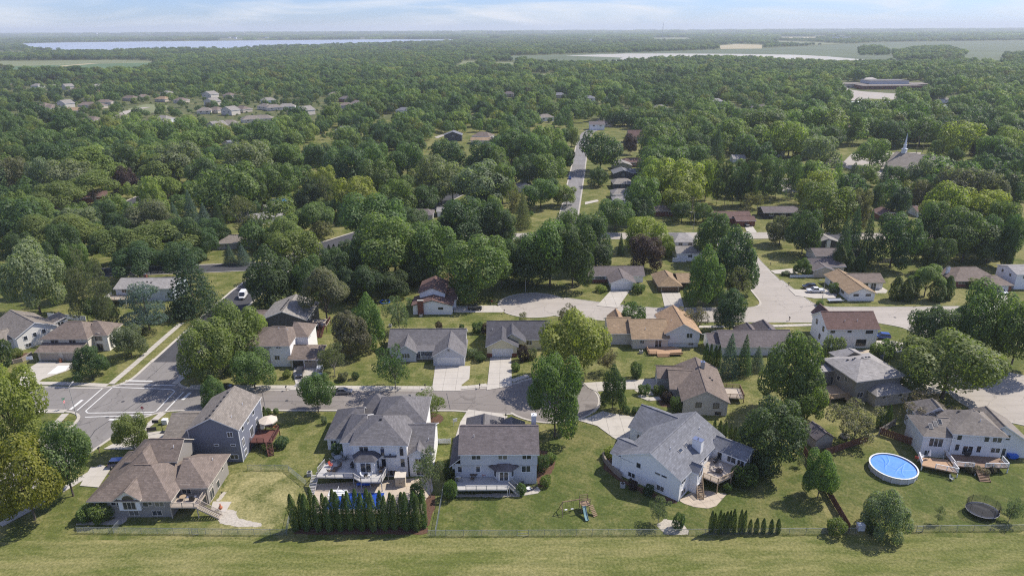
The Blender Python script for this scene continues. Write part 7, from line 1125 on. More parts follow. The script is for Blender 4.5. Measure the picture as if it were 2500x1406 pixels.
chair((-5.79,113.89), 1.75, 10, 'cushion_red', 'bright red folding chair on the grey rear deck'); chair((-4.79,114.07), 1.75, -20, 'terracotta', 'orange cushioned chair beside the bay on the grey rear deck'); grill((-10.68,112.39), 1.75, 'round-lidded grill at the end of the grey rear deck', 0, 'chrome'); table((3.09,111.59), .08, .5, 'plastic_white', 'small pale table on the patio below the stairs', .5); chair((2.05,112.54), .08, 20, 'black_metal', 'dark chair on the patio below the stairs'); chair((4.16,111.95), .08, 120, 'black_metal', 'black chair at the end of the patio below the stairs')
x, y = (65.05,145.22); 
table((40.91,113.67), 2.5, .7, 'wicker', 'dark fire table on the pale rear deck', .5); chair((39.91,113.77), 2.5, 60, 'canvas', 'cream armchair on the pale rear deck, nearest the stairs'); chair((41.55,112.32), 2.5, 200, 'canvas', 'cream armchair by the railing of the pale rear deck'); chair((41.51,114.74), 2.5, 0, 'canvas', 'cream armchair against the screened porch'); grill((41.10,117.00), 2.5, 'round black grill in the corner of the pale rear deck', 50)
table((-62.06,106.14), 2.5, .6, 'deck_tan', 'wooden table on the corner deck of the taupe house'); grill((-60.28,105.88), 2.5, 'covered black grill on the corner deck of the taupe house', 10); b = None
e = empty('patio_umbrella', (-54.42,131.67), 0, 'beige market umbrella open over the red deck', 'umbrella'); b = MB(); b.tube((0, 0, 1.9), (0, 0, 4.5), .035); b.build('pole', 'black_metal', e); b = MB(); n = 8
for k in range(n):
    a, c = 2*math.pi*k/n, 2*math.pi*(k+1)/n; b.face([(0, 0, 4.6), (2.1*math.cos(a), 2.1*math.sin(a), 3.95), (2.1*math.cos(c), 2.1*math.sin(c), 3.95)]); b.face([(2.1*math.cos(a), 2.1*math.sin(a), 3.95), (2.1*math.cos(a), 2.1*math.sin(a), 3.72), (2.1*math.cos(c), 2.1*math.sin(c), 3.72), (2.1*math.cos(c), 2.1*math.sin(c), 3.95)])
b.build('canopy', 'canvas', e)
x, y = (-54.42,131.67); table((x, y), 1.9, .8, 'deck_tan', 'table under the beige umbrella'); chair((x+1.3, y-.3), 1.9, -80, 'terracotta', 'reddish chair under the beige umbrella')
for p, lab, mt in (((94.71,120.57), 'black grill against the white pool house wall', 'black_metal'), ((99.78,120.08), 'dark grill on the ground beside the white pool house', 'black_metal')): grill(p, 1.3 if 'against' in lab else 0, lab, 0, mt)
chair((90.88,121.67), 1.3, 0, 'canvas', 'folding chair beside the glass doors of the pool house'); chair((85.02,120.08), 1.15, 30, 'plastic_white', 'white chair on the cedar pool deck'); chair((83.65,119.57), 1.15, 140, 'cushion_red', 'red chair on the cedar pool deck'); chair((87.85,114.11), 0, 20, 'galvanised', 'lone grey lawn chair on the grass before the deck steps')
e = empty('folded_umbrella', (86.31,119.81), 0, 'closed white umbrella standing on the cedar pool deck', 'umbrella'); b = MB(); b.tube((0, 0, 1.15), (0, 0, 3.4), .03); b.build('pole', 'black_metal', e); b = MB(); b.lathe([(.3, 2.0), (.16, 2.9), (.04, 3.4)], 8); b.build('canopy', 'plastic_white', e)
table((64.68,149.36), 1.3, .8, 'plastic_white', 'white table on the deck east of the taupe gabled house'); e = empty('boulder', (73.49,129.49), 0, 'pale boulder beside the wooden shed', 'rock'); b = MB(); b.lathe([(.9, 0), (1.1, .4), (.8, .9), (.3, 1.1)], 9); b.build('stone', 'gravel', e)
e = empty('sandbox_toys', (105.01,121.49), 0, 'blue covered cart beside the white pool house', 'cart'); b = MB(); b.box(-.9, .9, -.6, .6, .2, .9); b.box(-.95, .95, -.65, .65, .9, 1.0); b.build('tub', 'plastic_blue', e)
for s in (-.7, .7): b = MB(); b.tube((s, -.7, .2), (s, .7, .2), .2, None, 8); b.build('wheel', 'rubber', e)
def acunit(p, label):
    e = empty('air_conditioner', p, 0, label, 'air conditioner'); b = MB(); b.box(-.45, .45, -.45, .45, 0, .85); b.build('cabinet', 'pole_grey', e); b = MB(); b.prism(circle(0, 0, .38, 12), .85, .89); b.build('fan_grille', 'black_metal', e)
acunit((21.72,112.56), 'grey air conditioner below the askew white house wall'); acunit((35.99,172.00), 'grey unit beside the cedar deck'); acunit((-37.23,190.90), 'grey unit behind the white ranch'); acunit((-28.81,198.73), 'grey unit at the foot of the brick chimney'); acunit((-41.50,116.82), 'white unit at the pool deck stairs')
def cabinet(p, label): e = empty('utility_box', p, 0, label, 'utility box'); b = MB(); b.box(-.6, .6, -.45, .45, 0, 1.15); b.build('cabinet', 'plastic_white', e); b = MB(); b.box(-.64, .64, -.5, .5, 1.15, 1.22); b.build('lid', 'plastic_white', e)
cabinet((-80.32,136.68), 'white utility cabinet beside the street pavement'); cabinet((62.78,99.92), 'pale green utility box behind the chain link fence corner'); 
e = empty('sign', (-81.77,133.26), R(12), 'dark low subdivision board on the lawn beside the navy house drive', 'sign'); b = MB(); b.box(-1.0, 1.0, -.08, .08, .25, 1.2); b.build('board', 'black_metal', e); b = MB(); b.box(-.95, -.85, -.05, .05, 0, .3); b.box(.85, .95, -.05, .05, 0, .3); b.build('leg', 'black_metal', e)
e = empty('basketball_hoop', (-79.09,132.90), 0, 'black basketball hoop at the navy house drive', 'basketball hoop'); b = MB(); b.tube((0, 0, 0), (0, 0, 2.8), .07); b.bar((0, 0, 2.7), (-.8, -.4, 3.1), .08, .08); b.build('pole', 'black_metal', e); b = MB(); b.box(-1.7, -.3, -.5, -.42, 2.8, 3.6); b.build('backboard', 'net_black', e); b = MB(); b.box(-.5, .9, -.5, .5, 0, .25); b.build('base', 'black_metal', e)
e = empty('basketball_hoop', (-129.34,163.33), R(20), 'white backboard hoop at the beige house drive', 'basketball hoop'); b = MB(); b.tube((0, 0, 0), (0, 0, 3.0), .07); b.bar((0, 0, 2.9), (.5, .6, 3.2), .08, .08); b.build('pole', 'black_metal', e); b = MB(); b.box(-.2, 1.3, .6, .66, 2.9, 3.9); b.build('backboard', 'plastic_white', e)

# ---------------------------------------------------------------- street furniture
def octagon(r): return [(r*math.cos(math.pi/8+k*math.pi/4), r*math.sin(math.pi/8+k*math.pi/4)) for k in range(8)]
FONT = {'S': '111 100 111 001 111', 'T': '111 010 010 010 010', 'O': '111 101 101 101 111', 'P': '111 101 111 100 100'}
def stop_sign(p, yaw, label, blades=False):
    e = empty('stop_sign', p, R(yaw), label, 'sign'); b = MB(); b.tube((0, .04, 0), (0, .04, 2.9 if blades else 2.5), .04); b.build('post', 'galvanised', e)
    b = MB(); b.face([(x, -.02, 2.1+z) for x, z in octagon(.42)]); b.face([(x, -.005, 2.1+z) for x, z in octagon(.42)][::-1], 1); o = b.build('sign_face', ['sign_red', 'pole_grey'], e); b = MB()
    for i, ch in enumerate('STOP'):
        for r, row in enumerate(FONT[ch].split()):
            for c, v in enumerate(row):
                if v == '1': b.box(-.29+.155*i+.04*c, -.29+.155*i+.04*(c+1), -.03, -.022, 2.2-.045*(r+1), 2.2-.045*r)
    b.build('lettering', 'plastic_white', o)
    b = MB()
    for k in range(8): (x0, z0), (x1, z1) = octagon(.4)[k], octagon(.4)[(k+1) % 8]; b.bar((x0, -.024, 2.1+z0), (x1, -.024, 2.1+z1), .01, .03)
    b.build('border', 'plastic_white', o)
    if blades:
        for zz, a in ((2.65, 0), (2.85, math.pi/2)): b = MB(); b.box(-.45, .45, -.015, .015, zz, zz+.2); b.build('name_blade', 'sign_green', e, rz=a)
stop_sign((-87.18,140.33), 0, 'red stop sign at the near corner beside the small rounded tree'); stop_sign((-83.26,155.83), 75, 'stop sign with green street name blades on the corner walk', True); stop_sign((-107.39,143.32), 90, 'stop sign seen from behind on the west verge', True)
def lamp(p, hh, label, arm=1.6, yaw=0):
    e = empty('street_lamp', p, R(yaw), label, 'street lamp'); b = MB(); b.tube((0, 0, 0), (0, 0, hh), .1, .06, 8); b.bar((0, 0, hh-.1), (arm, 0, hh+.2), .06, .06); b.build('pole', 'pole_grey', e); b = MB(); b.box(arm-.1, arm+.6, -.14, .14, hh+.1, hh+.26); b.build('lamp_head', 'pole_grey', e)
lamp((-102.29,139.21), 8.4, 'grey street lamp at the corner beside the olive-yellow maple', 1.5, 95); lamp((4.66,219.80), 9, 'slender street lamp at the edge of the upper court', 1.5, -90); lamp((101.96,208.28), 8, 'street lamp on the corner lawn by the white pickup', 1.4, 180); lamp((81.78,296.37), 8, 'street lamp beside the cross street lawn', 1.5, 180); lamp((187.05,305.37), 8, 'street lamp beside the bright spreading maple', 1.4, 180); lamp((16.42,161.70), 8.5, 'street lamp almost hidden by the great yellow-green tree', 1.6, 160)
for p, lab in (((83.40,307.40), 'wooden utility pole beside the cross street lamp'), ((289.82,490.42), 'tall utility pole beside the church car park'), ((297.02,495.39), 'utility pole with cross arms next to the white steeple')):
    e = empty('utility_pole', p, 0, lab, 'utility pole'); b = MB(); b.tube((0, 0, 0), (0, 0, 12.5), .18, .12, 7); b.build('pole', 'pole_wood', e)
    for z in (11.8, 10.8): b = MB(); b.bar((-1.5, 0, z), (1.5, 0, z), .14, .14); b.build('cross_arm', 'pole_wood', e)
def mailbox(p, label, yaw=0):
    e = empty('mailbox', p, R(yaw), label, 'mailbox'); b = MB(); b.box(-.06, .06, -.06, .06, 0, 1.05); b.build('post', 'deck_brown', e); b = MB(); b.box(-.15, .15, -.32, .25, 1.05, 1.2); b.tube((0, -.32, 1.2), (0, .25, 1.2), .15, None, 10); b.build('box', 'black_metal', e)
for p, lab in (((-89.19,125.32), 'black mailbox at the lower kerb beside the dark green maple'), ((-57.06,151.93), 'mailbox on the verge before the grey house drive'), ((-22.09,152.40), 'mailbox in shrubs before the white ranch drive'), ((-8.32,152.47), 'black mailbox before the yellow house drive'), ((-2.53,201.03), 'mailbox at the rim of the upper court'), ((-1.59,138.04), 'black mailbox at the court bulb kerb beside the long drive'), ((36.80,207.40), 'mailbox on the lawn by the white garage drive'), ((85.85,193.98), 'mailbox before the twin-gabled hidden house'), ((97.18,224.44), 'white mailbox by the sloping concrete street'), ((98.24,245.67), 'white post mailbox under the wide dark tree')): mailbox(p, lab)
e = empty('fire_hydrant', (-6.70,210.52), 0, 'red fire hydrant on the lawn by the upper court', 'hydrant'); b = MB(); b.lathe([(.16, 0), (.14, .1), (.13, .65), (.16, .68), (.12, .8), (.03, .88)], 10); b.build('barrel', 'sign_red', e); b = MB(); b.tube((-.24, 0, .5), (.24, 0, .5), .07, None, 8); b.build('nozzle', 'sign_red', e)
e = empty('flag_pole', (99.20,163.83), 0, 'flag pole with blue flag between the white and grey-brown houses', 'flag pole'); b = MB(); b.tube((0, 0, 0), (0, 0, 4.5), .04); b.build('pole', 'pole_grey', e); b = MB(); b.box(-.9, -.05, -.01, .01, 1.9, 3.2); b.build('flag', 'paint_navy', e)
e = empty('bird_bath', (4.25,114.81), 0, 'lamp-like bird feeder post beside the plum-roofed house', 'bird feeder'); b = MB(); b.tube((0, 0, 0), (0, 0, 1.6), .04); b.build('post', 'black_metal', e); b = MB(); b.lathe([(.1, 1.6), (.2, 1.7), (.2, 1.95), (.05, 2.1)], 8); b.build('feeder', 'black_metal', e)
e = empty('rug', ((77.81,142.59)[0] if False else 0, 0), 0) if False else None
b = MB(); b.box(-1.1, 1.1, -.8, .8, .09, .12); o = b.build('rug', 'cushion_red', None, (*(92.05,170.57), 0)); tag(o, 'red striped rug on the garden patio by the tall white house', 'rug')
for k, (p, lab) in enumerate((((-55.49,108.54), 'white real-estate post') ,)): pass
e = empty('yard_sign', (-13.14,135.33), R(20), 'white hanging yard sign on the lawn beside the long drive', 'sign'); b = MB(); b.bar((-.5, 0, 0), (-.5, 0, 1.9), .09, .09); b.bar((-.6, 0, 1.75), (.5, 0, 1.75), .09, .09); b.build('post', 'white_trim', e); b = MB(); b.box(-.4, .45, -.02, .02, .95, 1.65); b.build('panel', 'plastic_white', e)
e = empty('chiminea', (-55.55,106.50), 0, 'terracotta chiminea on the side patio of the taupe house', 'chiminea'); b = MB(); b.lathe([(.2, 0), (.36, .25), (.36, .5), (.14, .75), (.12, 1.1), (.15, 1.15)], 10); b.build('pot', 'terracotta', e)
e = empty('plant_pot', (-123.81,168.07), 0, 'terracotta urn between the tan garage doors', 'pot'); b = MB(); b.lathe([(.25, 0), (.4, .5), (.45, .8), (.4, .82)], 10); b.build('pot', 'terracotta', e); b = MB(); b.lathe([(.35, .8), (.5, 1.1), (.2, 1.4)], 8); b.build('plant', 'mulch', e)

# ---------------------------------------------------------------- far country: fields, lakes, woods, mast
Zf = [-.32]
def field(name, poly, mat): Zf[0] += .006; return sheet(name, poly, Zf[0], mat)
field('crop_field', [(-1575,1977), (-1503,2116), (-1383,2156), (-1028,2062), (-867,1741), (-824,1570), (-985,1554), (-1213,1702), (-1342,1680)], 'crop_field')
field('hay_field', [(-1748,2198), (-1483,2195), (-1209,2220), (-1069,2147), (-1017,2036), (-1134,1976), (-1311,1843), (-1401,1756)], 'far_field'); field('farm_track', [(-1177,1850), (-1179,2005), (-1149,2001), (-1138,1825)], 'straw_field')
field('far_meadow', [(-2271,2973), (-2203,3118), (-2067,3328), (-1873,3422), (-1761,3215), (-1967,3080), (-1875,2649), (-1946,2544)], 'far_field'); field('far_meadow', [(-1310,2826), (-1233,2911), (-1150,2712), (-1204,2595)], 'far_field'); field('far_meadow', [(-623,3078), (-443,3166), (-411,2932), (-578,2856)], 'far_field')
field('marsh', [(-10,2389), (346,2616), (363,2528), (372,2234), (269,1868), (157,1794), (56,1847), (-2,2101)], 'marsh_green'); field('marsh', [(821,2939), (1178,3184), (2121,4155), (3549,4576), (1222,1554), (1029,1662), (983,1789), (964,1983), (965,2253), (829,2419), (369,2569), (388,2701)], 'marsh_green')
field('lake', [(181,2399), (412,2563), (567,2539), (775,2466), (932,2365), (976,2218), (976,2008), (979,1880), (990,1746), (895,1715), (761,1770), (659,1918), (525,2037), (359,1953), (283,1961), (343,2206)], 'marsh_water')
field('big_lake', [(-3653,5420), (-3469,5607), (-3127,5856), (-2253,6178), (-1253,6408), (-417,6118), (-380,5314), (-872,4449), (-1162,3900), (-1318,3388), (-1619,3377), (-2004,3317), (-2406,3660)], 'lake_water')
for pl, mt in (([(-134,2010), (-79,2056), (-85,1701), (-131,1669)], 'far_field'), ([(-36,1949), (14,1943), (7,1622), (-45,1661)], 'far_field'), ([(39,1412), (86,1434), (75,1239), (38,1252)], 'far_field'), ([(1156,6550), (1624,6651), (1287,5145), (1041,5225)], 'far_field'), ([(2449,6602), (2731,6476), (2175,5222), (2060,5465)], 'straw_field'), ([(1035,3599), (1230,3933), (1290,3720), (1068,3073), (886,3045)], 'straw_field'), ([(1777,4820), (1805,4241), (1750,3805), (1540,3662), (1507,4081)], 'far_field'), ([(532,4880), (847,4788), (799,4518), (488,4471)], 'far_field'),
               ([(-446.18,816.18), (-452.60,871.84), (-414.80,850.73), (-390.16,788.38), (-406.68,757.85)], 'far_field'), ([(233.48,528.95), (266.05,518.22), (312.28,507.43), (302.16,484.95), (244.70,480.04), (221.94,497.71)], 'far_field'), ([(153.64,666.40), (139.43,586.29), (122.21,586.91)], 'far_field')): field('meadow', pl, mt)
sheet('school_car_park', [(521,1124), (490,1018), (495,991), (553,913), (512.59,861.73), (409.79,867.19), (426,926)], -.02 if False else .03, 'road_concrete'); sheet('church_car_park', [(244.45,491.81), (296.44,495.41), (271.70,458.77), (259.40,448.77), (266.40,423.84), (221.10,400.33), (214.86,445.70)], .03, 'road_concrete'); sheet('far_road', [(428,944), (522.13,761.94), (509.64,742.96), (413,910)], .034, 'road_concrete'); sheet('school_lawn', [(451.81,891.19), (478.87,873.82), (458.53,844.67), (417.60,851.70)], .035, 'lawn')
sheet('grove_car_park', [(148.10,414.24), (180.29,401.36), (160.17,369.30), (137.30,374.93)], .03, 'road_concrete'); sheet('long_lawn', [(106.62,479.26), (205.02,460.69), (193.62,436.50), (100.26,448.89)], .03, 'lawn'); sheet('subdivision_street', strip([(-397.45,688.77), (-432.61,790.35), (-430.80,833.11)], 9), .03, 'road_concrete'); sheet('far_street', [(-64.77,581.81), (-56.53,605.59), (-54.10,598.09), (-61.31,574.82)], .03, 'road_concrete')

# woods: tree seeds laid out on a jittered grid over the country, thinned at fields, water, roads and houses
make_protos(2, 'wood_leaf')
bb = [o for o in scene.objects if o.get('category') in ('house', 'school', 'building', 'church')]
HX = np.array([(o.location.x, o.location.y) for o in bb]); 
clear = [(-1615,2028), (-1503,2116), (-1383,2156), (-1028,2062), (-867,1741), (-824,1570), (-985,1554), (-1213,1702), (-1342,1680)]
CLEAR = [([(-1772,2230), (-1226,2252), (-1081,2176), (-846,1703), (-800,1524), (-957,1509), (-1188,1666), (-1287,1611)]), ([(-2313,3030), (-2247,3180), (-1914,3498), (-1707,3148), (-1894,2965), (-1815,2563), (-1886,2464)]), ([(-1342,2879), (-1256,2966), (-1122,2665), (-1185,2553)]), ([(-644,3141), (-452,3230), (-395,2877), (-568,2806)]), ([(-16,2390), (352,2660), (433,2603), (353,1978), (263,1824), (153,1753), (54,1804), (-2,2047)]),
 ([(837,2994), (1202,3249), (2177,4266), (3653,4711), (1284,1636), (1051,1699), (970,1727), (753,1751), (651,1894), (519,2011), (340,1906), (276,1914), (176,2328), (375,2612)]), ([(-3465,5087), (-3594,5810), (-3244,6078), (-2315,6349), (-1278,6538), (-410,6232), (-374,5227), (-860,4388), (-1134,3807), (-1291,3318), (-1586,3307), (-1964,3249), (-2375,3582)]),
 ([(-140,2063), (-76,2110), (-78,1630), (-130,1601)]), ([(-42,1999), (19,1992), (12,1588), (-49,1627)]), ([(35,1439), (91,1461), (76,1219), (34,1222)]), ([(1180,6686), (1658,6791), (1280,5060), (1025,5141)]), ([(2484,6748), (2803,6603), (2148,5136), (2018,5377)]), ([(1049,3684), (1261,4032), (1331,3807), (1056,3014), (861,2990)]), ([(1820,4974), (1854,4357), (1781,3849), (1505,3580), (1459,3982)]), ([(540,4956), (859,4861), (788,4455), (481,4409)]),
 ([(-446.18,816.18), (-452.60,871.84), (-413.79,850.67), (-381.50,772.06), (-402.76,750.23)]), ([(541,1176), (691,1184), (540,914), (468.10,844.17), (405.29,857.32), (423,921)]), ([(419.37,877.01), (468.10,844.17), (422.39,758.66), (377.02,785.31)]), ([(487.18,824.15), (512.52,813.67), (447.13,705.83), (424.34,713.80)]), ([(572,960), (589,911), (538.48,830.93), (512.68,856.68)]), ([(512.13,787.25), (522.94,770.01), (489.03,718.03), (473.77,725.93)]), ([(57.96,670.28), (87.36,669.09), (57.35,429.42), (36.68,429.97)]), ([(-1160,1599), (-1112,1627), (-949,1393), (-999,1373)]), ([(236.02,538.88), (323.62,516.37), (285.03,416.93), (213.56,368.06), (209.12,438.83)]), ([(301.30,672.67), (328.45,671.54), (289.52,580.90), (264.05,593.86)]), ([(94.18,634.05), (112.74,612.03), (100.68,543.40), (82.88,554.47)]), ([(-70.89,606.12), (-11.56,591.71), (-10.35,523.29), (-64.58,548.91)])]
ISL = [([(1391,2892), (1618,3235), (1470,2822), (1202,2290), (1101,2269)]), ([(1349,2546), (1621,2908), (1740,2886), (1486,2359), (1197,1903), (1009,1877)]), ([(1434,2093), (1570,2202), (1316,1841), (1277,1845)])]
def pip_np(X, Y, poly):
    r = np.zeros(len(X), bool); j = len(poly)-1
    for i in range(len(poly)):
        xi, yi = poly[i]; xj, yj = poly[j]
        if yi != yj: r ^= ((yi > Y) != (yj > Y)) & (X < (xj-xi)*(Y-yi)/(yj-yi)+xi)
        j = i
    return r
wr = np.random.default_rng(11)
def seeds(y0, y1, step, xk, keep=1.0):
    X, Y = np.meshgrid(np.arange(-xk*y1, xk*y1, step), np.arange(y0, y1, step)); X = X.ravel()+wr.uniform(-.45, .45, X.size)*step; Y = Y.ravel()+wr.uniform(-.45, .45, Y.size)*step
    k = (np.abs(X) < xk*Y+40) & (wr.random(X.size) < keep); X, Y = X[k], Y[k]; bad = np.zeros(len(X), bool)
    for p in CLEAR: bad |= pip_np(X, Y, p)
    good = np.zeros(len(X), bool)
    for p in ISL: good |= pip_np(X, Y, p)
    return X[~bad | good], Y[~bad | good]
SUBD = [(-943,1234), (-702,1236), (-527,1104), (-430,1083), (-301,986), (-229.20,823.30), (-219.33,681.54), (-252.17,630.97), (-274.14,621.25), (-328.20,641.98), (-404.74,676.74), (-594.57,766.21)]
allx, ally, allh, allw, allk = [], [], [], [], []
mids = np.array([(o.location.x, o.location.y) for o in scene.objects if o.get('category') == 'tree'])
for (y0, y1, st, xk, keep) in ((225, 520, 13, .86, .8), (520, 1400, 13.5, .84, .9), (1400, 3000, 17, .82, .88), (3000, 6200, 27, .82, .62)):
    X, Y = seeds(y0, y1, st, xk, keep); H = wr.uniform(10, 18, len(X))*(.92+.2*np.sin(X*.011+2)*np.cos(Y*.007)); W = H*wr.uniform(.8, 1.3, len(X))*(1.0 if y0 < 1400 else 1.25 if y0 < 3000 else 1.6)
    sub = pip_np(X, Y, SUBD); cut = sub & (wr.random(len(X)) < .12); H = np.where(sub, H*.68, H); W = np.where(sub, W*.7, W); X, Y, H, W = X[~cut], Y[~cut], H[~cut], W[~cut]
    if y0 == 225:
        d = np.min(np.hypot(X[:, None]-mids[None, :, 0], Y[:, None]-mids[None, :, 1]), 1); ok = d > 7.5
        for pl in ROADS: ok &= ~pip_np(X, Y, [(p[0], p[1]) for p in strip(pl, 0.1)][:0] or pl)
        for pl in DRIVES.values(): ok &= ~pip_np(X, Y, pl)
        for off in (6, 0, -6, -12): 
            for pl in ROADS: ok &= ~pip_np(X, Y-off, pl)
        ok &= ~((Y < 300) & (X > -25)) & ~((Y < 335) & (X > 40)) & (Y > 255)
        X, Y, H, W = X[ok], Y[ok], H[ok]*.85, W[ok]*.85
    if y0 < 1400:
        ok = np.ones(len(X), bool)
        for pl in (strip([(20, 287), (28, 324), (42.5, 435), (55, 535), (60, 575)], 20), strip([(60, 570), (66, 600), (80, 640)], 20), strip([(-20, 287), (240, 287)], 20)):
            for off in (0, -8, -16, -24): ok &= ~pip_np(X, Y-off, pl)
        X, Y, H, W = X[ok], Y[ok], H[ok], W[ok]; big = wr.random(len(X)) < .14; H = np.where(big, H*1.3, H); W = np.where(big, W*1.35, W)
    if y0 < 1400:      # leave the houses a view: low trees between a house and the south, none on it
        sc_ = np.ones(len(X)); rm = np.zeros(len(X), bool)
        for hx, hy in HX:
            dx = np.abs(X-hx); dy = Y-hy; rm |= (dx < 12) & (dy > -13) & (dy < 16); near = (dx < 11) & (dy > -min(170, hy*.19)) & (dy <= -13); sc_[near] = .34
            rm |= near & (wr.random(len(X)) < .2)
        X, Y, H, W = X[~rm], Y[~rm], (H*sc_)[~rm], (W*sc_)[~rm]
    k = wr.choice(15, len(X), p=np.array([.19, .19, .18, .09, .09, .08, .04, .04, .03, .02, .01, .01, .01, .01, .01])); tall = k >= 9; W = np.where(tall, H*.5, W)
    allx.append(X); ally.append(Y); allh.append(H); allw.append(W); allk.append(k)
ax, ay, ah, aw, ak = (np.concatenate(a) for a in (allx, ally, allh, allw, allk))
keys = ['maple2']*3+['oval2']*3+['spread2']*3+['spruce2']*3+['pine2']*3; wood = bpy.data.collections.new('wood_kinds')
for i, kk in enumerate(keys): o = bpy.data.objects.new('wood_kind_%02d' % i, PROTO[kk][i % 3][0]); wood.objects.link(o)
# copses for the country beyond: one mesh of many crowns
for v in range(3):
    g = np.random.default_rng(900+v); L = [(g.uniform(-40, 40), g.uniform(-22, 22), g.uniform(4, 8), g.uniform(5, 8), g.uniform(5, 8), g.uniform(6, 9)) for _ in range(36)]; P, N = cloud(L, 1500, g, .25, False); P[:, 2] = np.maximum(P[:, 2], 0); o = bpy.data.objects.new('wood_kind_%02d' % (15+v), leaf_mesh('copse', P, N, 5.0, g, 'wood_leaf')); wood.objects.link(o)
cx_, cy_2 = [], []
for (y0, y1, st, keep) in ((6000, 11000, 110, .55), (11000, 24000, 260, .5)):
    X, Y = seeds(y0, min(y1, 17500), st, .85, keep); n_ = np.sin(X*.0013+1.3)*np.cos(Y*.0009)+.5*np.sin(X*.004+Y*.003); k = (n_ > -.55) | (np.hypot(X+1500, Y-6000) < 900); cx_.append(X[k]); cy_2.append(Y[k])
cxx, cyy = np.concatenate(cx_), np.concatenate(cy_2); nfar = len(cxx)
px_ = np.concatenate([ax, cxx]); py_ = np.concatenate([ay, cyy]); hh_ = np.concatenate([ah, np.where(cyy > 11000, 2.6, 1.3)*wr.uniform(.8, 1.3, nfar)]); ww_ = np.concatenate([aw, np.where(cyy > 11000, 3.0, 1.5)*wr.uniform(.8, 1.4, nfar)]); kk_ = np.concatenate([ak, 15+wr.integers(0, 3, nfar)])
me = bpy.data.meshes.new('woodland'); me.from_pydata([(float(x), float(y), -.3) for x, y in zip(px_, py_)], [], [])
for nm, ty, arr in (('kind', 'INT', kk_), ('tall', 'FLOAT', hh_), ('wide', 'FLOAT', ww_), ('turn', 'FLOAT', wr.uniform(0, 6.28, len(px_)))):
    at = me.attributes.new(nm, ty, 'POINT'); at.data.foreach_set('value', arr.astype(np.int32 if ty == 'INT' else np.float32))
wo = tag(put('woodland', me), kind='stuff')
ng = bpy.data.node_groups.new('woodland', 'GeometryNodeTree'); ng.interface.new_socket('Geometry', in_out='INPUT', socket_type='NodeSocketGeometry'); ng.interface.new_socket('Geometry', in_out='OUTPUT', socket_type='NodeSocketGeometry')
gn, gl = ng.nodes, ng.links; gi = gn.new('NodeGroupInput'); go = gn.new('NodeGroupOutput'); ip = gn.new('GeometryNodeInstanceOnPoints'); ci = gn.new('GeometryNodeCollectionInfo'); ci.inputs['Collection'].default_value = wood; ci.inputs['Separate Children'].default_value = True; ci.inputs['Reset Children'].default_value = True
def attr(nm, ty): a = gn.new('GeometryNodeInputNamedAttribute'); a.data_type = ty; a.inputs['Name'].default_value = nm; return a.outputs['Attribute']
cb = gn.new('ShaderNodeCombineXYZ'); gl.new(attr('wide', 'FLOAT'), cb.inputs[0]); gl.new(attr('wide', 'FLOAT'), cb.inputs[1]); gl.new(attr('tall', 'FLOAT'), cb.inputs[2]); rt = gn.new('ShaderNodeCombineXYZ'); gl.new(attr('turn', 'FLOAT'), rt.inputs[2])
gl.new(gi.outputs[0], ip.inputs['Points']); gl.new(ci.outputs[0], ip.inputs['Instance']); ip.inputs['Pick Instance'].default_value = True; gl.new(attr('kind', 'INT'), ip.inputs['Instance Index']); gl.new(rt.outputs[0], ip.inputs['Rotation']); gl.new(cb.outputs[0], ip.inputs['Scale']); gl.new(ip.outputs[0], go.inputs[0])
md = wo.modifiers.new('woodland', 'NODES'); md.node_group = ng
# low hills on the horizon
b = MB(); hr = random.Random(8)
for (yy, amp, x0, x1, seed) in ((13500, 40, -14000, 15000, 1), (16800, 46, -16000, 17000, 2)):
    pts = []; n = 60
    for k in range(n+1): x = x0+(x1-x0)*k/n; pts.append((x, amp*(.35+.4*abs(math.sin(k*.37+seed))+.25*math.sin(k*.9+seed*2)+.35*max(0, x)/x1)))
    for (xa, za), (xb, zb) in zip(pts, pts[1:]): b.face([(xa, yy-900, -2), (xb, yy-900, -2), (xb, yy, max(1, zb)), (xa, yy, max(1, za))]); b.face([(xa, yy, max(1, za)), (xb, yy, max(1, zb)), (xb, yy+1500, -2), (xa, yy+1500, -2)])
hm = plain('hill_wood', (.05, .075, .03), .95, .5, .004); tag(b.build('hills', 'hill_wood', smooth=True), kind='structure')
# radio mast and water towers far off
mx, my = (1407,6743); e = empty('radio_mast', (mx, my), 0, 'thin lattice radio mast rising above the horizon', 'mast'); b = MB(); top = 128
for k in range(3): a = k*2.09; b.tube((3.2*math.cos(a), 3.2*math.sin(a), 0), (1.2*math.cos(a), 1.2*math.sin(a), top), .9, .6, 4)
for z in range(8, top, 8):
    for k in range(3): a, c = k*2.09, (k+1)*2.09; f = 3.2-2.0*z/top; b.tube((f*math.cos(a), f*math.sin(a), z), (f*math.cos(c), f*math.sin(c), z+6), .4, None, 3)
b.build('lattice', 'pole_grey', e); b = MB(); b.box(-3.4, 3.4, -1, 1, 86, 92); b.box(-2.8, 2.8, -1, 1, 108, 113); b.build('antenna', 'plastic_white', e)
for p, lab in (((-4057,11084), 'white water tower on the far shore beyond the lake'), ((-5489,9670), 'pale water tower far beyond the lake')):
    e = empty('water_tower', p, 0, lab, 'water tower'); b = MB(); b.lathe([(5, 0), (2.5, 8), (2.5, 30), (9, 38), (12, 46), (9, 54), (2, 57)], 12); b.build('tank', 'white_trim', e)
fv = 'white lakeside buildings far across the water'
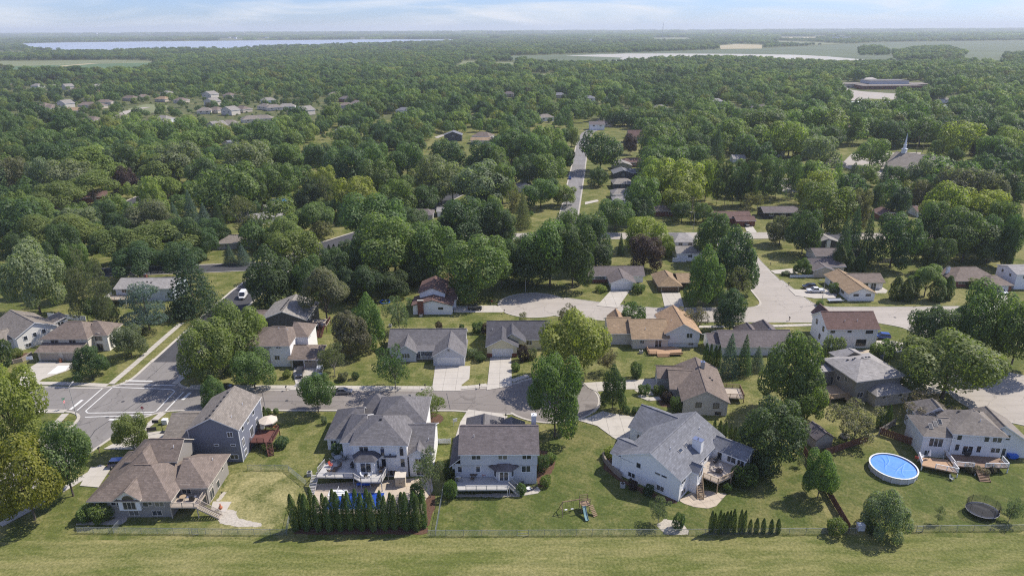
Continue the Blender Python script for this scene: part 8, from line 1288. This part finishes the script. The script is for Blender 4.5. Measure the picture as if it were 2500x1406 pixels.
for k in range(26):
    px, py = hr.uniform(70, 1080), 0; x = hr.uniform(-4300, -250); y = 6700+hr.uniform(-100, 900)
for k, p in enumerate(((-4508,7263), (-3931,7071), (-3756,7274), (-3470,7452), (-4129,9093), (-3674,8511), (-3845,9401), (-3062,7917), (-2718,7182), (-3476,9701), (-2600,7737), (-2522,8043), (-2383,8352), (-2478,9235), (-1964,8174), (-1677,7700), (-1618,8411), (-1414,8320), (-1278,8674), (-969,8122))):
    e = empty('lakeside_building', (p[0], p[1]), 0, 'small white building on the far lake shore', 'building', fv); w_ = hr.uniform(16, 40); b = MB(); b.box(-w_/2, w_/2, -8, 8, 0, hr.uniform(12, 17)); b.build('wall', 'siding_white', e); b = MB(); b.prism([(-w_/2-1, -9), (w_/2+1, -9), (w_/2+1, 9), (-w_/2-1, 9)], 17, 19); b.build('roof', 'roof_pale', e)
for p, w_, lab in (((516,4736), 30, 'white farm among the far woods above the marsh'), ((2457,5323), 60, 'white farm buildings on the far slope beyond the marsh'), ((2316,5173), 40, 'second white farm beyond the marsh'), ((2144,9447), 40, 'white sheds beside the radio mast')):
    e = empty('farm_building', p, 0, lab, 'building'); b = MB(); b.box(-w_/2, w_/2, -10, 10, 0, 16); b.build('wall', 'siding_white', e); b = MB(); b.prism([(-w_/2-1, -11), (w_/2+1, -11), (w_/2+1, 11), (-w_/2-1, 11)], 16, 18); b.build('roof', 'roof_pale', e)

# ---------------------------------------------------------------- air: one even haze round everything
b = MB(); b.box(-25000, 25000, -400, 19500, -3, 150); hz = b.mesh('haze', []) if False else None
me = bpy.data.meshes.new('haze'); me.from_pydata(b.v, [], b.f); hm = bpy.data.materials.new('haze'); hm.use_nodes = True; hn = hm.node_tree.nodes; hn.remove(hn['Principled BSDF'])
pv = hn.new('ShaderNodeVolumePrincipled'); pv.inputs['Density'].default_value = 0.85e-4; pv.inputs['Color'].default_value = (.86, .93, 1.0, 1); pv.inputs['Anisotropy'].default_value = 0.1; hm.node_tree.links.new(pv.outputs[0], hn['Material Output'].inputs['Volume']); me.materials.append(hm); tag(put('haze', me), kind='stuff')
